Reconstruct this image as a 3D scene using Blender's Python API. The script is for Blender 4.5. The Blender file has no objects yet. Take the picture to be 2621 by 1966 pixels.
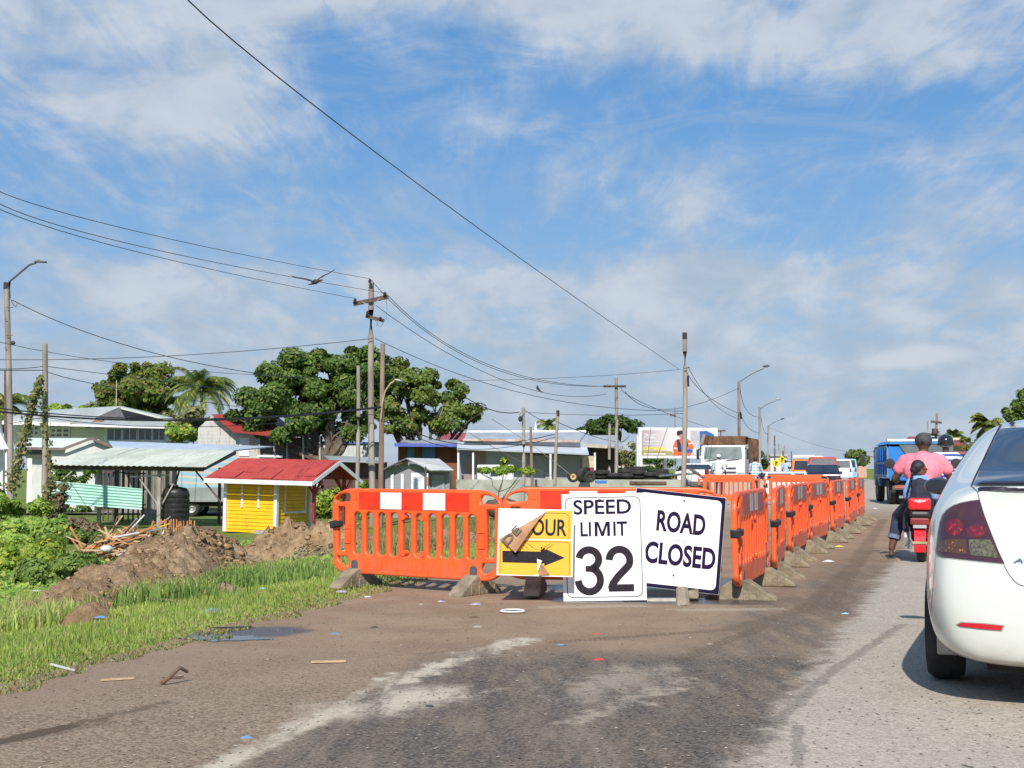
import bpy, bmesh, math, random
import numpy as np
from mathutils import Vector, Matrix, Euler, noise
from mathutils.bvhtree import BVHTree
R = math.radians
rnd = random.Random(7)
nr = np.random.default_rng(11)
scene = bpy.context.scene
COL = scene.collection
CX, CY, FPX, HC, TH = 1310.5, 983.0, 3377.0, 1.19, math.atan(216 / 3377)

def ray(sx, sy):
    xc, yc = (sx - CX) / FPX, (CY - sy) / FPX
    return Vector((xc, math.cos(TH) - yc * math.sin(TH), math.sin(TH) + yc * math.cos(TH)))
def P(sx, sy, Y):
    d = ray(sx, sy); return Vector((0, 0, HC)) + d * (Y / d.y)
def G(sx, sy, z=0.0):
    d = ray(sx, sy); return Vector((0, 0, HC)) + d * ((z - HC) / d.z)
S = 1.18493  # the photo was measured at two scales
def PD(x, y, Y): return P(x * S, y * S, Y)

# ---------------------------------------------------------------- materials
MATS = {}
class NT:
    """small helper to write node expressions"""
    def __init__(s, tree): s.t = tree; s.n = tree.nodes; s.l = tree.links
    def node(s, typ, **kw):
        n = s.n.new(typ)
        for k, v in kw.items(): setattr(n, k, v)
        return n
    def put(s, sock, v):
        if v is None: return
        if isinstance(v, bpy.types.NodeSocket): s.l.new(v, sock)
        else: sock.default_value = v
    def m(s, op, a, b=None, c=None, clamp=False):
        n = s.node('ShaderNodeMath', operation=op, use_clamp=clamp)
        s.put(n.inputs[0], a)
        if b is not None: s.put(n.inputs[1], b)
        if c is not None: s.put(n.inputs[2], c)
        return n.outputs[0]
    def ramp(s, v, a, b, smooth=True):
        n = s.node('ShaderNodeMapRange', interpolation_type='SMOOTHSTEP' if smooth else 'LINEAR')
        s.put(n.inputs[0], v); n.inputs[1].default_value = a; n.inputs[2].default_value = b
        return n.outputs[0]
    def mix(s, f, a, b):
        n = s.node('ShaderNodeMix', data_type='RGBA')
        s.put(n.inputs[0], f)
        for i, v in ((6, a), (7, b)):
            if isinstance(v, (tuple, list)): v = (*v[:3], 1)
            s.put(n.inputs[i], v)
        return n.outputs[2]
    def noise(s, vec, scale, detail=4, rough=.55, dist=0, out=0):
        n = s.node('ShaderNodeTexNoise'); s.put(n.inputs['Vector'], vec)
        n.inputs['Scale'].default_value = scale; n.inputs['Detail'].default_value = detail
        n.inputs['Roughness'].default_value = rough; n.inputs['Distortion'].default_value = dist
        return n.outputs[out]
    def map(s, vec, scale=(1, 1, 1), loc=(0, 0, 0), rot=(0, 0, 0)):
        n = s.node('ShaderNodeMapping'); s.put(n.inputs[0], vec)
        n.inputs[1].default_value = loc; n.inputs[2].default_value = rot; n.inputs[3].default_value = scale
        return n.outputs[0]
    def bump(s, h, strength, dist=.02):
        n = s.node('ShaderNodeBump'); n.inputs['Strength'].default_value = strength
        n.inputs['Distance'].default_value = dist; s.put(n.inputs['Height'], h)
        return n.outputs[0]

def base_mat(name):
    m = bpy.data.materials.new(name); m.use_nodes = True
    t = NT(m.node_tree); b = m.node_tree.nodes['Principled BSDF']
    return m, t, b

def mat(name, col, rough=.7, col2=None, scale=4, lo=.35, hi=.65, bump=0, bscale=None, metal=0,
        stretch=(1, 1, 1), spec=.5, coat=0, detail=5, bdist=.01, island=0, alpha=None, trans=0):
    if name in MATS: return MATS[name]
    m, t, b = base_mat(name)
    tc = t.node('ShaderNodeTexCoord').outputs['Object']
    v = t.map(tc, stretch)
    if col2 is None: col2 = tuple(c * .78 for c in col)
    f = t.ramp(t.noise(v, scale, detail, .6), lo, hi)
    c = t.mix(f, col, col2)
    if island:
        g = t.node('ShaderNodeNewGeometry').outputs['Random Per Island']
        hs = t.node('ShaderNodeHueSaturation')
        t.put(hs.inputs['Color'], c); t.put(hs.inputs['Value'], t.m('MULTIPLY_ADD', g, 2 * island, 1 - island)); c = hs.outputs[0]
    t.put(b.inputs['Base Color'], c)
    b.inputs['Roughness'].default_value = rough; b.inputs['Metallic'].default_value = metal
    b.inputs['Specular IOR Level'].default_value = spec; b.inputs['Coat Weight'].default_value = coat
    b.inputs['Coat Roughness'].default_value = .05
    if trans: b.inputs['Transmission Weight'].default_value = trans
    if bump:
        t.put(b.inputs['Normal'], t.bump(t.noise(v, bscale or scale * 6, 5, .6), bump, bdist))
    MATS[name] = m; return m

def leafmat(name, dark, light, accent=None, accent_amt=.0, trans=.35, rough=.55):
    if name in MATS: return MATS[name]
    m, t, b = base_mat(name)
    g = t.node('ShaderNodeNewGeometry').outputs['Random Per Island']
    tc = t.node('ShaderNodeTexCoord').outputs['Object']
    n = t.ramp(t.noise(tc, .55, 3), .35, .65)
    f = t.m('MULTIPLY_ADD', g, .65, t.m('MULTIPLY', n, .35))
    c = t.mix(f, dark, light)
    if accent:
        g2 = t.m('FRACT', t.m('MULTIPLY', g, 37.7))
        c = t.mix(t.m('LESS_THAN', g2, accent_amt), c, accent)
    t.put(b.inputs['Base Color'], c); b.inputs['Roughness'].default_value = rough
    b.inputs['Specular IOR Level'].default_value = .35
    tr = t.node('ShaderNodeBsdfTranslucent'); t.put(tr.inputs[0], c)
    mx = t.node('ShaderNodeMixShader'); mx.inputs[0].default_value = trans
    t.l.new(b.outputs[0], mx.inputs[1]); t.l.new(tr.outputs[0], mx.inputs[2])
    t.l.new(mx.outputs[0], t.n['Material Output'].inputs[0])
    MATS[name] = m; return m

# ---------------------------------------------------------------- mesh building
class MB:
    def __init__(s): s.v = []; s.f = []; s.mi = []; s.cur = 0; s.x = None
    def add(s, vs, fs):
        o = len(s.v)
        if s.x is not None: vs = [s.x @ Vector(v) for v in vs]
        s.v.extend([tuple(v) for v in vs]); s.f.extend([tuple(i + o for i in f) for f in fs]); s.mi.extend([s.cur] * len(fs)); return s
    def box(s, c, d, rot=None, taper=1.0):
        hx, hy, hz = d[0] / 2, d[1] / 2, d[2] / 2
        vs = [Vector((x * hx * (taper if z > 0 else 1), y * hy * (taper if z > 0 else 1), z * hz)) for z in (-1, 1) for x, y in ((-1, -1), (1, -1), (1, 1), (-1, 1))]
        if rot is not None:
            e = Euler(rot).to_matrix() if not isinstance(rot, Matrix) else rot
            vs = [e @ v for v in vs]
        c = Vector(c); vs = [v + c for v in vs]
        return s.add(vs, [(0, 3, 2, 1), (4, 5, 6, 7), (0, 1, 5, 4), (1, 2, 6, 5), (2, 3, 7, 6), (3, 0, 4, 7)])
    def bb(s, x0, y0, z0, x1, y1, z1):
        return s.box(((x0 + x1) / 2, (y0 + y1) / 2, (z0 + z1) / 2), (abs(x1 - x0), abs(y1 - y0), abs(z1 - z0)))
    def bar(s, a, b, w, t=None):
        a = Vector(a); b = Vector(b); d = b - a; L = d.length
        if L < 1e-6: return s
        q = d.to_track_quat('Z', 'Y').to_matrix()
        return s.box((a + b) / 2, (w, t or w, L), rot=q)
    def cyl(s, a, b, r0, r1=None, n=10, caps=True):
        a = Vector(a); b = Vector(b); r1 = r0 if r1 is None else r1
        d = (b - a); q = d.to_track_quat('Z', 'Y').to_matrix()
        vs = []
        for c, r in ((a, r0), (b, r1)):
            for i in range(n):
                an = 2 * math.pi * i / n
                vs.append(c + q @ Vector((r * math.cos(an), r * math.sin(an), 0)))
        fs = [(i, (i + 1) % n, n + (i + 1) % n, n + i) for i in range(n)]
        if caps: fs += [tuple(range(n - 1, -1, -1)), tuple(range(n, 2 * n))]
        return s.add(vs, fs)
    def tube(s, pts, r, n=6, r2=None):
        pts = [Vector(p) for p in pts]; vs = []; N = len(pts)
        for i, p in enumerate(pts):
            d = pts[min(i + 1, N - 1)] - pts[max(i - 1, 0)]
            q = d.to_track_quat('Z', 'Y').to_matrix()
            rr = r if r2 is None else r + (r2 - r) * i / (N - 1)
            for k in range(n):
                an = 2 * math.pi * k / n
                vs.append(p + q @ Vector((rr * math.cos(an), rr * math.sin(an), 0)))
        fs = [(i * n + k, i * n + (k + 1) % n, (i + 1) * n + (k + 1) % n, (i + 1) * n + k) for i in range(N - 1) for k in range(n)]
        fs += [tuple(range(n - 1, -1, -1)), tuple((N - 1) * n + k for k in range(n))]
        return s.add(vs, fs)
    def ell(s, c, r, n=12, m=8, rot=None):
        c = Vector(c); r = (r, r, r) if isinstance(r, (int, float)) else r
        e = Euler(rot).to_matrix() if rot else None
        vs = [Vector((0, 0, -r[2]))]
        for j in range(1, m):
            t = math.pi * j / m - math.pi / 2
            for i in range(n):
                a = 2 * math.pi * i / n
                vs.append(Vector((r[0] * math.cos(t) * math.cos(a), r[1] * math.cos(t) * math.sin(a), r[2] * math.sin(t))))
        vs.append(Vector((0, 0, r[2])))
        if e: vs = [e @ v for v in vs]
        vs = [v + c for v in vs]; L = len(vs) - 1
        fs = [(0, 1 + (i + 1) % n, 1 + i) for i in range(n)]
        for j in range(m - 2):
            for i in range(n):
                a = 1 + j * n + i; b = 1 + j * n + (i + 1) % n
                fs.append((a, b, b + n, a + n))
        o = 1 + (m - 2) * n
        fs += [(o + i, o + (i + 1) % n, L) for i in range(n)]
        return s.add(vs, fs)
    def lathe(s, prof, c=(0, 0, 0), axis='Z', n=16, rot=None):
        c = Vector(c); vs = []
        for r, h in prof:
            for i in range(n):
                a = 2 * math.pi * i / n
                p = Vector((r * math.cos(a), r * math.sin(a), h))
                if axis == 'X': p = Vector((p.z, p.x, p.y))
                if axis == 'Y': p = Vector((p.x, p.z, p.y))
                vs.append(p)
        if rot:
            e = Euler(rot).to_matrix(); vs = [e @ v for v in vs]
        vs = [v + c for v in vs]
        fs = [(j * n + i, j * n + (i + 1) % n, (j + 1) * n + (i + 1) % n, (j + 1) * n + i) for j in range(len(prof) - 1) for i in range(n)]
        if prof[0][0] > 1e-5 and prof[-1][0] > 1e-5 and prof[0] != prof[-1]:
            fs += [tuple(range(n - 1, -1, -1)), tuple((len(prof) - 1) * n + k for k in range(n))]
        return s.add(vs, fs)
    def prism(s, poly, y0, y1):
        """poly in (x,z), extruded along y"""
        n = len(poly)
        vs = [(x, y0, z) for x, z in poly] + [(x, y1, z) for x, z in poly]
        fs = [tuple(range(n)), tuple(range(2 * n - 1, n - 1, -1))] + [(i, n + i, n + (i + 1) % n, (i + 1) % n) for i in range(n)]
        return s.add(vs, fs)
    def prismx(s, poly, x0, x1):
        """poly in (y,z), extruded along x"""
        n = len(poly)
        vs = [(x0, y, z) for y, z in poly] + [(x1, y, z) for y, z in poly]
        fs = [tuple(range(n)), tuple(range(2 * n - 1, n - 1, -1))] + [(i, n + i, n + (i + 1) % n, (i + 1) % n) for i in range(n)]
        return s.add(vs, fs)
    def slab(s, pts, t):
        """quad of 4 world points, thickened downward along its normal"""
        p = [Vector(q) for q in pts]; n = (p[1] - p[0]).cross(p[2] - p[0])
        if n.length < 1e-9: n = (p[2] - p[0]).cross(p[3] - p[0])
        n.normalize()
        if n.z < 0: n = -n
        vs = p + [q - n * t for q in p]; k = len(p)
        return s.add(vs, [tuple(range(k)), tuple(range(2 * k - 1, k - 1, -1))] + [(i, k + i, k + (i + 1) % k, (i + 1) % k) for i in range(k)])
    def corr(s, pts, pitch=.08, amp=.012, t=.004, nv=2, jag=0):
        """corrugated sheet: waves run from edge p0-p1 to edge p3-p2"""
        p = [Vector(q) for q in pts]; L = (p[1] - p[0]).length; nu = max(4, int(L / pitch * 4))
        nrm = (p[1] - p[0]).cross(p[3] - p[0]).normalized()
        if nrm.z < 0: nrm = -nrm
        vs = []
        for side in (0, 1):
            for i in range(nu + 1):
                u = i / nu; w = amp * math.sin(u * L / pitch * 2 * math.pi)
                a = p[0].lerp(p[1], u); b = p[3].lerp(p[2], u)
                for j in range(nv + 1):
                    vs.append(a.lerp(b, j / nv) + nrm * (w - side * t))
        o = (nu + 1) * (nv + 1); fs = []
        for i in range(nu):
            for j in range(nv):
                a = i * (nv + 1) + j
                fs.append((a, a + nv + 1, a + nv + 2, a + 1)); fs.append((o + a, o + a + 1, o + a + nv + 2, o + a + nv + 1))
        for j, d in ((0, 1), (nv, -1)):
            for i in range(nu):
                a = i * (nv + 1) + j; b = a + nv + 1
                fs.append((a, o + a, o + b, b))
        return s.add(vs, fs)
    def build(s, name, mats, parent=None, smooth=False, world=False, bevel=0, auto=None):
        me = bpy.data.meshes.new(name)
        v = s.v
        if world and parent is not None:
            l = parent.location; v = [(a - l.x, b - l.y, c - l.z) for a, b, c in v]
        me.from_pydata(v, [], s.f)
        if not isinstance(mats, (list, tuple)): mats = [mats]
        for m in mats: me.materials.append(m)
        if len(mats) > 1: me.polygons.foreach_set('material_index', s.mi)
        me.validate()
        if smooth: me.polygons.foreach_set('use_smooth', [True] * len(me.polygons))
        bm = bmesh.new(); bm.from_mesh(me); bmesh.ops.recalc_face_normals(bm, faces=bm.faces)
        if smooth and auto is not False:
            th = R(auto or 40)
            for e in bm.edges:
                if len(e.link_faces) == 2 and e.calc_face_angle(0) > th: e.smooth = False
        bm.to_mesh(me); bm.free()
        o = bpy.data.objects.new(name, me); COL.objects.link(o)
        if parent is not None: o.parent = parent
        if bevel:
            b = o.modifiers.new('b', 'BEVEL'); b.width = bevel; b.segments = 2; b.limit_method = 'ANGLE'; b.angle_limit = R(40)
        return o

def tag(o, label, cat=None, group=None, kind=None):
    if label: o['label'] = label
    if cat: o['category'] = cat
    if group: o['group'] = group
    if kind: o['kind'] = kind
    return o
def thing(name, label, cat, loc=(0, 0, 0), rz=0, group=None, rot=None):
    o = bpy.data.objects.new(name, None); COL.objects.link(o); o.empty_display_size = .1
    o.location = Vector(loc); o.rotation_euler = rot or (0, 0, rz)
    return tag(o, label, cat, group)
def copy_tree(o, parent=None):
    c = o.copy(); COL.objects.link(c)
    if parent is not None: c.parent = parent
    for ch in list(o.children): copy_tree(ch, c)
    return c
def link_mesh(name, me, m, parent=None, smooth=False):
    me.materials.clear()
    for q in (m if isinstance(m, (list, tuple)) else [m]): me.materials.append(q)
    if smooth: me.polygons.foreach_set('use_smooth', [True] * len(me.polygons))
    o = bpy.data.objects.new(name, me); COL.objects.link(o)
    if parent is not None: o.parent = parent
    return o
def evaluated(o):
    dg = bpy.context.evaluated_depsgraph_get(); dg.update()
    return bpy.data.meshes.new_from_object(o.evaluated_get(dg))
def kill(o):
    bpy.data.objects.remove(o, do_unlink=True)

def text_mb(mb, s, x0, z0, x1, z1, y, thick=.002, offset=0.0):
    """writing in the XZ plane facing -Y, fitted to a box"""
    cu = bpy.data.curves.new('t', 'FONT'); cu.body = s; cu.size = 1; cu.offset = offset; cu.resolution_u = 4
    o = bpy.data.objects.new('t', cu); COL.objects.link(o); me = evaluated(o); kill(o)
    xs = [v.co.x for v in me.vertices]; ys = [v.co.y for v in me.vertices]
    a, b, c, d = min(xs), max(xs), min(ys), max(ys)
    vs = [(x0 + (v.co.x - a) / (b - a) * (x1 - x0), y, z0 + (v.co.y - c) / (d - c) * (z1 - z0)) for v in me.vertices]
    mb.add(vs, [tuple(p.vertices) for p in me.polygons])
    return mb
def curve_plate(loops, extrude, bevel, res=1):
    """2D closed polylines (first outline, rest holes) in XZ -> solid plate with rounded edges, facing -Y"""
    cu = bpy.data.curves.new('c', 'CURVE'); cu.dimensions = '2D'; cu.fill_mode = 'BOTH'
    cu.extrude = extrude; cu.bevel_depth = bevel; cu.bevel_resolution = res; cu.offset = -bevel * .9
    for lp in loops:
        sp = cu.splines.new('POLY'); sp.points.add(len(lp) - 1)
        for i, (x, z) in enumerate(lp): sp.points[i].co = (x, z, 0, 1)
        sp.use_cyclic_u = True
    o = bpy.data.objects.new('c', cu); COL.objects.link(o); me = evaluated(o); kill(o)
    for v in me.vertices: v.co = Vector((v.co.x, -v.co.z, v.co.y))
    return me
def rrect(x0, z0, x1, z1, r, n=4):
    out = []
    for cx, cz, a0 in ((x1 - r, z1 - r, 0), (x0 + r, z1 - r, 90), (x0 + r, z0 + r, 180), (x1 - r, z0 + r, 270)):
        for i in range(n + 1):
            a = R(a0 + 90 * i / n); out.append((cx + r * math.cos(a), cz + r * math.sin(a)))
    return out
def circ(cx, cz, r, n=12): return [(cx + r * math.cos(2 * math.pi * i / n), cz + r * math.sin(2 * math.pi * i / n)) for i in range(n)]

def leaf_mesh(name, pts, nrm, size, m, parent=None, aspect=.55, jitter=.35, offset=None):
    """many small leaf faces: pts (n,3), nrm (n,3) rough facing, one mesh"""
    n = len(pts); pts = np.asarray(pts, float)
    nv = np.asarray(nrm, float) + nr.normal(0, .55, (n, 3)); nv /= np.linalg.norm(nv, axis=1)[:, None] + 1e-9
    t = np.cross(nv, nr.normal(0, 1, (n, 3))); t /= np.linalg.norm(t, axis=1)[:, None] + 1e-9
    b = np.cross(nv, t); sz = size * (1 + nr.uniform(-jitter, jitter, n))[:, None]
    fold = nv * sz * .12
    v = np.empty((n, 4, 3)); v[:, 0] = pts - t * sz; v[:, 1] = pts + b * sz * aspect + fold; v[:, 2] = pts + t * sz; v[:, 3] = pts - b * sz * aspect + fold
    if offset is not None: v -= np.array(offset)
    me = bpy.data.meshes.new(name); me.vertices.add(n * 4); me.loops.add(n * 4); me.polygons.add(n)
    me.vertices.foreach_set('co', v.reshape(-1)); me.loops.foreach_set('vertex_index', np.arange(n * 4, dtype=np.int32))
    me.polygons.foreach_set('loop_start', np.arange(0, n * 4, 4, dtype=np.int32)); me.polygons.foreach_set('loop_total', np.full(n, 4, dtype=np.int32))
    me.update(); me.materials.append(m)
    o = bpy.data.objects.new(name, me); COL.objects.link(o)
    if parent is not None: o.parent = parent
    return o
def clump_points(blobs, n, csize=.5, density=1.0):
    """clumped foliage samples over ellipsoid blobs: [(c, r)]"""
    P_, N_ = [], []
    wts = np.array([b[1][0] * b[1][2] for b in blobs], float); wts /= wts.sum()
    for (c, r), w in zip(blobs, wts):
        k = int(n * w); nc = max(5, int(2.2 * (r[0] * r[2]) / csize ** 2 * density))
        d = nr.normal(0, 1, (nc, 3)); d /= np.linalg.norm(d, axis=1)[:, None]
        d[:, 2] = np.where(d[:, 2] < -.5, -d[:, 2], d[:, 2])
        cc = np.array(c) + d * np.array(r) * nr.uniform(.50, 1.12, nc)[:, None]
        idx = nr.integers(0, nc, k); q = nr.normal(0, 1, (k, 3)); q /= np.linalg.norm(q, axis=1)[:, None]
        q *= (nr.uniform(0.15, 1, k) ** .5)[:, None] * csize * nr.uniform(.38, 1.3, nc)[idx][:, None]; q[:, 2] *= .7
        pt = cc[idx] + q
        P_.append(pt); N_.append(q / csize * 1.2 + d[idx] * .6 + np.array((0, 0, .35)))
    return np.concatenate(P_), np.concatenate(N_)

# ---------------------------------------------------------------- ground shape
def sst(a, b, x):
    t = min(1, max(0, (x - a) / (b - a))); return t * t * (3 - 2 * t)
def edge_x(y):
    """left edge of the carriageway"""
    if y < 12.2: return -1.56 + (y - 12.2) * .25
    if y < 45: return -1.56 + (y - 12.2) * .245
    return 6.48 + (y - 45) * .2
def ground_z(x, y):
    d = edge_x(y) - x
    h = -.015 - .05 * sst(0, .8, d) - .16 * sst(.8, 3.0, d) - .85 * sst(2.6, 8.5, d)
    dr = -(d) - 12.5
    h -= .5 * sst(0, 6, dr)
    if d > .2 and y < 90: h += .05 * noise.noise(Vector((x * .5, y * .5, 0))) * sst(.2, 2, d)
    return h
# ---------------------------------------------------------------- camera, sun, sky
cam = bpy.data.cameras.new('camera'); cam.sensor_width = 36; cam.lens = 36 * FPX / 2621; cam.clip_end = 6000; cam.clip_start = .05
co = bpy.data.objects.new('camera', cam); COL.objects.link(co); co.location = (0, 0, HC); co.rotation_euler = (math.pi / 2 + TH, 0, 0)
scene.camera = co
ELEV = R(41)
sd = Vector((.13, 1, -math.tan(ELEV) * 1.01)).normalized()
sl = bpy.data.lights.new('sun', 'SUN'); sl.energy = 5.0; sl.angle = R(.55); sl.color = (1, .955, .88)
so = bpy.data.objects.new('sun', sl); COL.objects.link(so); so.rotation_euler = sd.to_track_quat('-Z', 'Y').to_euler(); so.location = (0, 0, 30)
w = bpy.data.worlds.new('World'); scene.world = w; w.use_nodes = True
t = NT(w.node_tree); bg = t.n['Background']; bg.inputs[1].default_value = .11
sky = t.node('ShaderNodeTexSky', sky_type='NISHITA'); sky.sun_disc = False; sky.sun_elevation = ELEV
sky.sun_rotation = math.pi + .13; sky.air_density = 1.0; sky.dust_density = .6; sky.ozone_density = 2.0; sky.altitude = 0
gen = t.node('ShaderNodeTexCoord').outputs['Generated']
sp = t.node('ShaderNodeSeparateXYZ'); t.put(sp.inputs[0], gen)
X_, Y_, Z_ = sp.outputs
az = t.m('ARCTAN2', X_, Y_); el = t.m('ARCSINE', Z_)
cb = t.node('ShaderNodeCombineXYZ'); t.put(cb.inputs[0], az); t.put(cb.inputs[1], el); q = cb.outputs[0]
# perspective-plane coordinates so clouds flatten towards the horizon
den = t.m('ADD', t.m('MAXIMUM', Z_, 0), .16)
cb2 = t.node('ShaderNodeCombineXYZ'); t.put(cb2.inputs[0], t.m('DIVIDE', X_, den)); t.put(cb2.inputs[1], t.m('DIVIDE', Y_, den)); pl = cb2.outputs[0]
n1 = t.noise(t.map(pl, (1.5, .9, 1), (3.1, 1.7, 0), (0, 0, .5)), 1.6, 7, .58, .6)
n2 = t.noise(t.map(pl, (3.0, 1.0, 1), (7.1, 4.2, 0), (0, 0, -.35)), 2.2, 8, .62, 1.2)
n3 = t.noise(t.map(q, (1, 1.6, 1)), 16, 6, .55, .3)
def blob(cx, cy, rx, ry):
    a0, e0 = (cx - CX) / FPX, (1199 - cy) / FPX
    a = t.m('DIVIDE', t.m('SUBTRACT', az, a0), rx / FPX); b = t.m('DIVIDE', t.m('SUBTRACT', el, e0), ry / FPX)
    return t.m('EXPONENT', t.m('MULTIPLY', t.m('ADD', t.m('MULTIPLY', a, a), t.m('MULTIPLY', b, b)), -1))
cov = None
for cx, cy, rx, ry, k in ((60, 60, 420, 190, .30), (560, 90, 300, 110, .22), (560, 300, 230, 110, .38), (1250, 10, 500, 90, .30), (1050, 150, 90, 60, .05),
                          (1950, 100, 560, 130, .28), (2500, 170, 330, 110, .24), (1700, 520, 230, 60, .18), (2330, 922, 95, 20, .95), (2250, 938, 60, 14, .6),
                          (1350, 1050, 170, 45, .20), (1870, 865, 55, 22, .3), (100, 400, 330, 60, .08), (1250, 720, 700, 60, .22), (500, 800, 700, 120, .12), (2000, 780, 600, 120, .16), (1300, 340, 300, 40, .12),
                          (350, 520, 300, 40, .10), (1150, 120, 200, 90, -.10), (2050, 330, 450, 90, -.22), (1000, 520, 420, 110, -.18), (1700, 640, 500, 60, -.1), (860, 200, 110, 150, -.2), (2450, 600, 300, 60, .08)):
    v = t.m('MULTIPLY', blob(cx, cy, rx, ry), k)
    cov = v if cov is None else t.m('ADD', cov, v)
ragged = t.m('ADD', t.m('MULTIPLY', t.m('SUBTRACT', n1, .5), 1.1), t.m('ADD', t.m('MULTIPLY', t.m('SUBTRACT', n2, .5), .9), t.m('MULTIPLY', t.m('SUBTRACT', n3, .5), .35)))
hz = t.ramp(el, .20, .02)          # veil towards the horizon
c0 = t.m('ADD', t.m('ADD', cov, ragged), t.m('MULTIPLY_ADD', hz, .12, .04))
n4 = t.noise(t.map(pl, (5.5, 1.1, 1), (1.3, 9.2, 0), (0, 0, R(64))), 1.5, 8, .66, 1.6)
n5 = t.noise(t.map(q, (1, 3.2, 1), (0, 0, 0), (0, 0, R(-9))), 7, 7, .62, .8)
wisp = t.m('ADD', t.m('MULTIPLY', t.ramp(n4, .46, .76), .26), t.m('MULTIPLY', t.ramp(n5, .44, .68), .42))
cl = t.m('ADD', t.ramp(c0, -.10, .50), t.m('MULTIPLY', wisp, t.m('SUBTRACT', 1.0, t.m('MULTIPLY', t.ramp(c0, -.1, .5), .6))))
cl = t.m('MINIMUM', t.m('ADD', cl, t.m('MULTIPLY', t.ramp(el, .19, .03), t.m('MULTIPLY_ADD', n5, .6, .12))), .92)
ccol = t.mix(t.ramp(t.m('ADD', n3, t.m('MULTIPLY', cov, .5)), .35, .8), (3.6, 4.45, 5.5), (5.3, 5.8, 6.5))
skc = t.node('ShaderNodeHueSaturation'); t.put(skc.inputs['Color'], sky.outputs[0]); skc.inputs['Saturation'].default_value = 1.12; skc.inputs['Value'].default_value = 1.0
skb = t.mix(t.m('MULTIPLY_ADD', t.ramp(el, .30, .0), .25, .60), skc.outputs[0], t.mix(t.ramp(el, .34, .02), (.75, 2.75, 6.3), (2.6, 4.1, 6.1)))
skb = t.mix(t.ramp(el, .015, -.02), skb, (1.6, 1.7, 1.6))
t.put(bg.inputs[0], t.mix(cl, skb, ccol))
scene.view_settings.view_transform = 'Standard'; scene.view_settings.look = 'None'; scene.view_settings.gamma = 1
scene.view_settings.exposure = .06
scene.cycles.max_bounces = 6; scene.cycles.transparent_max_bounces = 8
scene.cycles.use_denoising = True

# ---------------------------------------------------------------- ground
def terrain_mat():
    m, t, b = base_mat('terrain_soil'); tc = t.node('ShaderNodeTexCoord').outputs['Object']
    n = t.noise(tc, .35, 5); n2 = t.noise(tc, 2.3, 6, .6); n3 = t.noise(tc, 14, 5, .65)
    g = t.mix(t.ramp(n2, .3, .7), (.15, .22, .045), (.29, .33, .09))
    g = t.mix(t.ramp(n3, .35, .75), g, (.075, .115, .025))
    d = t.mix(t.ramp(n3, .3, .7), (.17, .12, .075), (.26, .20, .13))
    f = t.ramp(t.m('ADD', n, t.m('MULTIPLY', n2, .5)), .82, .92)
    t.put(b.inputs['Base Color'], t.mix(f, g, d)); b.inputs['Roughness'].default_value = .95; b.inputs['Specular IOR Level'].default_value = .15
    t.put(b.inputs['Normal'], t.bump(t.noise(tc, 9, 8, .7), .9, .08))
    return m
def grid_mesh(name, xs, ys, zf, m, parent=None):
    v = [(x, y, zf(x, y)) for y in ys for x in xs]; nx = len(xs)
    f = [(j * nx + i, j * nx + i + 1, (j + 1) * nx + i + 1, (j + 1) * nx + i) for j in range(len(ys) - 1) for i in range(nx - 1)]
    me = bpy.data.meshes.new(name); me.from_pydata(v, [], f); me.materials.append(m)
    me.polygons.foreach_set('use_smooth', [True] * len(f))
    o = bpy.data.objects.new(name, me); COL.objects.link(o); return o
def spaced(a, b, step0, grow):
    out = [a]; s = step0
    while out[-1] < b: out.append(out[-1] + s); s *= grow
    return out
ys = [-30, -12, -4, 0] + spaced(2, 5000, .35, 1.035)
xr = spaced(0, 4000, .35, 1.055)
xs = sorted(set([-a for a in xr[1:]] + xr))
o = grid_mesh('ground', xs, ys, ground_z, terrain_mat()); tag(o, 'grassy low ground falling away from the road', kind='structure')

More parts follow.
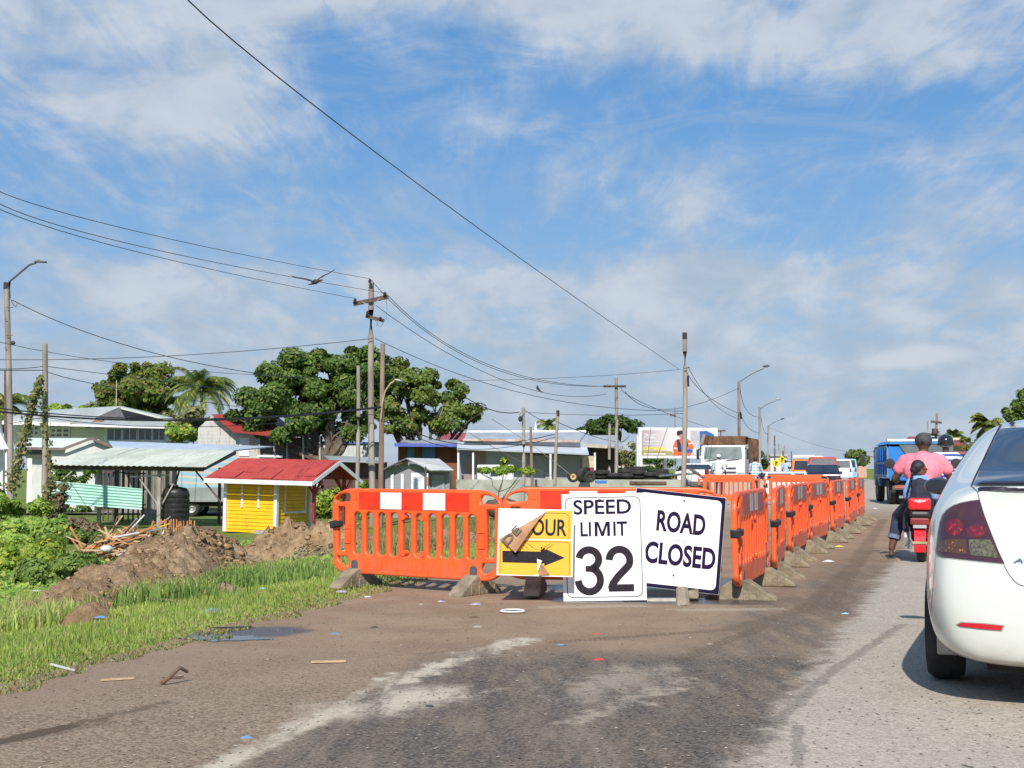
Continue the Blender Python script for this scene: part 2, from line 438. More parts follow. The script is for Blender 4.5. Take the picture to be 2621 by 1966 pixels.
def road_mat():
    m, t, b = base_mat('road_surface'); tc = t.node('ShaderNodeTexCoord').outputs['Object']
    s = t.node('ShaderNodeSeparateXYZ'); t.put(s.inputs[0], tc); x, y = s.outputs[0], s.outputs[1]
    nb = t.noise(tc, 1.3, 6, .6); nm = t.noise(tc, 6, 6, .65); nf = t.noise(tc, 45, 4, .7)
    vor = t.node('ShaderNodeTexVoronoi'); t.put(vor.inputs['Vector'], tc); vor.inputs['Scale'].default_value = 75
    vc = t.node('ShaderNodeSeparateColor'); t.put(vc.inputs[0], vor.outputs['Color'])
    streak = t.noise(t.map(tc, (1, .18, 1), (0, 0, 0), (0, 0, R(-19))), 5, 6, .65)
    wob = t.m('MULTIPLY', t.m('SUBTRACT', nm, .5), .5)
    wob2 = t.m('MULTIPLY', t.m('SUBTRACT', nb, .5), 1.1)
    u = t.m('ADD', t.m('SUBTRACT', x, t.m('MULTIPLY_ADD', t.m('SUBTRACT', y, 5.24), .345, .84)), t.m('ADD', wob, t.m('MULTIPLY', wob2, .35)))
    pale = t.ramp(u, -.10, .14)
    pale = t.m('MAXIMUM', pale, t.ramp(t.m('ADD', y, t.m('MULTIPLY', wob2, 6)), 30, 45))
    u2 = t.m('SUBTRACT', x, t.m('MULTIPLY_ADD', t.m('SUBTRACT', y, 5.73), .178, -1.05))
    dk1 = t.m('MULTIPLY', t.ramp(t.m('ADD', u2, wob), -.1, .25), t.ramp(t.m('ADD', y, wob2), 9.2, 8.0))
    dk2 = t.m('MULTIPLY', t.ramp(t.m('ADD', u, wob2), -1.15, -.6), t.ramp(y, 22, 13))
    dark = t.m('MULTIPLY', t.m('MAXIMUM', dk1, t.m('MULTIPLY', dk2, .75)), t.m('MULTIPLY_ADD', t.ramp(streak, .62, .38), .4, .6))
    def seg(a, b_, wd, soft=.6, j=.5):
        dx, dy = b_[0] - a[0], b_[1] - a[1]; L2 = dx * dx + dy * dy
        px, py = t.m('SUBTRACT', t.m('ADD', x, t.m('MULTIPLY', wob, j)), a[0]), t.m('SUBTRACT', y, a[1])
        tt = t.m('MULTIPLY', t.m('ADD', t.m('MULTIPLY', px, dx), t.m('MULTIPLY', py, dy)), 1 / L2, clamp=True)
        ex = t.m('SUBTRACT', px, t.m('MULTIPLY', tt, dx)); ey = t.m('SUBTRACT', py, t.m('MULTIPLY', tt, dy))
        d = t.m('SQRT', t.m('ADD', t.m('MULTIPLY', ex, ex), t.m('MULTIPLY', ey, ey)))
        return t.ramp(d, wd, wd * (1 - soft))
    mud = t.mix(t.ramp(nb, .3, .7), (.215, .138, .084), (.30, .208, .132))
    mud = t.mix(t.m('MULTIPLY', t.ramp(nf, .35, .75), .5), mud, (.35, .25, .16))
    grav = t.mix(t.ramp(vc.outputs[0], .1, .9), (.12, .085, .06), (.34, .265, .19))
    mud = t.mix(t.m('MULTIPLY', t.ramp(t.m('ADD', y, wob2), 10.0, 6.0), .6), mud, grav)
    asp = t.mix(t.ramp(vc.outputs[1], .15, .95), (.066, .055, .047), (.165, .137, .108))
    asp = t.mix(t.m('MULTIPLY', t.ramp(streak, .52, .72), .6), asp, (.24, .20, .155))
    pal = t.mix(t.ramp(vc.outputs[0], .05, .95), (.335, .288, .228), (.475, .410, .330))
    pal = t.mix(t.m('MULTIPLY', t.ramp(nb, .4, .75), .25), pal, (.24, .21, .18))
    c = t.mix(dark, mud, asp)
    def gg(a, b_): p = G(a, b_); return (p.x, p.y)
    # pale worn smears
    sm = t.m('MAXIMUM', seg(gg(540, 1975), gg(1010, 1745), .12, .85, .5), seg(gg(900, 1820), gg(1130, 1775), .36, .95, 1.6))
    sm = t.m('MAXIMUM', sm, seg(gg(1010, 1745), gg(1340, 1638), .16, .9, 1.4))
    sm = t.m('MAXIMUM', sm, t.m('MULTIPLY', seg(gg(1460, 1790), gg(1660, 1715), .30, .95, 2.5), .32))
    sm = t.m('MAXIMUM', sm, t.m('MULTIPLY', seg(gg(1480, 1850), gg(1760, 1740), .12, .95, 1.5), .5))
    sm = t.m('MULTIPLY', sm, t.ramp(t.m('ADD', streak, t.m('MULTIPLY', nf, .4)), .50, .78))
    c = t.mix(sm, c, (.52, .44, .34))
    c = t.mix(pale, c, pal)
    # sandy rim and wet patch by the barriers
    wet = seg(gg(1500, 1536), gg(1880, 1540), .42, .45, .6)
    wet2 = seg(gg(560, 1628), gg(690, 1618), .38, .5, .8)
    wet3 = seg(gg(1520, 1505), gg(1800, 1490), .7, .5, .6)
    wetm = t.m('MAXIMUM', wet, t.m('MAXIMUM', wet2, wet3))
    c = t.mix(t.m('MULTIPLY', wetm, .88), c, (.055, .052, .055))
    rim = t.m('MAXIMUM', seg(gg(1390, 1556), gg(1600, 1552), .17, .9, 3.2), seg(gg(1770, 1563), gg(1990, 1560), .15, .9, 3))
    c = t.mix(t.m('MULTIPLY', rim, t.ramp(nf, .2, .6)), c, (.36, .30, .23))
    # tyre tracks of wet mud, and rubber on the lane
    tread = t.node('ShaderNodeTexWave'); t.put(tread.inputs[0], tc); tread.inputs['Scale'].default_value = 9; tread.inputs['Distortion'].default_value = 2
    tr = seg(gg(1420, 1645), gg(1870, 1612), .09); 
    for a, b_, wd in ((gg(1870, 1612), gg(2060, 1560), .12), (gg(2060, 1560), gg(2190, 1440), .10), (gg(2190, 1440), gg(2262, 1330), .13), (gg(1750, 1690), gg(1960, 1600), .08), (gg(2120, 1560), gg(2230, 1400), .08), (gg(0, 1900), gg(250, 1850), .10)):
        tr = t.m('MAXIMUM', tr, seg(a, b_, wd))
    lt = seg(gg(-60, 1915), gg(170, 1862), .07, .4, .25); lt = t.m('MAXIMUM', lt, t.m('MULTIPLY', seg(gg(170, 1862), gg(420, 1800), .06, .8, .6), .6))
    c = t.mix(t.m('MULTIPLY', lt, .85), c, (.07, .042, .022)); smooth_l = t.m('MULTIPLY', seg(gg(60, 1790), gg(500, 1680), .5, .9, 1.0), .6); c = t.mix(smooth_l, c, (.27, .19, .125))
    c = t.mix(t.m('MULTIPLY', t.m('MULTIPLY', tr, .55), t.m('MULTIPLY_ADD', tread.outputs['Fac'], .5, .5)), c, (.105, .072, .040))
    rb = t.m('MAXIMUM', seg(gg(1990, 1850), gg(2130, 1720), .05, .6, .3), seg(gg(2130, 1720), gg(2310, 1600), .055, .6, .3))
    rb = t.m('MAXIMUM', rb, seg(gg(2040, 1960), gg(2045, 1860), .03, .4, .3))
    c = t.mix(t.m('MULTIPLY', rb, t.m('MULTIPLY_ADD', nf, .6, .15)), c, (.10, .085, .07))
    # oil spots
    sp_ = t.m('MULTIPLY', t.ramp(t.noise(t.map(tc, (1.5, .9, 1)), 9, 3, .5), .67, .70), t.m('MULTIPLY', t.ramp(u, .3, .8), t.ramp(y, 8.5, 7)))
    c = t.mix(t.m('MULTIPLY', sp_, .75), c, (.04, .035, .03))
    cr = t.ramp(t.noise(tc, 130, 2, .6), .30, .72)
    hs = t.node('ShaderNodeHueSaturation'); t.put(hs.inputs['Color'], c); t.put(hs.inputs['Value'], t.m('MULTIPLY_ADD', cr, .30, .85)); c = hs.outputs[0]
    t.put(b.inputs['Base Color'], c)
    t.put(b.inputs['Roughness'], t.m('MULTIPLY_ADD', wetm, -.62, .9)); b.inputs['Specular IOR Level'].default_value = .35
    t.put(b.inputs['Normal'], t.bump(t.m('ADD', t.m('MULTIPLY', vor.outputs['Distance'], -.6), t.m('ADD', nf, t.m('MULTIPLY', tr, -1.5))), .55, .008))
    return m
ROAD = road_mat()
def strip(name, lf, rf, ys, z, m, nx=10):
    v, f = [], []
    for y in ys:
        a, b = lf(y), rf(y)
        for i in range(nx + 1): v.append((a + (b - a) * i / nx, y, z if not callable(z) else z(a + (b - a) * i / nx, y)))
    for j in range(len(ys) - 1):
        for i in range(nx): k = j * (nx + 1) + i; f.append((k, k + 1, k + nx + 2, k + nx + 1))
    me = bpy.data.meshes.new(name); me.from_pydata(v, [], f); me.materials.append(m)
    o = bpy.data.objects.new(name, me); COL.objects.link(o); return o
o = strip('road', lambda y: edge_x(y) - .05 - .22 * noise.noise(Vector((y * .9, 3, 0))) - .1 * noise.noise(Vector((y * 4, 5, 0))), lambda y: edge_x(y) + 12.5, spaced(-25, 900, .25, 1.008), .004, ROAD)
tag(o, 'muddy asphalt road with a pale worn lane', kind='structure')
GREYROAD = mat('grey_road', (.30, .29, .27), .9, (.22, .21, .20), 1.5)
o = strip('side_road', lambda y: -60, lambda y: edge_x(y) - .2, [64.5, 68.5], lambda x, y: ground_z(x, y) + .09, GREYROAD, 60); tag(o, 'narrow grey side road crossing the grass', kind='structure')

# puddle
def irregular(cx, cy, rx, ry, n=40, seed=0, amp=.3):
    return [(cx + rx * (1 + amp * noise.noise(Vector((math.cos(a) * 1.3 + seed, math.sin(a) * 1.3, 0)))) * math.cos(a), cy + ry * (1 + amp * noise.noise(Vector((math.cos(a) * 2.1, math.sin(a) * 2.1 + seed, 1)))) * math.sin(a)) for a in [2 * math.pi * i / n for i in range(n)]]
WATER = mat('water', (.045, .04, .035), .07, spec=.6)
mb = MB(); g0 = G(575, 1636); pp = irregular(g0.x, g0.y, .25, .17, 40, 2, .8)
mb.add([(x, y, .009) for x, y in pp], [tuple(range(len(pp)))]); o = mb.build('puddle', WATER); tag(o, 'shallow puddle at the grassy edge of the road', kind='structure')

# ---------------------------------------------------------------- barriers
ORANGE = mat('barrier_plastic', (.95, .13, .03), .38, (.85, .085, .018), 3, spec=.5)
# sun-scoured, scuffed
m, t, b = base_mat('barrier_plastic_worn'); tc = t.node('ShaderNodeTexCoord').outputs['Object']
n = t.noise(tc, 5, 7, .7); n2 = t.noise(t.map(tc, (1, 1, .35)), 22, 5, .65)
sz = t.node('ShaderNodeSeparateXYZ'); t.put(sz.inputs[0], tc)
dirt = t.m('MULTIPLY', t.ramp(sz.outputs[2], .42, .14), t.ramp(n2, .40, .62))
c = t.mix(t.ramp(n, .3, .75), (.95, .130, .028), (.86, .090, .018)); c = t.mix(t.m('MULTIPLY', t.ramp(n2, .66, .74), .35), c, (.95, .30, .14))
c = t.mix(t.m('MULTIPLY', dirt, .55), c, (.40, .17, .09)); t.put(b.inputs['Base Color'], c)
t.put(b.inputs['Roughness'], t.m('MULTIPLY_ADD', n, .3, .28)); t.put(b.inputs['Normal'], t.bump(n2, .08, .004)); ORANGE = m
REDBAND = mat('red_reflective', (.80, .045, .012), .35, (.70, .03, .012), 8)
DULLRED = mat('dull_red_reflective', (.42, .045, .035), .35, (.35, .05, .04), 10)
WHITE_R = mat('white_reflective', (.82, .82, .80), .4, (.70, .70, .68), 6)
GREYR = mat('grey_reflective', (.50, .47, .46), .35, (.42, .38, .37), 12)
CONC = mat('foot_concrete', (.32, .265, .18), .95, (.16, .13, .09), 7, .3, .7, .7, 30, bdist=.02)
RUBB = mat('dark_insert', (.10, .11, .12), .6, (.07, .075, .08), 12)
BLACKP = mat('black_plastic', (.02, .02, .022), .45, (.035, .035, .035), 8)
BLACK = mat('black_paint', (.012, .012, .014), .5)

def barrier_outline(s=1):
    def arc(cx, cz, rx, rz, a0, a1, n=7): return [(cx + rx * math.cos(R(a0 + (a1 - a0) * i / n)), cz + rz * math.sin(R(a0 + (a1 - a0) * i / n))) for i in range(n + 1)]
    out = []
    out += arc(.74, .82, .26, .165, 90, 0)          # top right shoulder
    out += arc(.93, .28, .05, .06, 0, -10, 2)
    out += arc(.80, .26, .19, .13, -8, -90)
    out += [(x, .13) for x in (.4, 0, -.4)]
    left = [(-x, z) for x, z in reversed(out[:-3])]
    return out + left
def holes():
    hs = []
    for k in range(10):
        x = -.675 + .15 * k; hs.append(rrect(x - .049, .32, x + .049, .75, .047, 5))
    for s in (-1, 1):
        h = [(.775, .855), (.93, .845), (.965, .86), (.955, .895), (.90, .925), (.82, .94), (.78, .932), (.765, .90)]
        h2 = rrect(.835, .345, .925, .80, .012, 2)
        h3 = [(.80, .30), (.93, .305), (.925, .27), (.89, .225), (.83, .195), (.79, .205), (.775, .25)]
        for q_ in (h, h2, h3):
            q_ = [(s * a, b_) for a, b_ in q_]
            hs.append(q_ if s == 1 else q_[::-1])
    return hs
BAR_ME = curve_plate([barrier_outline()] + holes(), .010, .017, 3)
def make_barrier(label, group='orange plastic road barriers', dull=False):
    r = thing('road_barrier', label, 'road barrier', group=group)
    link_mesh('panel', BAR_ME, ORANGE, r, False)
    # moulded collars, lugs and raised strips on the posts
    mb = MB()
    for s in (-1, 1):
        for zz, h in ((.50, .13), (.60, .04)): mb.box((s * .79, 0, zz), (.075, .075, h))
        mb.cyl((s * .955, 0, .49), (s * .955, 0, .52), .036, n=10)
        mb.cyl((s * .715, -.031, .905), (s * .715, -.026, .905), .036, n=14)
    for x in (-.115, .115):
        for zz in (.71, .355): mb.cyl((x, -.035, zz), (x, .035, zz), .03, n=12)
    for k in range(11):
        x = -.75 + .15 * k
        mb.cyl((x, 0, .34), (x, 0, .745), .028, n=10)
    mb.build('moulding', ORANGE, r, True, bevel=0)
    mb = MB(); mb.box((0, 0, .868), (1.30, .064, .17)); mb.build('reflective_band', DULLRED if dull else REDBAND, r)
    for s in (-1, 1):
        mb = MB(); mb.box((s * (.15 if dull else .256), 0, .868), (.18 if dull else .256, .068, .165)); mb.build('white_stripe', GREYR if dull else WHITE_R, r)
    for s in (-1, 1):
        x = s * .70
        mb = MB(); pr = [(-.33, .0), (.33, .0), (.31, .035), (.075, .185), (-.075, .185), (-.31, .035)]
        mb.prismx(pr, x - .075, x + .075)
        for yy in (-.2, -.05, .1, .25): mb.box((x, yy * .8, .045), (.165, .03, .09))
        fo = mb.build('foot', CONC, r, bevel=.012)
        mb = MB(); mb.prism(rrect(x - .038, .14, x + .038, .27, .036, 4), -.036, .036); mb.build('foot_peg', RUBB, r)
    mb = MB(); mb.box((-.965, -.01, .62), (.085, .09, .075), rot=(0, R(-12), 0)); mb.box((-.925, -.02, .625), (.05, .11, .055), rot=(0, R(-12), 0)); mb.build('clip', BLACKP, r, bevel=.008)
    return r
def set_barrier(r, a, b, dz=0, sc=None):
    a = Vector((a[0], a[1], 0)); b = Vector((b[0], b[1], 0)); d = b - a
    r.location = (a + b) / 2 + Vector((0, 0, dz)); r.rotation_euler = (0, 0, math.atan2(d.y, d.x)); L = d.length
    k = sc or L / 1.99; r.scale = (k, 1, 1)
b0 = make_barrier('orange slatted barrier standing alone at the left, two clean white squares along its top')
set_barrier(b0, (-1.83, 13.62), (-.09, 12.40))
b1 = copy_tree(b0); b1['label'] = 'orange barrier behind the three road signs, mostly hidden by them'
set_barrier(b1, (-.08, 12.42), (1.93, 12.15), .03)
proto = make_barrier('x', dull=True)
rowpts = [((1.99, 11.82), (2.64, 13.72)), ((2.78, 14.1), (3.36, 16.4)), ((3.50, 16.75), (4.22, 18.95)), ((4.33, 19.35), (5.20, 21.7)), ((5.36, 22.15), (6.17, 24.6)), ((6.42, 25.3), (7.26, 27.9)), ((7.34, 28.2), (8.10, 30.5))]
names = ['first orange barrier of the receding row, right of the ROAD CLOSED sign', 'second orange barrier of the receding row, turned nearly edge on', 'third orange barrier of the receding row, between the edge-on one and the wide one',
         'fourth and widest-looking barrier in the middle of the receding row', 'fifth barrier of the receding row, past the wide middle one', 'sixth barrier of the receding row, nearest the blue dump truck', 'last barrier of the row, peeking out behind the sixth']
for i, (a, b_) in enumerate(rowpts):
    r = proto if i == 0 else copy_tree(proto); r['label'] = names[i]; r['group'] = 'row of orange barriers along the muddy lane'
    set_barrier(r, a, b_)
    # the row swings its feet with small differences
    r.rotation_euler.x = R(rnd.uniform(-2, 1.5)); r.rotation_euler.y = R(rnd.uniform(-.6, .6))
far = [((6.1, 43.4), (8.1, 43.2), 'far orange barrier below the white tipper truck, its slots showing light'), ((8.2, 43.1), (10.2, 42.6), 'far orange barrier right of the one under the truck, half hidden by the near row')]
for a, b_, l in far:
    r = copy_tree(b0); r['label'] = l
    for ch in list(r.children):
        if ch.name.startswith(('reflective_band', 'white_stripe')): kill(ch)
    mb = MB(); [mb.tube([(-.62 + .155 * k, -.022, .80), (-.58 + .155 * k, -.024, .825), (-.54 + .155 * k, -.024, .825), (-.50 + .155 * k, -.022, .80)], .012, 5) for k in range(8)]; mb.build('wavy_shading_rib', DULLRED, r);  r['group'] = 'orange barriers on the far side of the closure'; set_barrier(r, a, b_)  # dark red ribs put the wavy shading of the rear side into colour

# ---------------------------------------------------------------- signs
def signmat(name, c, c2):
    m, t, b = base_mat(name); tc = t.node('ShaderNodeTexCoord').outputs['Object']
    wv = t.node('ShaderNodeTexWave'); wv.bands_direction = 'DIAGONAL'; t.put(wv.inputs[0], t.map(tc, (1, 0, 1))); wv.inputs['Scale'].default_value = 26; wv.inputs['Distortion'].default_value = 1.5
    n = t.noise(tc, 5, 6, .65); n2 = t.noise(t.map(tc, (1, 1, .15)), 16, 4, .6)
    cc = t.mix(t.m('MULTIPLY', wv.outputs['Fac'], .35), c, c2); cc = t.mix(t.m('MULTIPLY', t.ramp(n, .55, .8), .35), cc, (.48, .42, .34)); cc = t.mix(t.m('MULTIPLY', t.ramp(n2, .62, .72), .22), cc, (.35, .29, .22))
    t.put(b.inputs['Base Color'], cc); b.inputs['Roughness'].default_value = .42
    t.put(b.inputs['Normal'], t.bump(t.noise(tc, 2.5, 2), .25, .02)); return m
SIGNW = signmat('sign_white', (.84, .84, .83), (.70, .71, .71))
SIGNY = signmat('sign_yellow', (.88, .44, .025), (.80, .37, .02))
INK = mat('sign_ink', (.016, .008, .040), .7, (.022, .012, .045), 20, spec=.08)
INKG = mat('sign_ink_grey', (.035, .030, .036), .75, (.024, .02, .026), 30, spec=.08)
INKN = mat('sign_ink_navy', (.014, .010, .040), .7, spec=.1)
PEEL = mat('peeled_backing', (.50, .27, .14), .75, (.34, .17, .085), 6, bump=.4)
PEELINK = mat('peeled_letters', (.16, .13, .10), .75)
EDGE = mat('sign_metal_edge', (.62, .62, .62), .4, metal=.3)
def plate_outline(mb, w, h, inset, r, wd, y, z0=0):
    a = rrect(-w / 2 + inset, z0 + inset, w / 2 - inset, z0 + h - inset, r, 6); b = rrect(-w / 2 + inset + wd, z0 + inset + wd, w / 2 - inset - wd, z0 + h - inset - wd, max(.005, r - wd), 6)
    n = len(a); mb.add([(x, y, z) for x, z in a] + [(x, y, z) for x, z in b], [(i, (i + 1) % n, n + (i + 1) % n, n + i) for i in range(n)])

# speed limit sign
sl_c = P(1549, 1528, 11.86)
sg = thing('speed_limit_sign', 'tall white SPEED LIMIT 32 sign leaning on the barrier', 'road sign', (sl_c.x, 11.86, .012), rot=(R(-5), R(-1.2), R(-3))); sg.scale = (1, 1, .955)
mb = MB(); mb.box((0, .004, .50), (.742, .008, 1.0)); mb.build('plate', [SIGNW], sg, bevel=.002)
mb = MB(); plate_outline(mb, .742, 1.0, .032, .055, .007, -.0012); text_mb(mb, 'SPEED', -.265, .805, .255, .945, -.0015, offset=.018); text_mb(mb, 'LI', -.205, .60, -.11, .735, -.0015, offset=.018); mb.add([(x, -.0015, z) for x, z in ((-.078, .60), (-.052, .60), (-.052, .700), (-.02, .60), (.002, .60), (.034, .700), (.034, .60), (.060, .60), (.060, .735), (.024, .735), (-.009, .640), (-.042, .735), (-.078, .735))], [tuple(range(13))]); text_mb(mb, 'IT', .09, .60, .215, .735, -.0015, offset=.018); mb.build('lettering', INK, sg)
mb = MB()
def thick_digit3(mb, x0, z0, w, h, s, y):
    def band(pts, s):
        vs, fs = [], []
        for i, p in enumerate(pts):
            d = Vector(pts[min(i + 1, len(pts) - 1)]) - Vector(pts[max(i - 1, 0)]); n = Vector((-d.y, d.x)).normalized() * s / 2
            vs += [(p[0] + n.x, y, p[1] + n.y), (p[0] - n.x, y, p[1] - n.y)]
        fs = [(2 * i, 2 * i + 1, 2 * i + 3, 2 * i + 2) for i in range(len(pts) - 1)]; mb.add(vs, fs)
    def el(cx, cz, rx, rz, a0, a1, n=16): return [(cx + rx * math.cos(R(a0 + (a1 - a0) * i / n)), cz + rz * math.sin(R(a0 + (a1 - a0) * i / n))) for i in range(n + 1)]
    return band, el
band, el_ = thick_digit3(mb, 0, 0, 0, 0, .08, -.0016)
sw = .077; cx = -.155
mb.x = Matrix.Translation((-.006, 0, .012)) @ Matrix.Diagonal((.84, 1, .89, 1))
band(el_(cx, .425 - .005, .105, .10, 172, -72), sw); band(el_(cx + .0, .205, .118, .123, 78, -178), sw); mb.box((cx + .0, -.0019, .322), (.075, .0004, sw * .8))
cx = .17
y_ = -.0016
pts = el_(cx, .405, .11, .115, 178, -28, 18) + [(cx + .055, .31), (cx - .02, .235), (cx - .075, .165), (cx - .095, .11)]
band(pts, sw); mb.box((cx + .012, -.0016, .118), (.27, .0004, .076))
mb.build('number', INKG, sg)
mb = MB(); mb.box((-.02, -.004, .952), (.05, .004, .015), rot=(0, R(25), 0)); mb.box((.02, -.002, .78), (.14, .002, .012)); mb.build('tape_scrap', [EDGE], sg)

# detour sign
dp = P(1368, 1475, 11.72)
sg = thing('detour_sign', 'yellow DETOUR arrow sign with its top left corner peeled down', 'road sign', (dp.x, 11.72, dp.z), rot=(R(-7), R(1.2), R(-4)))
W, H = .672, .592
mb = MB(); mb.box((0, .005, H / 2), (W, .008, H)); mb.build('plate', SIGNW, sg, bevel=.002)
mb = MB(); A = lambda x, z: (x - W / 2, -.0012, H - z)     # sheet coordinates from the top left
mb.add([A(.435, .01), A(W - .012, .008), A(W - .02, .262), A(.24, .262), A(.30, .16)], [(0, 1, 2, 3, 4)])
mb.add([A(.01, .29), A(.012, .58), A(.33, .585), A(.345, .575), A(.37, .575), A(.38, .583), A(W - .01, .58), A(W - .014, .272), A(.2, .276)], [(0, 1, 2, 3, 4, 5, 6, 7, 8)])
# crumples in the sheeting
mb.build('yellow_sheet', SIGNY, sg)
mb = MB(); text_mb(mb, 'OUR', .30 - W / 2, H - .235, .612 - W / 2, H - .085, -.0025, offset=.02)
a = [A(.045, .375), A(.385, .375), A(.385, .33), A(.60, .425), A(.42, .50), A(.42, .478), A(.05, .478)]
mb.add([(x, -.0025, z) for x, y, z in a], [tuple(range(len(a)))])
for zz0, zz1, xx0, xx1 in ((.285, .572, .034, .640),):
    pass
def line(p, q, wd=.004):
    d = Vector((q[0] - p[0], q[2] - p[2])); n = Vector((-d.y, d.x)).normalized() * wd / 2
    mb.add([(p[0] + n.x, -.0022, p[2] + n.y), (p[0] - n.x, -.0022, p[2] - n.y), (q[0] - n.x, -.0022, q[2] - n.y), (q[0] + n.x, -.0022, q[2] + n.y)], [(0, 1, 2, 3)])
for p, q in (((.40, .033), (.60, .033)), ((.60, .033), (.63, .06)), ((.63, .06), (.632, .255)), ((.03, .575), (.03, .32)), ((.03, .32), (.05, .30)), ((.2, .287), (.62, .287)), ((.62, .287), (.64, .31)), ((.64, .31), (.642, .573))):
    line(A(*p), A(*q))
mb.build('lettering', INKG, sg)
# the peeled corner hanging forward and down
mb = MB(); v = [(.435 - W / 2, -.004, H - .018), (.012 - W / 2, -.006, H - .275), (.165 - W / 2, -.055, H - .395), (.30 - W / 2, -.06, H - .19), (.10 - W / 2, -.028, H - .335), (.36 - W / 2, -.035, H - .10), (.22 - W / 2, -.018, H - .15)]
mb.add(v, [(0, 6, 3, 5), (6, 1, 4, 2), (6, 2, 3)])
mb.build('peeled_corner', PEEL, sg)
mb = MB(); mt = Matrix.Translation((.09 - W / 2, -.0315, H - .335)) @ Euler((R(-14), R(-47), 0)).to_matrix().to_4x4()
mb.x = mt; text_mb(mb, 'DE', 0, 0, .19, .075, -.012, offset=.02); mb.build('peeled_letters', PEELINK, sg)
mb = MB(); mb.slab([(.355 - W / 2, -.006, H - .455), (.385 - W / 2, -.012, H - .45), (.40 - W / 2, -.014, H - .585), (.375 - W / 2, -.006, H - .585)], .002)
mb.slab([(.37 - W / 2, -.015, H - .475), (.40 - W / 2, -.03, H - .48), (.47 - W / 2, -.012, H - .574), (.40 - W / 2, -.008, H - .58)], .002); mb.build('torn_flap', [PEEL], sg)
mb = MB(); mb.slab([(.355 - W / 2, -.02, H - .44), (.40 - W / 2, -.025, H - .455), (.375 - W / 2, -.022, H - .53), (.365 - W / 2, -.02, H - .55)], .002); mb.build('torn_edge', [SIGNW], sg)
# wrinkled folds around the tear
mb = MB()
for (x0, z0, x1, z1) in ((.205, .30, .24, .37), (.22, .295, .29, .37), (.25, .29, .35, .36), (.50, .30, .42, .36), (.47, .295, .37, .37)):
    mb.tube([(x0 - W / 2, -.001, H - z0), ((x0 + x1) / 2 - W / 2, -.008, H - (z0 + z1) / 2), (x1 - W / 2, -.001, H - z1)], .006, 6, .003)
mb.build('wrinkle', SIGNY, sg)

# road closed sign
rc = P(1730, 1512, 11.75)
sg = thing('road_closed_sign', 'black-edged white ROAD CLOSED sign tilted clockwise on a block', 'road sign', (rc.x, 11.93, rc.z - .01), rot=(R(-8), R(6.5), R(2))); sg.scale = (1.035, 1, 1.02)
W, H = .80, .865
mb = MB(); mb.box((0, .006, H / 2), (W, .012, H)); mb.build('plate', [EDGE], sg, bevel=.003)
mb = MB(); mb.add([(x, -.0008, z) for x, z in rrect(-W / 2 + .004, .004, W / 2 - .004, H - .004, .01, 3)], [tuple(range(16))]); mb.build('black_border', INKN, sg)
mb = MB(); mb.add([(x, -.0018, z) for x, z in rrect(-W / 2 + .035, .035, W / 2 - .035, H - .035, .045, 6)], [tuple(range(28))]); mb.build('white_face', SIGNW, sg)
mb = MB(); text_mb(mb, 'ROAD', -.195, .50, .235, .69, -.003, offset=.032); mb.build('upper_word', INK, sg)
mb = MB(); text_mb(mb, 'CLOSED', -.275, .21, .345, .405, -.003, offset=.032); mb.build('lower_word', INK, sg)
mb = MB()
for x, z in ((.03, .795), (-.01, .125)): mb.cyl((x, -.005, z), (x, -.001, z), .009, n=8)
mb.build('bolt', BLACK, sg)
mb = MB(); mb.box((.02, -.003, .435), (.09, .001, .006)); mb.build('scratch', PEEL, sg)
STONE = mat('stone_block', (.36, .31, .24), .95, (.25, .21, .16), 9, bump=.8, bdist=.02)
kp = G(1755, 1556)
mb = MB(); mb.cyl((kp.x, 11.55, -.01), (kp.x, 11.60, .155), .064, .052, 10); o = mb.build('support_block', STONE, bevel=.012); tag(o, 'pale stone block propping up the ROAD CLOSED sign', 'block')
mb = MB(); p = P(1660, 1522, 11.7); mb.box((p.x + .05, 11.95, .012), (.5, .12, .02), rot=(0, 0, .08)); o = mb.build('plank', mat('old_white_board', (.55, .53, .48), .8, (.35, .33, .3), 8)); tag(o, 'whitish board lying flat beneath the SPEED LIMIT sign', 'board')
# ---------------------------------------------------------------- vegetation
LEAF_BIG = leafmat('leaf_dark_green', (.030, .075, .012), (.15, .24, .04), (.22, .27, .06), .12)
LEAF_OLIVE = leafmat('leaf_olive', (.04, .095, .014), (.25, .33, .06), (.24, .20, .06), .10)
LEAF_MANGO = leafmat('leaf_mango', (.05, .10, .014), (.22, .30, .045), (.30, .16, .06), .16)
LEAF_BRIGHT = leafmat('leaf_bright', (.10, .20, .022), (.38, .50, .07), (.52, .50, .07), .14)
LEAF_DARK = leafmat('leaf_deep', (.025, .06, .012), (.10, .17, .03))
LEAF_CREEP = leafmat('leaf_creeper', (.10, .22, .03), (.46, .62, .12), (.50, .50, .12), .12)
LEAF_DRY = leafmat('leaf_dry', (.13, .10, .05), (.32, .25, .14))
LEAF_PALM = leafmat('leaf_palm', (.05, .10, .022), (.20, .26, .06), (.50, .42, .07), .14)
LEAF_MOTTLED = leafmat('leaf_mottled', (.07, .10, .03), (.30, .32, .12), (.38, .30, .15), .2)
GRASSM = leafmat('grass_blade', (.19, .30, .045), (.58, .67, .16), (.56, .50, .22), .14, .45)
GRASS_LONG = leafmat('grass_long', (.09, .18, .035), (.34, .46, .12), trans=.4)
DRYGRASS = leafmat('grass_dry', (.22, .17, .08), (.50, .42, .24), trans=.3)
BARK = mat('bark', (.17, .135, .10), .9, (.09, .07, .05), 3, stretch=(1, 1, .25), bump=.8, bscale=14, bdist=.05)
BARK_PALE = mat('bark_pale', (.36, .32, .26), .9, (.20, .17, .13), 3, stretch=(1, 1, .3), bump=.5, bscale=12, bdist=.03)

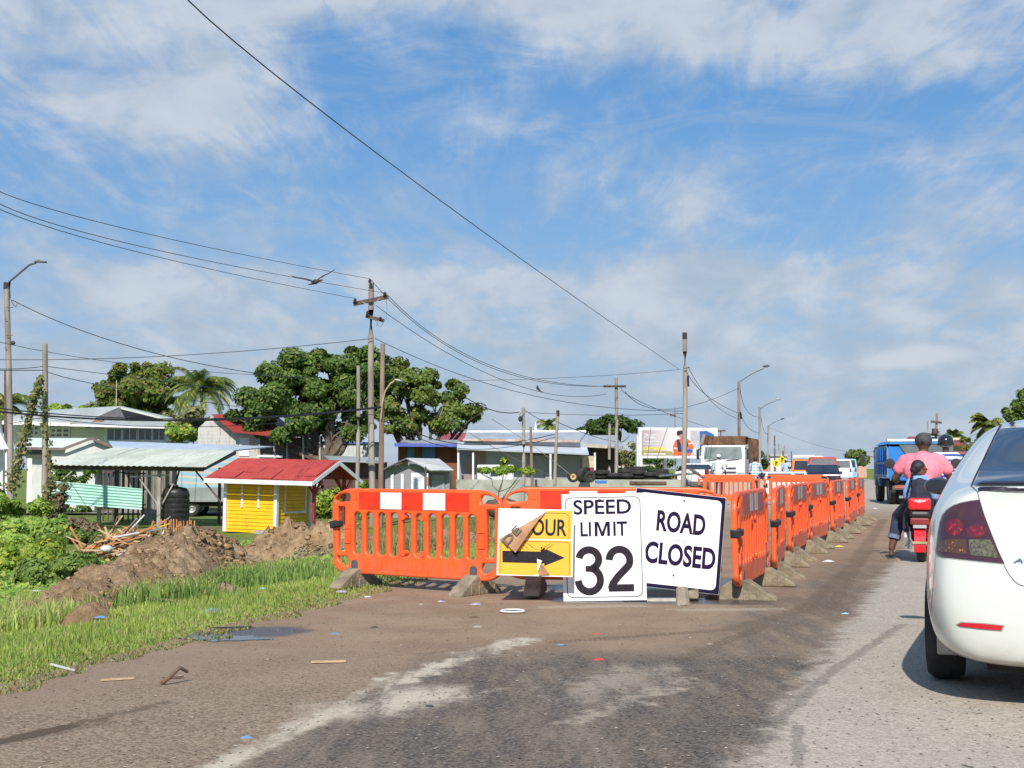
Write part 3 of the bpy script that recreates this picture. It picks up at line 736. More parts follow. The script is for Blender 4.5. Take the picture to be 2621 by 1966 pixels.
def limb_tube(mb, a, b, r0, r1, bend=.12, n=7, seg=5):
    a = Vector(a); b = Vector(b); L = (b - a).length; off = Vector((rnd.uniform(-1, 1), rnd.uniform(-1, 1), rnd.uniform(-.3, .6))) * bend * L
    pts = [a.lerp(b, i / seg) + off * math.sin(math.pi * i / seg) for i in range(seg + 1)]
    mb.tube(pts, r0, n, r1)
def tree(name, label, cat, base, blobs, n, size, m, trunk_r=.3, trunk_h=2.0, csize=.7, group=None, bark=None, forks=None):
    base = Vector(base); r = thing(name, label, cat, base, 0, group)
    bl = [((c[0] - base.x, c[1] - base.y, c[2] - base.z), rr) for c, rr in blobs]
    mb = MB(); top = Vector((0, 0, trunk_h)); limb_tube(mb, (0, 0, -.2), top, trunk_r, trunk_r * .75, .04, 10)
    for c, rr in (bl if forks is None else forks):
        c = Vector(c); mid = top.lerp(c, .5) + Vector((0, 0, -.1 * c.z))
        limb_tube(mb, top * .96, mid, trunk_r * .6, trunk_r * .35, .1); limb_tube(mb, mid, c, trunk_r * .35, trunk_r * .12, .1)
        for _ in range(3):
            e = c + Vector((rnd.uniform(-1, 1) * rr[0], rnd.uniform(-1, 1) * rr[1], rnd.uniform(-.2, .9) * rr[2])) * .7
            limb_tube(mb, mid.lerp(c, .5), e, trunk_r * .2, trunk_r * .05, .15, 5, 3)
    mb.build('trunk', bark or BARK, r, True)
    p, nn = clump_points(bl, n, csize)
    leaf_mesh('crown', p, nn, size, m, r)
    return r
def B(sx, sy, Y, rx, rz, ry=None):
    """crown lobe: pixel centre, depth, radii in pixels of the photo"""
    c = P(sx, sy, Y); k = Y / FPX; return (tuple(c), (rx * k, (ry or rx) * k, rz * k))
GZ = -1.0
def base_at(sx, Y): 
    p = P(sx, 1199, Y); return Vector((p.x, Y, ground_z(p.x, Y)))

# big tree in the middle
Y = 76
tree('broadleaf_tree', 'large dense dark green tree with a forked trunk behind the red-roofed kiosk', 'tree', base_at(830, Y),
     [B(840, 955, Y, 100, 55), B(715, 975, Y, 75, 50), B(940, 960, Y, 60, 50), B(640, 1035, Y, 60, 45), B(740, 1030, Y, 90, 60), B(860, 1030, Y, 90, 70), B(930, 1000, Y, 60, 70), B(800, 1090, Y, 90, 38), B(920, 1085, Y, 50, 35), B(870, 928, Y, 45, 36), B(690, 1085, Y, 60, 30), B(780, 960, Y, 80, 60), B(780, 1040, Y, 110, 60), B(850, 1105, Y, 70, 22), B(640, 1075, Y, 50, 28), B(730, 1115, Y, 60, 16)],
     58000, .135, LEAF_BIG, .42, 2.6, .75)
Y = 84
tree('broadleaf_tree', 'sparser olive-green tree with light gaps, right of the tall utility pole', 'tree', base_at(1075, Y),
     [B(965, 1010, Y, 50, 60), B(1010, 960, Y, 60, 45), B(1075, 990, Y, 65, 50), B(1030, 1050, Y, 70, 50), B(1130, 1040, Y, 60, 50), B(1185, 1080, Y, 55, 30), B(985, 1010, Y, 50, 60), B(1165, 1000, Y, 30, 28), B(1080, 1095, Y, 80, 34), B(1000, 1090, Y, 60, 40), B(1210, 1060, Y, 26, 22), B(1040, 1000, Y, 80, 60)],
     34000, .13, LEAF_OLIVE, .36, 2.4, .6)
Y = 108
tree('mango_tree', 'rounded mango tree with reddish new leaves behind the white house', 'tree', base_at(355, Y),
     [B(365, 985, Y, 85, 55), B(300, 1030, Y, 65, 50), B(420, 1020, Y, 50, 55), B(380, 955, Y, 45, 32), B(265, 1060, Y, 40, 35), B(350, 1060, Y, 90, 40), B(350, 1000, Y, 90, 60), B(430, 1070, Y, 50, 40), B(300, 1090, Y, 70, 30)],
     26000, .18, LEAF_MANGO, .4, 3, .9)
Y = 120
tree('leafy_tree', 'low bright green tree crown showing over the white house roof ridge', 'tree', base_at(180, Y), [B(165, 1055, Y, 45, 22), B(200, 1060, Y, 40, 20)], 3500, .24, LEAF_BRIGHT, .25, 3, .8)
Y = 92
tree('leafy_tree', 'loose yellowish-green tree between the white house and the ruined white shack', 'tree', base_at(480, Y), [B(470, 1095, Y, 60, 40), B(440, 1130, Y, 50, 40), B(500, 1075, Y, 40, 30)], 6000, .17, LEAF_MOTTLED, .2, 2.2, .6)
tree('leafy_tree', 'bright green bush right of the dark-windowed wall of the white house', 'tree', base_at(462, 80), [B(465, 1120, 80, 45, 26), B(440, 1115, 80, 30, 22)], 3600, .14, LEAF_BRIGHT, .15, 1.4, .5)
# dead shrub
mb = MB(); r = thing('dead_shrub', 'bare pale branches standing in front of the mango tree', 'shrub', base_at(400, 94)); 
def branch(mb, p, d, L, rad, k):
    q_ = p + d * L; mb.tube([p, p.lerp(q_, .5) + Vector((rnd.uniform(-.1, .1), 0, rnd.uniform(-.05, .1))), q_], rad, 5, rad * .6)
    if k > 0:
        for _ in range(rnd.choice((2, 3))):
            dd = (d + Vector((rnd.uniform(-.8, .8), rnd.uniform(-.6, .6), rnd.uniform(-.2, .6)))).normalized(); branch(mb, q_, dd, L * rnd.uniform(.6, .85), rad * .6, k - 1)
for _ in range(5): branch(mb, Vector((rnd.uniform(-.7, .7), 0, 1.2)), Vector((rnd.uniform(-.6, .6), 0, 1)).normalized(), 1.2, .05, 4)
branch(mb, Vector((0, 0, 0)), Vector((0, 0, 1)), 1.3, .08, 0)
mb.build('branches', BARK_PALE, r)

def palm(label, base, top, nf, L, droop=.9, m=LEAF_PALM, group=None, w=.055, leafl=.5):
    base = Vector(base); top = Vector(top) - base
    r = thing('palm_tree', label, 'palm tree', base, group=group)
    mb = MB(); limb_tube(mb, (0, 0, -.2), top, .17, .11, .03, 9, 8); mb.build('trunk', BARK_PALE, r, True)
    v, f = [], []
    for i in range(nf):
        an = 2 * math.pi * (i * .382) + rnd.uniform(-.2, .2); up = rnd.uniform(-.15, 1.25); d = Vector((math.cos(an), math.sin(an), 0))
        pts = []; N = 16; p = top.copy(); dirv = (d * math.cos(up) + Vector((0, 0, math.sin(up)))).normalized()
        for k in range(N + 1):
            pts.append(p.copy()); p = p + dirv * (L / N); dirv = (dirv + Vector((0, 0, -droop * 1.6 / N * (1 + k / N)))).normalized()
        for k in range(1, N):
            t_ = (pts[k + 1] - pts[k - 1]).normalized(); sd_ = t_.cross(Vector((0, 0, 1))).normalized(); ll = leafl * math.sin(math.pi * (k / N) ** .7) + .12
            for s in (-1, 1):
                for h in (0, .5):
                    b_ = pts[k].lerp(pts[k + 1], h); e = b_ + (sd_ * s * .75 + t_ * .45 + Vector((0, 0, -.55))).normalized() * ll
                    o_ = len(v); v += [tuple(b_ - t_ * w), tuple(b_ + t_ * w), tuple(e)]; f.append((o_, o_ + 1, o_ + 2))
            o_ = len(v); v += [tuple(pts[k] + Vector((0, 0, .03))), tuple(pts[k] - Vector((0, 0, .03))), tuple(pts[k + 1] - Vector((0, 0, .03))), tuple(pts[k + 1] + Vector((0, 0, .03)))]; f.append((o_, o_ + 1, o_ + 2, o_ + 3))
    me = bpy.data.meshes.new('fronds'); me.from_pydata(v, [], f); me.materials.append(m); o = bpy.data.objects.new('fronds', me); COL.objects.link(o); o.parent = r
    return r
Y = 100
palm('coconut palm with drooping fronds between the mango tree and the big dark tree', base_at(520, Y), P(514, 1000, Y), 36, 3.3, 1.0, leafl=.75)
palm('dark palm fronds hanging behind the lamp pole at the left edge', base_at(15, 90), P(12, 1040, 90), 18, 2.6, 1.1, leafl=.7)
palm('tiny palm above the grey shop roof beside its white spire', base_at(1402, 150), P(1402, 1090, 150), 14, 1.7, .9, leafl=.5)
palm('palm behind the roof of the white car at the right edge', base_at(2520, 70), P(2530, 1088, 70), 18, 1.15, .9, leafl=.38)
palm('small far palm above the red-roofed houses beyond the helmeted rider', base_at(2440, 130), P(2440, 1117, 130), 14, 1.3, .9, leafl=.45)
Y = 125
tree('round_tree', 'dome-shaped dark tree behind the houses left of the billboard', 'tree', base_at(1565, Y),
     [B(1555, 1100, Y, 60, 30), B(1590, 1105, Y, 50, 30), B(1530, 1115, Y, 35, 25), B(1575, 1125, Y, 65, 25)], 9000, .2, LEAF_DARK, .4, 3, .8)
tree('leafy_tree', 'leafy branch tops entering at the right edge above the white car', 'tree', base_at(2625, 75), [B(2610, 1050, 75, 40, 26), B(2590, 1072, 75, 28, 14), B(2640, 1020, 75, 26, 28)], 3500, .13, LEAF_BIG, .25, 3, .5)
tree('leafy_tree', 'bushy olive tree left of the blue truck, far down the road', 'tree', base_at(2190, 130), [B(2185, 1172, 130, 22, 17), B(2205, 1178, 130, 20, 16), B(2190, 1190, 130, 30, 12)], 2600, .2, LEAF_OLIVE, .25, 2, .6)
tree('leafy_tree', 'dark tree seen past the right side of the white tipper truck', 'tree', base_at(1936, 140), [B(1934, 1175, 140, 14, 18), B(1945, 1190, 140, 18, 12)], 1500, .22, LEAF_DARK, .2, 2, .6)
tree('leafy_tree', 'autumn-tinted small tree by the red-roofed houses at the far right', 'tree', base_at(2475, 110), [B(2470, 1128, 110, 10, 9), B(2490, 1140, 110, 16, 9), B(2478, 1150, 110, 30, 9)], 1500, .14, LEAF_MANGO, .12, 2, .4)
# hedges and bushes of the yards
def bush(label, specs, n, size, m, cat='bush', name='bush', cs=.4, full=True):
    Y = specs[0][2]; b_ = base_at(specs[0][0], Y); r = thing(name, label, cat, b_)
    bl = []
    for s_ in specs:
        c, rr = B(*s_); bl.append(((c[0] - b_.x, c[1] - b_.y, c[2] - b_.z), rr))
        lz = c[2] - b_.z; nz = int(lz / (rr[2] * .9)) if full else 0
        for k in range(1, nz + 1): bl.append(((c[0] - b_.x, c[1] - b_.y - .1 * k, max(.1, lz - k * rr[2] * .9)), (rr[0] * 1.05, rr[1], rr[2])))
    mb = MB()
    for c, rr in bl:
        for _ in range(3): limb_tube(mb, (c[0] * .8, c[1], -.05), (c[0] + rnd.uniform(-.4, .4) * rr[0], c[1], c[2]), .025, .012, .1, 5, 3)
    mb.build('stems', BARK, r); p, nn = clump_points(bl, n, cs); leaf_mesh('foliage', p, nn, size, m, r); return r
bush('bright hedge in the yard right of the yellow kiosk', [(810, 1275, 60, 30, 16), (845, 1270, 60, 25, 18), (870, 1262, 60, 20, 14)], 3000, .085, LEAF_BRIGHT, cs=.3)
bush('small round bush at the foot of the tall utility pole', [(933, 1245, 60, 14, 14)], 600, .08, LEAF_BRIGHT, cs=.25)
bush('dark bushes under the left half of the billboard', [(1660, 1195, 88, 28, 26), (1700, 1190, 88, 24, 26)], 3200, .12, LEAF_BIG, cs=.35)
bush('flowering yellow-green bush in front of the pale house', [(1600, 1180, 84, 26, 28), (1570, 1200, 84, 26, 20), (1545, 1190, 84, 18, 18), (1620, 1165, 84, 14, 28)], 3600, .12, LEAF_MOTTLED, cs=.35)
bush('green plant behind the corrugated panel inside the open shed', [(215, 1215, 66, 26, 26), (165, 1205, 66, 24, 18)], 2200, .11, LEAF_BIG, cs=.35)
r = tree('young_tree', 'young flat-topped tree on a thin bent stem behind the joint of the two front barriers', 'tree', base_at(1277, 56), [B(1245, 1206, 56, 32, 8), B(1290, 1207, 56, 40, 10), B(1340, 1208, 56, 26, 7), B(1292, 1186, 56, 7, 10)], 2200, .085, LEAF_BRIGHT, .035, 1.35, .2)

# thicket at the left edge
def thicket():
    pts, nn = [], []
    specs = [(30, 1290, 42, 70, 60), (110, 1270, 46, 45, 45), (60, 1360, 30, 100, 60), (150, 1400, 30, 70, 45), (-20, 1380, 28, 60, 90), (230, 1430, 27, 60, 28), (30, 1440, 24, 110, 35)]
    return specs
bush('leafy creeper thicket around the left-hand poles', [(20, 1325, 40, 60, 48), (95, 1320, 43, 36, 36), (150, 1345, 41, 20, 26), (-30, 1290, 45, 40, 45)], 17000, .085, LEAF_CREEP, 'thicket', 'creeper_thicket', .35)
bush('sunlit yellow-green broadleaf weeds at the left edge in front of the thicket', [(65, 1420, 31, 55, 30), (0, 1436, 29, 45, 28), (125, 1412, 33, 30, 20)], 15000, .07, LEAF_BRIGHT, 'weeds', 'weed_clump', .28)
bush('feathery green weeds between the thicket and the dirt mound', [(185, 1440, 27, 40, 18), (120, 1455, 26, 55, 18)], 16000, .05, leafmat('leaf_weed', (.08, .16, .025), (.32, .42, .10)), 'weeds', 'weed_clump', .25)
bush('brown dead creeper heaped beside the bare pole', [(150, 1265, 48, 24, 30), (140, 1300, 48, 20, 24)], 2400, .075, LEAF_DRY, 'creeper', 'dead_creeper', .25)
bush('brown scrub and dead vines below the corrugated panel', [(180, 1345, 44, 40, 18), (225, 1355, 44, 40, 12), (150, 1340, 44, 22, 18)], 3500, .07, LEAF_DRY, 'scrub', 'dead_scrub', .25)
bush('green scrub patch at the foot of the corrugated panel', [(190, 1375, 40, 50, 14), (130, 1385, 38, 30, 14)], 3000, .06, leafmat('leaf_weed', (.08, .16, .025), (.32, .42, .10)), 'scrub', 'scrub', .25)
def vine(label, path, Y, rad, n, m):
    b_ = PD(*path[0], Y); r = thing('climbing_vine', label, 'vine', b_)
    pp = [PD(x, y, Y - .25) - b_ for x, y in path]; mb = MB(); mb.tube(pp, .02, 5, .01); mb.build('stem', BARK, r)
    P_ = []
    for i in range(n):
        k = rnd.random() * (len(pp) - 1); a = int(k); q_ = pp[a].lerp(pp[a + 1], k - a); w_ = rad * (1 - .6 * k / (len(pp) - 1))
        P_.append((q_.x + rnd.gauss(0, w_), q_.y + rnd.gauss(0, .12), q_.z + rnd.gauss(0, w_)))
    leaf_mesh('leaves', np.array(P_), np.tile((0, -1, .3), (n, 1)), .075, m, r)
vine('mottled vine climbing diagonally between the two left poles', [(25, 1060), (38, 1000), (55, 945), (65, 890), (78, 850), (88, 815)], 44.5, .11, 1000, LEAF_MOTTLED)
vine('sparse creeper hanging on the bare pole near the corrugated panel', [(92, 1100), (104, 1060), (112, 1040), (96, 900), (92, 840)], 44.6, .09, 420, LEAF_MOTTLED)

# ---------------------------------------------------------------- grass
def grass(name, label, n, sampler, h0, h1, m, wid=.006, lean=.45):
    pts = []
    while len(pts) < n:
        q_ = sampler()
        if q_ is not None: pts.append(q_)
    p = np.array(pts); k = len(p); h = nr.uniform(h0, h1, k) * p[:, 3]; a = nr.uniform(0, 2 * np.pi, k); ln = nr.uniform(0, lean, k) * h; wd = wid * (1 + .12 * p[:, 1]) * nr.uniform(.7, 1.3, k)
    wa = nr.uniform(0, 2 * np.pi, k); wx, wy = np.cos(wa) * wd, np.sin(wa) * wd
    v = np.empty((k, 5, 3)); dx, dy = np.cos(a) * ln, np.sin(a) * ln
    for i, (s, f, z) in enumerate(((-1, 0, -.01), (1, 0, -.01), (.7, .35, .6), (-.7, .35, .6))):
        v[:, i, 0] = p[:, 0] + s * wx + dx * f; v[:, i, 1] = p[:, 1] + s * wy + dy * f; v[:, i, 2] = p[:, 2] + h * z
    v[:, 4, 0] = p[:, 0] + dx; v[:, 4, 1] = p[:, 1] + dy; v[:, 4, 2] = p[:, 2] + h * (1 - .3 * (ln / (h + 1e-6)))
    me = bpy.data.meshes.new(name); me.vertices.add(k * 5); me.loops.add(k * 7); me.polygons.add(k * 2)
    me.vertices.foreach_set('co', v.reshape(-1)); b_ = np.arange(k)[:, None] * 5
    li = np.concatenate([b_ + np.array([0, 1, 2, 3]), b_ + np.array([3, 2, 4])], 1).reshape(-1).astype(np.int32)
    me.loops.foreach_set('vertex_index', li); st = np.stack([np.arange(k) * 7, np.arange(k) * 7 + 4], 1).reshape(-1).astype(np.int32)
    me.polygons.foreach_set('loop_start', st); me.polygons.foreach_set('loop_total', np.tile([4, 3], k).astype(np.int32)); me.update(); me.materials.append(m)
    o = bpy.data.objects.new(name, me); COL.objects.link(o); return tag(o, label, kind='stuff')
def verge():
    y = 5.8 + 20 * rnd.random() ** 1.5; d = rnd.random() ** .9 * 4.2; x = edge_x(y) - d + .18
    if abs(x) > y * .42 + .6: return None
    den = .5 + .5 * noise.noise(Vector((x * 1.8, y * 1.8, 0)))
    if d < .5 and rnd.random() > (d + .12) * 1.7 * (den + .45): return None
    if rnd.random() > den + .42: return None
    hh = (.35 + .65 * min(1, d / .9)) * (.6 + .8 * den)
    return (x, y, ground_z(x, y), hh)
grass('verge_grass', 'sunlit tufty grass along the left edge of the road', 110000, verge, .028, .085, GRASSM, .0022)
def behind():
    y = rnd.uniform(14.5, 42); d = rnd.random() * 9 + .05; x = edge_x(y) - d
    if abs(x) > y * .42: return None
    den = .5 + .5 * noise.noise(Vector((x * .7, y * .7, 7)))
    if rnd.random() > den + .25: return None
    return (x, y, ground_z(x, y), .5 + den)
grass('yard_grass', 'patchy grass behind the front barriers', 42000, behind, .03, .085, leafmat('grass_yard', (.20, .30, .05), (.62, .70, .20), (.62, .54, .28), .18, .45), .003, .9)
def longg():
    c = rnd.choice(((560, 1405, 15.2, .55), (610, 1420, 15.0, .45), (395, 1500, 13.0, .35), (470, 1430, 15.5, .5), (650, 1450, 15.5, .4)))
    p = P(c[0], c[1], c[2]); x = p.x + rnd.gauss(0, c[3]); y = c[2] + rnd.gauss(0, .35); return (x, y, ground_z(x, y) + .02, 1)
grass('long_grass', 'darker long grass growing against the dirt mound', 2600, longg, .10, .30, GRASS_LONG, .0035, .7)
def tufts():
    y = rnd.uniform(11, 17.5); d = rnd.uniform(1.9, 3.6); x = edge_x(y) - d
    if noise.noise(Vector((x * 1.1, y * 1.1, 5))) < .05: return None
    return (x, y, ground_z(x, y) + .03, .7 + rnd.random() * .6)
grass('mound_grass', 'bright grass tufts breaking up the foot of the dirt mound', 9000, tufts, .08, .24, leafmat('grass_yard', (.11, .19, .035), (.36, .44, .11), (.45, .38, .18), .18, .4), .003, .7)
def creep():
    y = 5.8 + 10 * rnd.random() ** 1.2; x = edge_x(y) + .16 - rnd.random() ** 2 * .55 + .22 * noise.noise(Vector((y * 2.3, 0, 0)))
    return (x, y, max(ground_z(x, y), .004), 1)
grass('edge_creeping_grass', 'brownish creeping grass straggling on to the asphalt edge', 6500, creep, .008, .030, leafmat('grass_edge', (.15, .19, .05), (.40, .42, .15), (.40, .26, .10), .22, .3), .0025, 1.6)
def dryg():
    c = rnd.choice(((1120, 1300, 24, 1.1), (1190, 1310, 26, 1.0), (1060, 1330, 22, .5)))
    p = P(c[0], c[1], c[2]); x = p.x + rnd.gauss(0, c[3] * .6); y = c[2] + rnd.gauss(0, 1.2)
    if x > edge_x(y) - .1: x = edge_x(y) - .1 - rnd.random()
    return (x, y, ground_z(x, y), 1)
grass('tall_straw', 'tall straw-coloured grass behind the left barrier', 6000, dryg, .18, .48, leafmat('straw', (.17, .19, .06), (.40, .38, .16)), .0035, .5)
def groundcover():
    pts = []
    for _ in range(38000):
        y = rnd.uniform(13.5, 40); x = edge_x(y) - rnd.uniform(3.0, 13)
        if abs(x) > y * .42: continue
        if noise.noise(Vector((x * .5, y * .5, 3))) < -.28: continue
        pts.append((x, y, ground_z(x, y) + rnd.uniform(.0, .11)))
    o = leaf_mesh('ground_creeper', np.array(pts), np.tile((0, -.2, 1), (len(pts), 1)), .055, LEAF_CREEP, aspect=.7); tag(o, 'low leafy creeper covering the ground left of the mound', kind='stuff')
groundcover()

# ---------------------------------------------------------------- mounds of dug earth
m, t, b = base_mat('dug_earth'); tc = t.node('ShaderNodeTexCoord').outputs['Object']
n = t.noise(tc, 2.2, 7, .62); n2 = t.noise(tc, 13, 6, .65)
c = t.mix(t.ramp(n, .32, .68), (.34, .215, .115), (.52, .37, .225)); c = t.mix(t.m('MULTIPLY', t.ramp(n2, .38, .62), .55), c, (.17, .105, .058))
c = t.mix(t.m('MULTIPLY', t.ramp(n2, .60, .75), .5), c, (.38, .30, .20)); t.put(b.inputs['Base Color'], c); b.inputs['Roughness'].default_value = .97; b.inputs['Specular IOR Level'].default_value = .1
t.put(b.inputs['Normal'], t.bump(t.noise(tc, 18, 8, .72), 1.0, .05)); EARTH = m
def mound(name, label, ridge, seed, rough=.12, step=.045, cat='earth mound', m=EARTH):
    """ridge: (x, y, top height above ground, radius)"""
    xs_ = [p[0] for p in ridge]; ys_ = [p[1] for p in ridge]; R_ = max(p[3] for p in ridge) * 1.5
    x0, x1, y0, y1 = min(xs_) - R_, max(xs_) + R_, min(ys_) - R_, max(ys_) + R_
    gx = np.arange(x0, x1, step); gy = np.arange(y0, y1, step * 1.3); v = []; keep = []
    for y in gy:
        for x in gx:
            h = 0
            for (a, b_, hh, rr) in ridge:
                d2 = ((x - a) ** 2 + (y - b_) ** 2) / (rr * rr)
                if d2 < 1: h = max(h, hh * (1 - d2) ** 1.1)
            p = Vector((x + seed, y, 0))
            b1_ = abs(noise.noise(p * 2.6)) * 2.0; b2_ = abs(noise.noise(p * 6.3 + Vector((3, 1, 0)))) * 2.0; lump = (noise.noise(p * 1.9) * .55 + b1_ * .42 - .12 + b2_ * .5 + abs(noise.noise(p * 11)) * .75 + noise.noise(p * 24) * .26) * rough * (.6 + .9 * min(1, h * 1.6))
            h2 = h * (1 + .25 * noise.noise(p * 1.4)) + lump * min(1, h * 5 + .0) - .05
            v.append((x, y, ground_z(x, y) + h2)); keep.append(h2 > -.045)
    nx = len(gx); f = []
    for j in range(len(gy) - 1):
        for i in range(nx - 1):
            q_ = (j * nx + i, j * nx + i + 1, (j + 1) * nx + i + 1, (j + 1) * nx + i)
            if any(keep[k] for k in q_): f.append(q_)
    me = bpy.data.meshes.new(name); me.from_pydata(v, [], f); me.materials.append(m); me.polygons.foreach_set('use_smooth', [True] * len(f))
    bm = bmesh.new(); bm.from_mesh(me); bmesh.ops.delete(bm, geom=[v_ for v_ in bm.verts if not v_.link_faces], context='VERTS'); bm.to_mesh(me); bm.free()
    o = bpy.data.objects.new(name, me); COL.objects.link(o); return tag(o, label, cat)
def rp(sx, sy, Y, z_extra=0):
    p = P(sx, sy, Y); return p.x, Y, p.z - ground_z(p.x, Y)
rg = []
def ridge_from(pts, rad):
    out = []
    for i in range(len(pts) - 1):
        for k in range(9):
            f = k / 9; a, b_ = pts[i], pts[i + 1]; sx, sy, Y = [a[j] + (b_[j] - a[j]) * f for j in range(3)]; rr = rad[i] + (rad[i + 1] - rad[i]) * f
            x, y, h = rp(sx, sy, Y); out.append((x, y, max(.05, h), rr))
    return out
mound('earth_mound', 'long brown mound of dug earth running from the left edge up to a lumpy peak', ridge_from([(-60, 1592, 11.6), (60, 1562, 12.0), (170, 1512, 12.6), (290, 1450, 13.8), (400, 1410, 15.2), (480, 1366, 17.0), (545, 1366, 17.6), (590, 1405, 17.6), (600, 1440, 17.4)], [.38, .42, .55, .75, .75, .66, .60, .50, .42]), 0, .13)
mound('earth_mound', 'small clod heap at the near foot of the long earth mound', ridge_from([(205, 1545, 11.2), (230, 1540, 11.3)], [.24, .26]), 9, .12, .03)
mound('earth_mound', 'crumbled earth patch with a split plank beside it', ridge_from([(395, 1500, 13.4), (440, 1492, 13.6), (470, 1505, 13.6)], [.35, .45, .3]), 4, .12, .035)
mound('earth_mound', 'low earth lump between the long mound and the left barrier', ridge_from([(540, 1500, 13.8), (575, 1492, 14.0)], [.3, .35]), 12, .10, .035)
mound('earth_mound', 'greyish clods on the grass right of the long mound peak', ridge_from([(620, 1440, 17.2), (650, 1430, 18.0)], [.5, .45]), 15, .14, .04)
mound('earth_mound', 'straw-covered mound left of the left barrier, below the kiosk', ridge_from([(650, 1395, 22.5), (720, 1362, 23), (790, 1355, 23.2), (850, 1362, 23), (930, 1372, 23), (980, 1382, 23)], [.6, .8, .85, .8, .7, .5]), 21, .18, .06)
mound('earth_mound', 'low mound seen through the slots of the left barrier', ridge_from([(1060, 1378, 21), (1130, 1362, 22), (1230, 1378, 22)], [.7, .9, .7]), 27, .16, .06)
def clods(mult=1):
    v, f = [], []
    for (sx, sy, Y, n, rs, sp) in ((90, 1575, 11.9, 50, .035, .5), (230, 1500, 12.9, 90, .045, .6), (360, 1440, 14.6, 110, .06, .6), (450, 1390, 16.4, 110, .09, .5), (545, 1385, 17.2, 110, .10, .42), (600, 1425, 17.0, 60, .08, .35), (435, 1505, 13.4, 45, .045, .35), (225, 1555, 11.0, 30, .03, .2), (760, 1385, 22.3, 70, .09, .9), (1150, 1380, 21.4, 50, .09, 1.0)):
        c = P(sx, sy, Y)
        for _ in range(n * mult):
            x, y = c.x + rnd.gauss(0, sp * .7), Y + rnd.gauss(0, sp * .6)
            z = None
            for mv in MOUND_BVH:
                h = mv.ray_cast(Vector((x, y, 3)), Vector((0, 0, -1)))
                if h[0] is not None: z = max(h[0].z, z if z is not None else -9)
            if z is None: continue
            r_ = rs * .62 * rnd.uniform(.25, 1.0) ** .8; o_ = len(v); sd_ = rnd.random() * 50
            for j in range(1, 5):
                for i in range(7):
                    th_, ph = math.pi * j / 5, 2 * math.pi * i / 7; d = Vector((math.sin(th_) * math.cos(ph), math.sin(th_) * math.sin(ph), math.cos(th_)))
                    k = 1 + 1.1 * noise.noise(d * 2.1 + Vector((sd_, 0, 0))); v.append((x + d.x * r_ * k, y + d.y * r_ * k, z + r_ * .25 + d.z * r_ * .75 * k))
            for j in range(3):
                for i in range(7): a = o_ + j * 7 + i; b_ = o_ + j * 7 + (i + 1) % 7; f.append((a, b_, b_ + 7, a + 7))
            f.append(tuple(o_ + i for i in range(7))); f.append(tuple(o_ + 21 + i for i in range(6, -1, -1)))
    me = bpy.data.meshes.new('earth_clods'); me.from_pydata(v, [], f); me.materials.append(CLODM); me.polygons.foreach_set('use_smooth', [True] * len(f)); o = bpy.data.objects.new('earth_clods', me); COL.objects.link(o); tag(o, 'loose clods of dug earth lying over the mounds', kind='stuff')
CLODM = mat('clod_earth', (.38, .26, .15), .97, (.27, .175, .10), 7, bump=.8, bscale=30, bdist=.02, island=.3, spec=.1)
MOUND_BVH = [BVHTree.FromPolygons([tuple(q.co) for q in o_.data.vertices], [tuple(p_.vertices) for p_ in o_.data.polygons]) for o_ in COL.objects if o_.name.startswith('earth_mound')]
clods()
# straw on the second mound
P_ = []
for _ in range(5200):
    sx = rnd.uniform(650, 960); x = P(sx, 1350, 23).x; y = 23 + rnd.gauss(0, .55); P_.append((x, y, ground_z(x, y) + max(.06, .40 - .35 * abs(sx - 790) / 190 - .35 * abs(y - 23)) + rnd.uniform(-.03, .10)))
o = leaf_mesh('straw_litter', np.array(P_), np.tile((0, -.4, 1), (len(P_), 1)), .085, DRYGRASS, aspect=.13); tag(o, 'dry straw strewn over the mound below the kiosk', kind='stuff')

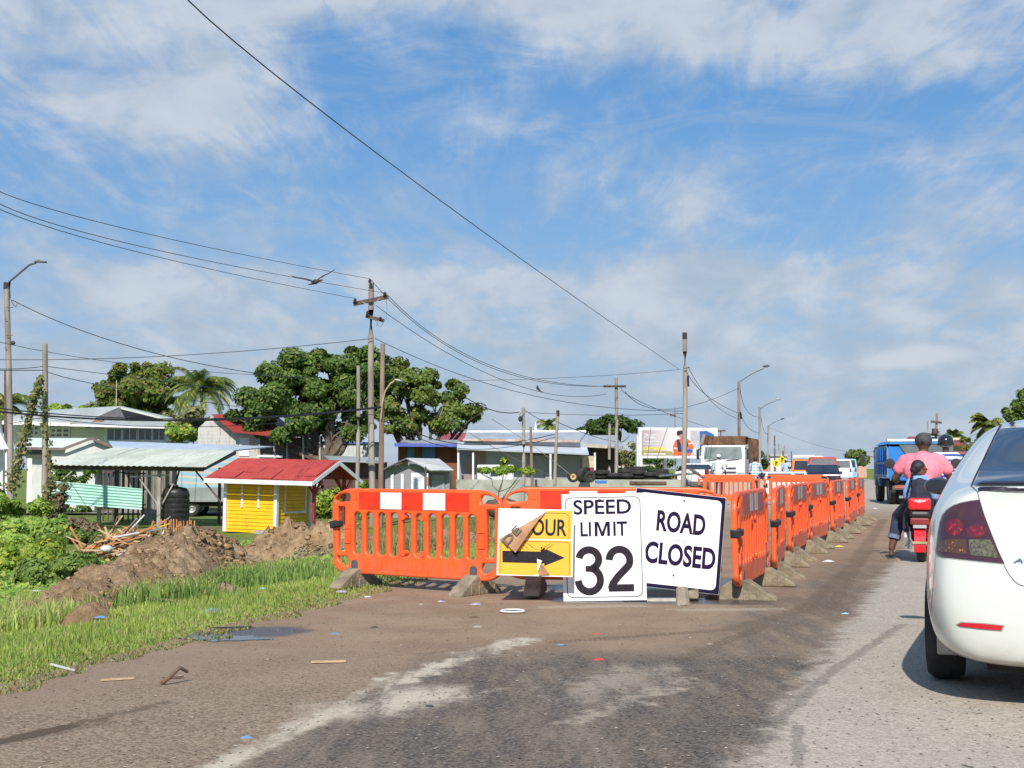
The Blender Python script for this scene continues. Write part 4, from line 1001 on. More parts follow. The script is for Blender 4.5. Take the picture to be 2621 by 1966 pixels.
# ---------------------------------------------------------------- waste timber and litter
WOODS = [mat('wood_orange', (.62, .27, .09), .85, (.42, .16, .06), 6, stretch=(1, 1, 1), bump=.3), mat('wood_tan', (.66, .46, .27), .85, (.46, .31, .17), 6, bump=.3),
         mat('wood_brown', (.22, .14, .09), .9, (.13, .085, .055), 6, bump=.3), mat('pipe_white', (.72, .74, .76), .5, (.55, .56, .58), 7), mat('wood_grey', (.30, .27, .24), .9, (.19, .17, .15), 6, bump=.3)]
YELL = mat('yellow_paint', (.80, .55, .01), .6, (.70, .45, .01), 5)
piles = ['splintered orange-brown offcut in the waste timber pile beside the mound', 'tan plank sticking out of the waste timber pile beside the mound', 'dark broken board in the waste timber pile beside the mound', 'white plastic pipe lying across the waste timber pile', 'grey weathered stick in the waste timber pile beside the mound']
for i in range(150):
    k = rnd.choice((0, 0, 0, 1, 1, 1, 2, 4)) if i < 134 else 3
    u = rnd.gauss(0, .5); sx = 325 + u * 130 if k != 3 else rnd.uniform(330, 445)
    sx = min(465, max(205, sx)); Yp = 33 + rnd.gauss(0, .5); base = P(sx, 1400, Yp); hmax = .78 * max(.14, 1 - abs(sx - 350) / 170)
    z = ground_z(base.x, Yp) + rnd.uniform(.05, 1) * hmax
    L = rnd.uniform(.4, 1.5); an = rnd.gauss(R(22), R(18)) if rnd.random() < .75 else rnd.uniform(-1.2, 1.3); yw = rnd.uniform(-.7, .7)
    d = Vector((math.cos(an) * math.cos(yw), math.sin(yw) * math.cos(an), math.sin(an))) * L / 2
    c = Vector((base.x, Yp, z + abs(d.z) * .3)); mb = MB()
    if k == 3: L *= 1.1; mb.cyl(c - d, c + d, .022, n=7)
    else: mb.bar(c - d, c + d, rnd.uniform(.025, .085), rnd.uniform(.02, .035))
    o = mb.build('pipe' if k == 3 else 'scrap_plank', WOODS[k]); tag(o, piles[k], 'pipe' if k == 3 else 'plank', {3: 'white pipes on the timber pile', 0: 'orange-brown offcuts of the timber pile', 1: 'tan planks of the timber pile', 2: 'dark boards of the timber pile', 4: 'grey sticks of the timber pile'}[k])
p = P(398, 1352, 33.4); mb = MB(); mb.bar(p + Vector((-.35, 0, -.12)), p + Vector((.35, .1, .12)), .18, .03); o = mb.build('yellow_board', YELL); tag(o, 'yellow painted board on top of the waste timber pile', 'board')
p = P(455, 1345, 34.5)
mb = MB()
for k in range(14): mb.bar(p + Vector((-.42 + k * .065, 0, -.28)), p + Vector((-.42 + k * .065 + rnd.uniform(-.02, .02), 0, .14 + rnd.uniform(-.03, .03))), .035, .03)
o = mb.build('stick_bundle', WOODS[0]); tag(o, 'row of upright orange sticks at the foot of the black tank', 'stick bundle')
p = P(273, 1405, 31.5); mb = MB(); mb.ell(p, (.16, .12, .09), 8, 6); o = mb.build('white_sack', mat('sack', (.62, .62, .60), .8, (.45, .45, .44), 9, bump=.6), smooth=True); tag(o, 'pale crumpled sack at the near end of the timber pile', 'sack')

LIT = {k: mat('litter_' + k, c, .5, bump=.3, scale=9) for k, c in {'white': (.72, .72, .70), 'blue': (.16, .32, .60), 'lilac': (.42, .38, .55), 'red': (.72, .06, .05), 'yellow': (.75, .70, .08), 'brown': (.16, .10, .06), 'tan': (.58, .42, .25), 'pale': (.45, .40, .34), 'black': (.03, .03, .035), 'cyan': (.35, .62, .72)}.items()}
def crumple(sx, sy, w_, col, label, cat, name, z=0, flat=.13):
    p = G(sx, sy, z); p.z = max(z, ground_z(p.x, p.y)) + .004 if z == 0 and p.x > edge_x(p.y) else z + .01
    mb = MB(); n = 9; vs = []
    for j in range(3):
        for i in range(n):
            a = 2 * math.pi * i / n; rr = w_ / 2 * (1, .75, .2)[j] * rnd.uniform(.75, 1.2); vs.append((p.x + rr * math.cos(a), p.y + rr * .8 * math.sin(a), p.z + w_ * flat * (0, .5, 1)[j] * rnd.uniform(.6, 1.1)))
    f = [(j * n + i, j * n + (i + 1) % n, (j + 1) * n + (i + 1) % n, (j + 1) * n + i) for j in range(2) for i in range(n)] + [tuple(range(2 * n, 3 * n)), tuple(range(n - 1, -1, -1))]
    mb.add(vs, f); o = mb.build(name, LIT[col]); tag(o, label, cat); return o
def slat(a, b_, w_, col, label, cat='stick', name='stick', z=0, h=.01):
    p, q_ = G(*a, z), G(*b_, z); p.z = max(ground_z(p.x, p.y), .004) + h / 2 + .005 if z == 0 else z; q_.z = p.z
    mb = MB(); mb.bar(p, q_, w_, h) if False else mb.box((p + q_) / 2, ((q_ - p).length, w_, h), rot=(0, 0, math.atan2((q_ - p).y, (q_ - p).x))); o = mb.build(name, LIT[col]); tag(o, label, cat)
slat((130, 1706), (190, 1722), .012, 'white', 'white stick at the edge of the grass, leftmost on the road'); slat((258, 1747), (343, 1742), .011, 'tan', 'pale straight lath lying on the muddy road at the left')
slat((797, 1700), (885, 1698), .035, 'tan', 'split brown piece of wood on the gravelly mud left of the pale smear', 'wood', 'wood_piece'); slat((375, 1531), (455, 1538), .06, 'tan', 'split plank by the crumbled earth patch', 'plank', 'plank', z=-.06)
slat((545, 1612), (645, 1609), .012, 'black', 'dark twig lying in the puddle', h=.01); slat((418, 1742), (470, 1738), .012, 'brown', 'dark twig on the muddy road at the left')
for a in ((548, 1571, .30, 'blue', 'flattened pale blue plastic bag on the grass verge', 'plastic bag', 'plastic_bag'), (257, 1584, .12, 'blue', 'small blue plastic wrapper in the grass under the mound', 'wrapper', 'wrapper'), (592, 1475, .14, 'black', 'dark bottle in the grass right of the mound', 'bottle', 'bottle'),
          (672, 1510, .10, 'cyan', 'light blue scrap in the grass left of the barrier', 'scrap', 'scrap'), (148, 1503, .14, 'red', 'red scrap on the ridge of the long mound', 'scrap', 'scrap'), (92, 1515, .1, 'white', 'white cup beside the mound at the far left', 'cup', 'cup')):
    crumple(a[0], a[1], a[2], a[3], a[4], a[5], a[6], z=-.06)
for a in ((875, 1518, .13, 'lilac', 'lilac plastic scrap by the left foot of the left barrier'), (940, 1529, .07, 'white', 'white scrap right of the lilac one'), (1130, 1541, .08, 'lilac', 'lilac paper scrap below the right foot of the left barrier'), (1218, 1548, .12, 'lilac', 'pale lilac crumpled scrap below the arrow sign'), (858, 1624, .07, 'blue', 'blue bottle cap on the mud at the left'),
          (1213, 1582, .10, 'brown', 'brown clod on the mud under the arrow sign'), (1222, 1606, .07, 'pale', 'pale pebble below the brown clod'), (1435, 1652, .05, 'blue', 'blue cap on the open mud in the middle'), (1533, 1690, .08, 'red', 'red wrapper on the edge of the dark asphalt'), (1528, 1624, .05, 'red', 'tiny red scrap on the mud below the signs'),
          (958, 1607, .06, 'black', 'black scrap on the mud at the left'), (630, 1890, .06, 'blue', 'blue wrapper near the bottom left'), (462, 1732, .045, 'pale', 'white pebble beside the dark twig'), (1944, 1512, .07, 'white', 'white cup lid beside the first foot of the row'), (2120, 1438, .16, 'white', 'white paper on the mud beside the third foot of the row'),
          (2148, 1400, .14, 'yellow', 'yellow wrapper lying by the feet of the row'), (2163, 1572, .07, 'cyan', 'pale blue scrap on the mud at the edge of the lane'), (1817, 1650, .04, 'pale', 'pale pebble right of the wheel tracks'), (2240, 1302, .16, 'white', 'white scrap near the wheels of the blue truck'), (1100, 1810, .05, 'black', 'black scrap on the pale smear'), (1078, 1463 + 85, .05, 'pale', 'small pale scrap between the two feet of the left barrier')):
    crumple(*a[:4], a[4], 'scrap' if 'pebble' not in a[4] and 'clod' not in a[4] else 'pebble', 'pebble' if 'pebble' in a[4] or 'clod' in a[4] else 'litter_scrap')
mb = MB(); p = G(1312, 1569); mb.lathe([(.088, .012), (.10, .022), (.108, .012), (.098, .004), (.088, .012)], (p.x, p.y, .004), n=20); o = mb.build('white_ring', LIT['white'], smooth=True); tag(o, 'white oval plastic ring lying on the mud below the arrow sign', 'plastic ring')
p = G(412, 1755); mb = MB(); mb.tube([p + Vector((0, 0, .01)), p + Vector((.05, 0, .05)), p + Vector((.09, .05, .09)), p + Vector((.12, .1, .06))], .014, 7, .010); o = mb.build('mud_clod', LIT['brown'], smooth=True); tag(o, 'dark twisted clod standing on the muddy road at the left', 'clod')
# loose grit all over the mud
P_ = []
for _ in range(3600):
    y = 4.6 + 12 * rnd.random() ** 1.3; x = rnd.uniform(max(-.4 * y, edge_x(y)), .42 * y); P_.append((x, y, .007))
P_ = np.array(P_); o = leaf_mesh('road_grit', P_, np.tile((0, 0, 6.), (len(P_), 1)), .0085, mat('grit', (.42, .37, .30), .9, (.12, .09, .07), 40, island=.5), aspect=.8); tag(o, 'small loose stones scattered over the road', kind='stuff')
# ---------------------------------------------------------------- poles and wires
POLE = mat('pole_wood_grey', (.38, .33, .285), .9, (.22, .18, .15), 2.2, stretch=(1, 1, .18), bump=.5, bscale=16, bdist=.02)
POLEB = mat('pole_wood_brown', (.20, .12, .085), .9, (.33, .24, .18), 2.2, stretch=(1, 1, .18), bump=.5, bscale=16)
DARKW = mat('crossarm_wood', (.085, .055, .05), .85, (.14, .10, .085), 5)
WIRE = mat('wire_black', (.012, .013, .016), .6); WIREG = mat('wire_grey', (.06, .07, .09), .6); INSUL = mat('insulator', (.09, .03, .03), .25, coat=.5)
STEEL = mat('steel_grey', (.35, .36, .37), .45, metal=.6); LAMPM = mat('lamp_head', (.10, .10, .11), .4); LAMPL = mat('lamp_head_light', (.45, .44, .42), .5)
CAP = mat('pole_cap', (.05, .04, .035), .9)
def bez(a, m, b_, n=22):
    """points through a, m (middle), b"""
    c = m * 2 - (a + b_) / 2
    return [(a * (1 - u) ** 2 + c * 2 * u * (1 - u) + b_ * u * u) for u in [i / n for i in range(n + 1)]]
WG = 'overhead wires'
def wire(label, a, m_, b_, r=.011, m=WIRE, cat='wire'):
    pts = bez(PD(*a), PD(*m_), PD(*b_)); mb = MB(); mb.tube(pts, r, 5); o = mb.build('overhead_wire', m, smooth=True); return tag(o, label, cat, WG)
def pole(label, xt, yt, xb, Y, wpx, m=POLE, arms=(), cap=False, name='utility_pole', dY=0, cat='utility pole', zb=None):
    """pole from the top pixel down to the ground under xb"""
    top = PD(xt, yt, Y + dY); bp = PD(xb, 1011, Y); base = Vector((bp.x, Y, ground_z(bp.x, Y)))
    if zb is not None: base.z = zb
    r = thing(name, label, cat, base); rad = wpx * Y / 2850 / 2; mb = MB()
    n = 9; t_ = top - base; off = Vector((rnd.uniform(-1, 1), 0, 0)) * rad * .5
    mb.tube([Vector((0, 0, -.3))] + [t_ * (i / n) + off * math.sin(math.pi * i / n) for i in range(n + 1)], rad * 1.12, 10, rad * .88); mb.build('shaft', m, r, True, auto=60)
    if cap: mb = MB(); mb.cyl(t_ - Vector((0, 0, .25)), t_ + Vector((0, 0, .03)), rad * .97, n=10); mb.build('cap', CAP, r)
    for (x0, y0, x1, y1, th) in arms:
        a, b_ = PD(x0, y0, Y - rad * 1.4) - base, PD(x1, y1, Y - rad * 1.4) - base
        mb = MB(); mb.bar(a, b_, th, th * 1.2); mb.build('crossarm', DARKW, r)
    return r
def insulator(r, x, y, Y, s=.10):
    p = PD(x, y, Y) - r.location; mb = MB()
    mb.lathe([(.01, -s * 1.4), (s * .5, -s), (s * .95, -s * .8), (s * .6, -s * .4), (s * .9, -s * .1), (s * .5, s * .3), (s * .6, s * .6), (.01, s * .8)], p, n=10); mb.build('insulator', INSUL, r, True)
p2 = pole('tall grey utility pole with two dark crossarms, behind the left barrier', 802, 612, 807, 52, 13.5, arms=((763, 657, 839, 641, .13), (790, 683, 830, 693, .11)))
for x, y in ((799, 606), (767, 648), (831, 634), (794, 675), (822, 688)): insulator(p2, x, y, 51.7, .085)
mb = MB(); 
for a, b_ in (((782, 652), (803, 664)), ((820, 645), (803, 664))): mb.bar(PD(*a, 51.7) - p2.location, PD(*b_, 51.7) - p2.location, .03)
mb.build('brace', STEEL, p2)
mb = MB(); mb.tube([PD(834, 641, 51.7) - p2.location, PD(836, 665, 51.7) - p2.location, PD(834, 690, 51.7) - p2.location], .008, 5); mb.build('jumper_wire', WIREG, p2)
mb = MB(); mb.tube(bez(PD(811, 692, 51.7) - p2.location, PD(820, 705, 51.7) - p2.location, PD(830, 692, 51.7) - p2.location, 8), .008, 5); mb.build('jumper_wire', WIREG, p2)
mb = MB(); mb.tube([PD(812, 705, 51.7) - p2.location, PD(818, 692, 51.7) - p2.location], .012, 5); mb.build('brace', STEEL, p2)
mb = MB(); mb.box(PD(805, 997, 51.6) - p2.location, (.5, .12, .14)); mb.build('cable_clamp', STEEL, p2)
p3 = pole('brown rough pole with a curved street lamp, touching the tall grey pole', 827, 743, 822, 51, 11, POLEB, name='street_lamp', cat='street lamp')
mb = MB(); mb.tube([PD(x, y, 50.8) - p3.location for x, y in ((823, 905), (826, 870), (832, 845), (843, 829), (852, 823))], .03, 7); mb.build('lamp_arm', mat('arm_tan', (.45, .36, .20), .7), p3, True)
mb = MB(); mb.ell(PD(860, 822, 50.8) - p3.location, (.17, .13, .055), 10, 6, rot=(0, R(12), 0)); mb.build('lamp_head', LAMPL, p3, True)
p0 = pole('weathered pole with a long-armed street lamp at the left edge', 14, 612, 27, 55, 13, name='street_lamp', cat='street lamp', cap=True)
mb = MB(); mb.tube([PD(x, y, 54.8) - p0.location for x, y in ((21, 645), (21, 608), (45, 588), (64, 572), (78, 568))], .045, 8); mb.build('lamp_arm', LAMPM, p0, True)
mb = MB(); mb.box(PD(88, 565.5, 54.8) - p0.location, (.48, .22, .075), rot=(0, R(3), 0)); mb.box(PD(83, 562.5, 54.8) - p0.location, (.10, .1, .06)); mb.build('lamp_head', LAMPM, p0, bevel=.02)
mb = MB(); mb.tube(bez(PD(23, 647, 54.7) - p0.location, PD(33, 662, 54.7) - p0.location, PD(37, 655, 54.7) - p0.location, 8), .014, 5); mb.build('loose_wire', WIRE, p0)
for yy in (665, 690, 725, 752):
    mb = MB(); mb.bar(PD(14, yy, 54.8) - p0.location, PD(28 if yy % 2 else 10, yy - 1, 54.8) - p0.location, .025); mb.build('step_bolt', DARKW, p0)
mb = MB(); mb.ell(PD(28, 741, 54.7) - p0.location, (.1, .08, .09), 8, 6); mb.build('cable_bracket', BLACKP, p0)
pole('dark thin pole half hidden behind the lamp pole at the left edge', 12, 800, 18, 62, 7, DARKW)
p1 = pole('bare grey pole with a leafy vine, in front of the corrugated panel', 97, 743, 97, 45, 12.5)
pole('short grey service pole left of the tall utility pole', 774, 790, 770, 58, 9)
p5 = pole('grey pole behind the detour sign, cables tied at its head', 1130, 881, 1129, 62, 8)
mb = MB(); mb.box(PD(1125, 893, 61.7) - p5.location, (.12, .12, .22)); mb.build('junction_box', LAMPL, p5); mb = MB(); mb.ell(PD(1124, 905, 61.7) - p5.location, (.1, .1, .14), 8, 6); mb.build('cable_coil', BLACKP, p5)
pole('leaning reddish-brown pole between two grey poles behind the signs', 1146, 922, 1152, 60, 6.5, POLEB)
pole('grey pole with a dark top in front of the shop shutters', 1205, 888, 1197, 62, 7.5, cap=True)
p8 = pole('grey pole with one straight crossarm, standing by the tyre yard', 1331, 816, 1330, 70, 8, arms=((1304, 834.5, 1352, 834.5, .10),))
pole('slim grey pole left of the one with the straight crossarm', 1317, 912, 1317, 72, 6)
p10 = pole('tall bare pole with a dark tip in front of the billboard', 1479, 720, 1475, 55, 10.5, cap=True)
mb = MB(); mb.tube([PD(1486, 812, 54.8) - p10.location, PD(1487, 835, 54.8) - p10.location], .045, 6); mb.build('cable_coil', mat('coil_navy', (.02, .025, .08), .6), p10)
mb = MB(); mb.tube([PD(1478, 797, 54.8) - p10.location, PD(1490, 793, 54.8) - p10.location], .02, 6); mb.build('bracket', DARKW, p10)
p11 = pole('brown-streaked lamp pole with an upswept arm, behind the white tipper truck', 1596, 824, 1597, 92, 6.5, POLEB, name='street_lamp', cat='street lamp')
def lamp(r, pts, head, Y, m=LAMPM, s=1, rad=.04):
    mb = MB(); mb.tube([PD(x, y, Y) - r.location for x, y in pts], rad, 6); mb.build('lamp_arm', LAMPM, r, True)
    mb = MB(); mb.ell(PD(*head, Y) - r.location, (.26 * s, .15, .09 * s), 8, 6, rot=(0, R(-8), 0)); mb.build('lamp_head', m, r, True)
lamp(p11, ((1596, 826), (1612, 815), (1635, 802), (1650, 796)), (1655, 791), 92)
mb = MB(); mb.tube([PD(1599, 890, 91.7) - p11.location, PD(1602, 905, 91.7) - p11.location], .07, 6); mb.build('cable_coil', BLACKP, p11)
p12 = pole('grey lamp pole with a pale lamp, right of the brown-streaked lamp pole', 1641, 880, 1640, 112, 5.5, name='street_lamp', cat='street lamp')
lamp(p12, ((1641, 884), (1655, 874), (1675, 866)), (1681, 862.5), 112, LAMPL, .9)
p13 = pole('third lamp pole of the line receding down the road, thin and pale', 1660, 918, 1659, 150, 4.2, name='street_lamp', cat='street lamp'); lamp(p13, ((1660, 920), (1672, 912), (1684, 907)), (1690, 905), 150, LAMPM, 1.0)
for i, (x, yt, Y, m, l) in enumerate(((1673, 941, 190, DARKW, 'dark far pole carrying a dangling cable coil'), (1682, 958, 215, POLE, 'far grey pole left of a pair of short ones'), (1686, 975, 240, POLE, 'short distant pole beyond the far grey pole'), (1692, 974, 200, POLEB, 'stout far brown pole near the yellow signs'), (1694.5, 963, 230, POLE, 'thin far pole rising behind the stout brown one'))):
    pole(l, x, yt, x, Y, 3.2 if i != 3 else 4.5, m)
pole('distant pole with a single arm left of the billboard truck', 1458, 880, 1458, 130, 3, arms=((1447, 897, 1460, 898, .12),))
pole('distant crossarm pole just right of the billboard', 1557, 930, 1557, 140, 2.5, DARKW, arms=((1546, 932, 1567, 930, .14),))
pole('tiny crossarm pole far away over the vans', 1849, 975, 1847, 260, 2.4, DARKW, arms=((1842, 975, 1853, 976, .2),))
pole('tiny pole with two arms far away left of the round bush', 1859, 981, 1859, 260, 2.2, DARKW, arms=((1853, 985, 1865, 985, .2), (1854, 990, 1864, 990, .18)))
pole('small far pole just left of the blue dump truck', 1888, 972, 1888, 200, 2.4, DARKW)
pT = pole('tilted pole with many crossarms and a transformer, above the cap of the pink-shirted rider', 2024, 893, 2014, 95, 5, POLEB, arms=((2011, 911, 2034, 913, .13), (2014, 932, 2029, 934, .13), (2006, 938, 2031, 941, .12), (2013, 946, 2032, 947, .1)))
mb = MB(); mb.cyl(PD(2019, 937, 94.6) - pT.location, PD(2020, 926, 94.6) - pT.location, .22, n=10); mb.build('transformer', mat('transformer', (.09, .07, .08), .6), pT)
pole('bare pale pole left of the many-armed one', 2004, 910, 2004, 100, 3.6)
pole('pale pole by the branches at the right edge', 2180, 885, 2178, 90, 4)

W_ = wire
W_('long high wire falling diagonally from the top to the bare pole by the billboard', (440, -20, 13), (890, 388, 22.5), (1466, 797, 55), .0085)
W_('topmost of the three lines coming in from the left to the tall utility pole', (-10, 410, 24), (370, 517, 34), (798, 602, 51.7), .0085)
W_('middle of the three lines coming in from the left to the tall utility pole', (-10, 435, 24), (370, 547, 34), (831, 633, 51.7), .0085)
W_('lowest of the three lines coming in from the left to the tall utility pole', (-10, 448, 24), (370, 562, 34), (768, 645, 51.7), .0085)
W_('wire running down from the left lamp pole in front of the big dark tree', (26, 648, 54.7), (330, 762, 58), (655, 818, 66), .017)
W_('thin wire crossing from the left edge towards the trees', (-5, 738, 50), (310, 790, 58), (655, 815, 66), .012, WIREG)
W_('nearly level wire rising gently from the left edge to the tall utility pole', (-5, 777, 48), (400, 767, 50), (805, 731, 51.8), .014, WIREG)
W_('wire from the left edge to the bare grey pole, upper strand', (-5, 797, 44), (50, 796, 44.5), (97, 791, 45), .012)
W_('wire from the left edge to the bare grey pole, lower strand', (-5, 800, 44), (50, 800, 44.5), (97, 800, 45), .014)
W_('wire from the bare grey pole down over the mango tree, upper strand', (97, 791, 45), (260, 812, 55), (560, 850, 70), .013, WIREG)
W_('wire from the bare grey pole down over the mango tree, lower strand', (97, 800, 45), (290, 845, 55), (620, 893, 72), .014)
W_('thick black cable sagging across the roofs from the left edge to the brown pole', (-5, 889, 40), (430, 908, 46), (824, 880, 50.8), .03)
W_('second black cable just above the thick one at the left', (-5, 882, 40), (430, 905, 46.3), (822, 878, 50.8), .019)
W_('thin black cable below the thick one, dipping at the white house', (97, 901, 45), (420, 922, 48), (806, 895, 51.6), .013)
W_('faint wire from the lamp pole to the bare pole, crossing the vine', (20, 915, 54), (60, 908, 50), (97, 899, 45), .014)
W_('top line falling right from the tall utility pole to the far crossarm', (799, 602, 51.7), (1050, 790, 60), (1312, 834, 70), .0125)
W_('second line falling right from the upper crossarm', (833, 633, 51.7), (1080, 797, 60), (1350, 834, 70), .0125)
W_('line falling right from the lower crossarm of the tall pole', (812, 660, 51.7), (1110, 830, 60), (1310, 851, 70), .012)
W_('long wire falling right from mid height of the tall pole to the bare pole', (810, 731, 51.8), (1140, 852, 56), (1476, 888, 55), .014, WIREG)
W_('level wire passing from the trees to the bare pole before the billboard', (1000, 822, 60), (1240, 815, 58), (1470, 798, 55), .010, WIREG)
W_('wire from the top of the bare pole down to the brown lamp pole', (1480, 797, 55), (1530, 857, 70), (1596, 893, 92), .015)
W_('steep wire from the bare pole sagging to the brown lamp pole', (1486, 792, 55), (1545, 875, 72), (1597, 905, 92), .013, WIREG)
W_('wire rising from the far crossarm pole to the brown lamp pole', (1350, 846, 70), (1450, 884, 80), (1597, 838, 92), .017, WIREG)
W_('wire sagging from the far crossarm towards the billboard', (1352, 834, 70), (1410, 880, 80), (1558, 932, 140), .017, WIREG)
W_('wire from the cable-tied grey pole to the bare pole', (1130, 890, 62), (1300, 897, 60), (1477, 893, 55), .012, WIREG)
W_('dark cable from the trees to the head of the cable-tied grey pole', (1005, 858, 62), (1070, 888, 62), (1128, 889, 62), .022)
W_('cable from the brown pole running low across the shop roof', (826, 882, 51), (985, 958, 57), (1198, 938, 62), .019)
W_('second low cable from the brown pole drooping in front of the shop', (826, 890, 51), (985, 968, 57), (1198, 945, 62), .014)
W_('straight diagonal stay wire in front of the olive tree', (905, 858, 54), (1050, 957, 58), (1197, 1030, 61.5), .012, mat('stay_wire', (.30, .27, .22), .7))
W_('stay wire running from the shop front down to the tyre yard', (1062, 905, 58), (1160, 970, 60), (1240, 1032, 60), .012, mat('stay_wire', (.30, .27, .22), .7))
W_('wire from the grey shutter pole to the house behind', (1205, 912, 62), (1290, 945, 70), (1345, 955, 80), .017)
W_('thin wire from the leafy top of the tree to the shutter pole', (1130, 883, 62), (1170, 908, 62), (1205, 918, 62), .015)
W_('wire hanging between the brown and the grey lamp poles', (1598, 831, 92), (1612, 885, 100), (1640, 901, 112), .02)
W_('lower wire between the brown and the grey lamp poles', (1600, 895, 92), (1618, 925, 100), (1640, 935, 112), .018)
W_('wire hanging between the second and third lamp poles', (1642, 885, 112), (1650, 930, 130), (1659, 935, 150), .018, WIREG)
W_('faint wire over the road to the many-armed pole', (1659, 922, 150), (1830, 975, 140), (2006, 938, 95), .013, WIREG)
W_('faint wire from the many-armed pole towards the right edge', (2031, 940, 95), (2075, 952, 90), (2180, 893, 90), .012, WIREG)

# ---------------------------------------------------------------- buildings
def clapmat(name, c1, c2, pitch=.14, axis='Z', dirt=(.3, .27, .22), da=.4):
    if name in MATS: return MATS[name]
    m, t, b = base_mat(name); tc = t.node('ShaderNodeTexCoord').outputs['Object']
    s_ = t.node('ShaderNodeSeparateXYZ'); t.put(s_.inputs[0], tc); a = s_.outputs[axis] if axis == 'Z' else t.m('ADD', s_.outputs['X'], t.m('MULTIPLY', s_.outputs['Y'], .6))
    f = t.m('FRACT', t.m('DIVIDE', a, pitch)); n = t.noise(tc, .9, 6, .65); n2 = t.noise(t.map(tc, (1, 1, .2)), 5, 5, .65)
    c = t.mix(n, c1, c2); c = t.mix(t.m('MULTIPLY', t.ramp(n2, .5, .72), da), c, dirt); c = t.mix(t.ramp(f, .07, .0, False), c, tuple(v * .45 for v in c1)); t.put(b.inputs['Base Color'], c)
    b.inputs['Roughness'].default_value = .75; t.put(b.inputs['Normal'], t.bump(f, .7, .02)); MATS[name] = m; return m
def tinmat(name, c1, c2, rust=(.30, .13, .06), ra=.3, rough=.45, metal=.25, pitch=.1):
    if name in MATS: return MATS[name]
    m, t, b = base_mat(name); tc = t.node('ShaderNodeTexCoord').outputs['Object']
    n = t.noise(t.map(tc, (1, .25, 1)), .9, 6, .6); n2 = t.noise(t.map(tc, (1, .5, .5)), 3, 6, .7)
    w = t.node('ShaderNodeTexWave'); t.put(w.inputs[0], tc); w.inputs['Scale'].default_value = 1 / pitch / 6.283 * 6.283 / 1.0 * .5
    c = t.mix(t.ramp(n, .35, .65), c1, c2); c = t.mix(t.m('MULTIPLY', t.ramp(n2, .60, .72), ra), c, rust); t.put(b.inputs['Base Color'], c)
    b.inputs['Roughness'].default_value = rough; b.inputs['Metallic'].default_value = metal; t.put(b.inputs['Normal'], t.bump(w.outputs['Fac'], .35, .02)); MATS[name] = m; return m
WHITEW = clapmat('white_clapboard', (.80, .80, .76), (.70, .71, .67), .2, da=.2); PALEW = mat('pale_wall', (.62, .63, .60), .8, (.50, .52, .49), 1.5); TRIM = mat('white_trim', (.80, .80, .80), .6, (.68, .68, .67), 4)
TINL = tinmat('tin_pale', (.46, .47, .43), (.58, .59, .55)); TINB = tinmat('tin_blue_white', (.52, .60, .70), (.62, .68, .74), ra=.1); TING = tinmat('tin_grey', (.40, .42, .44), (.50, .52, .54), ra=.2)
TINRED = tinmat('tin_red', (.40, .055, .05), (.30, .045, .04), rust=(.25, .08, .05), ra=.6, metal=0); TINGREEN = tinmat('tin_mint', (.30, .58, .47), (.40, .66, .54), ra=.35, metal=0, rust=(.20, .33, .28)); TINPALEG = tinmat('tin_pale_green', (.50, .53, .42), (.68, .70, .58), ra=.45, rust=(.40, .32, .18), metal=0, rough=.6)
GLASS = mat('window_glass', (.02, .03, .05), .08, (.05, .07, .09), 1.2, spec=.9); DARK = mat('dark_interior', (.02, .018, .018), .9); DARKG = mat('dark_grey_paint', (.12, .12, .13), .7)
BLOCK = mat('vent_block', (.55, .50, .40), .9, (.42, .38, .30), 6)
def house(name, label, Yb, sx, cat='house', group=None):
    p = P(sx, 1199, Yb); return thing(name, label, cat, (p.x, Yb, ground_z(p.x, Yb)), 0, group)
def wallbox(mb, x0, y0, x1, y1, Y, depth, ground=False):
    """box whose front spans the display rectangle at depth Y"""
    a, b_ = PD(x0, y0, Y), PD(x1, y1, Y); zb = b_.z
    if ground: zb = ground_z((a.x + b_.x) / 2, Y) - .1
    mb.bb(a.x, Y, zb, b_.x, Y + depth, a.z)
def win(r, x0, y0, x1, y1, Y, cols=2, rows=1, glass=None, frame=None, fw=.06, name='window'):
    a, b_ = PD(x0, y0, Y), PD(x1, y1, Y); w_, h_ = b_.x - a.x, a.z - b_.z
    mb = MB()
    for xx in [a.x + w_ * i / cols for i in range(cols + 1)]: mb.bb(xx - fw / 2, Y - .07, b_.z - fw / 2, xx + fw / 2, Y - .012, a.z + fw / 2)
    for k in range(rows + 1):
        zz = b_.z + h_ * k / rows
        for i in range(cols): mb.bb(a.x + w_ * i / cols + fw / 2, Y - .065, zz - fw / 2, a.x + w_ * (i + 1) / cols - fw / 2, Y - .014, zz + fw / 2)
    f = mb.build(name, frame or TRIM, r, world=True)
    mb = MB(); mb.bb(a.x, Y - .03, b_.z, b_.x, Y - .006, a.z); o = mb.build('pane', glass or GLASS, f); o.data.transform(Matrix.Translation(-r.location)); return f
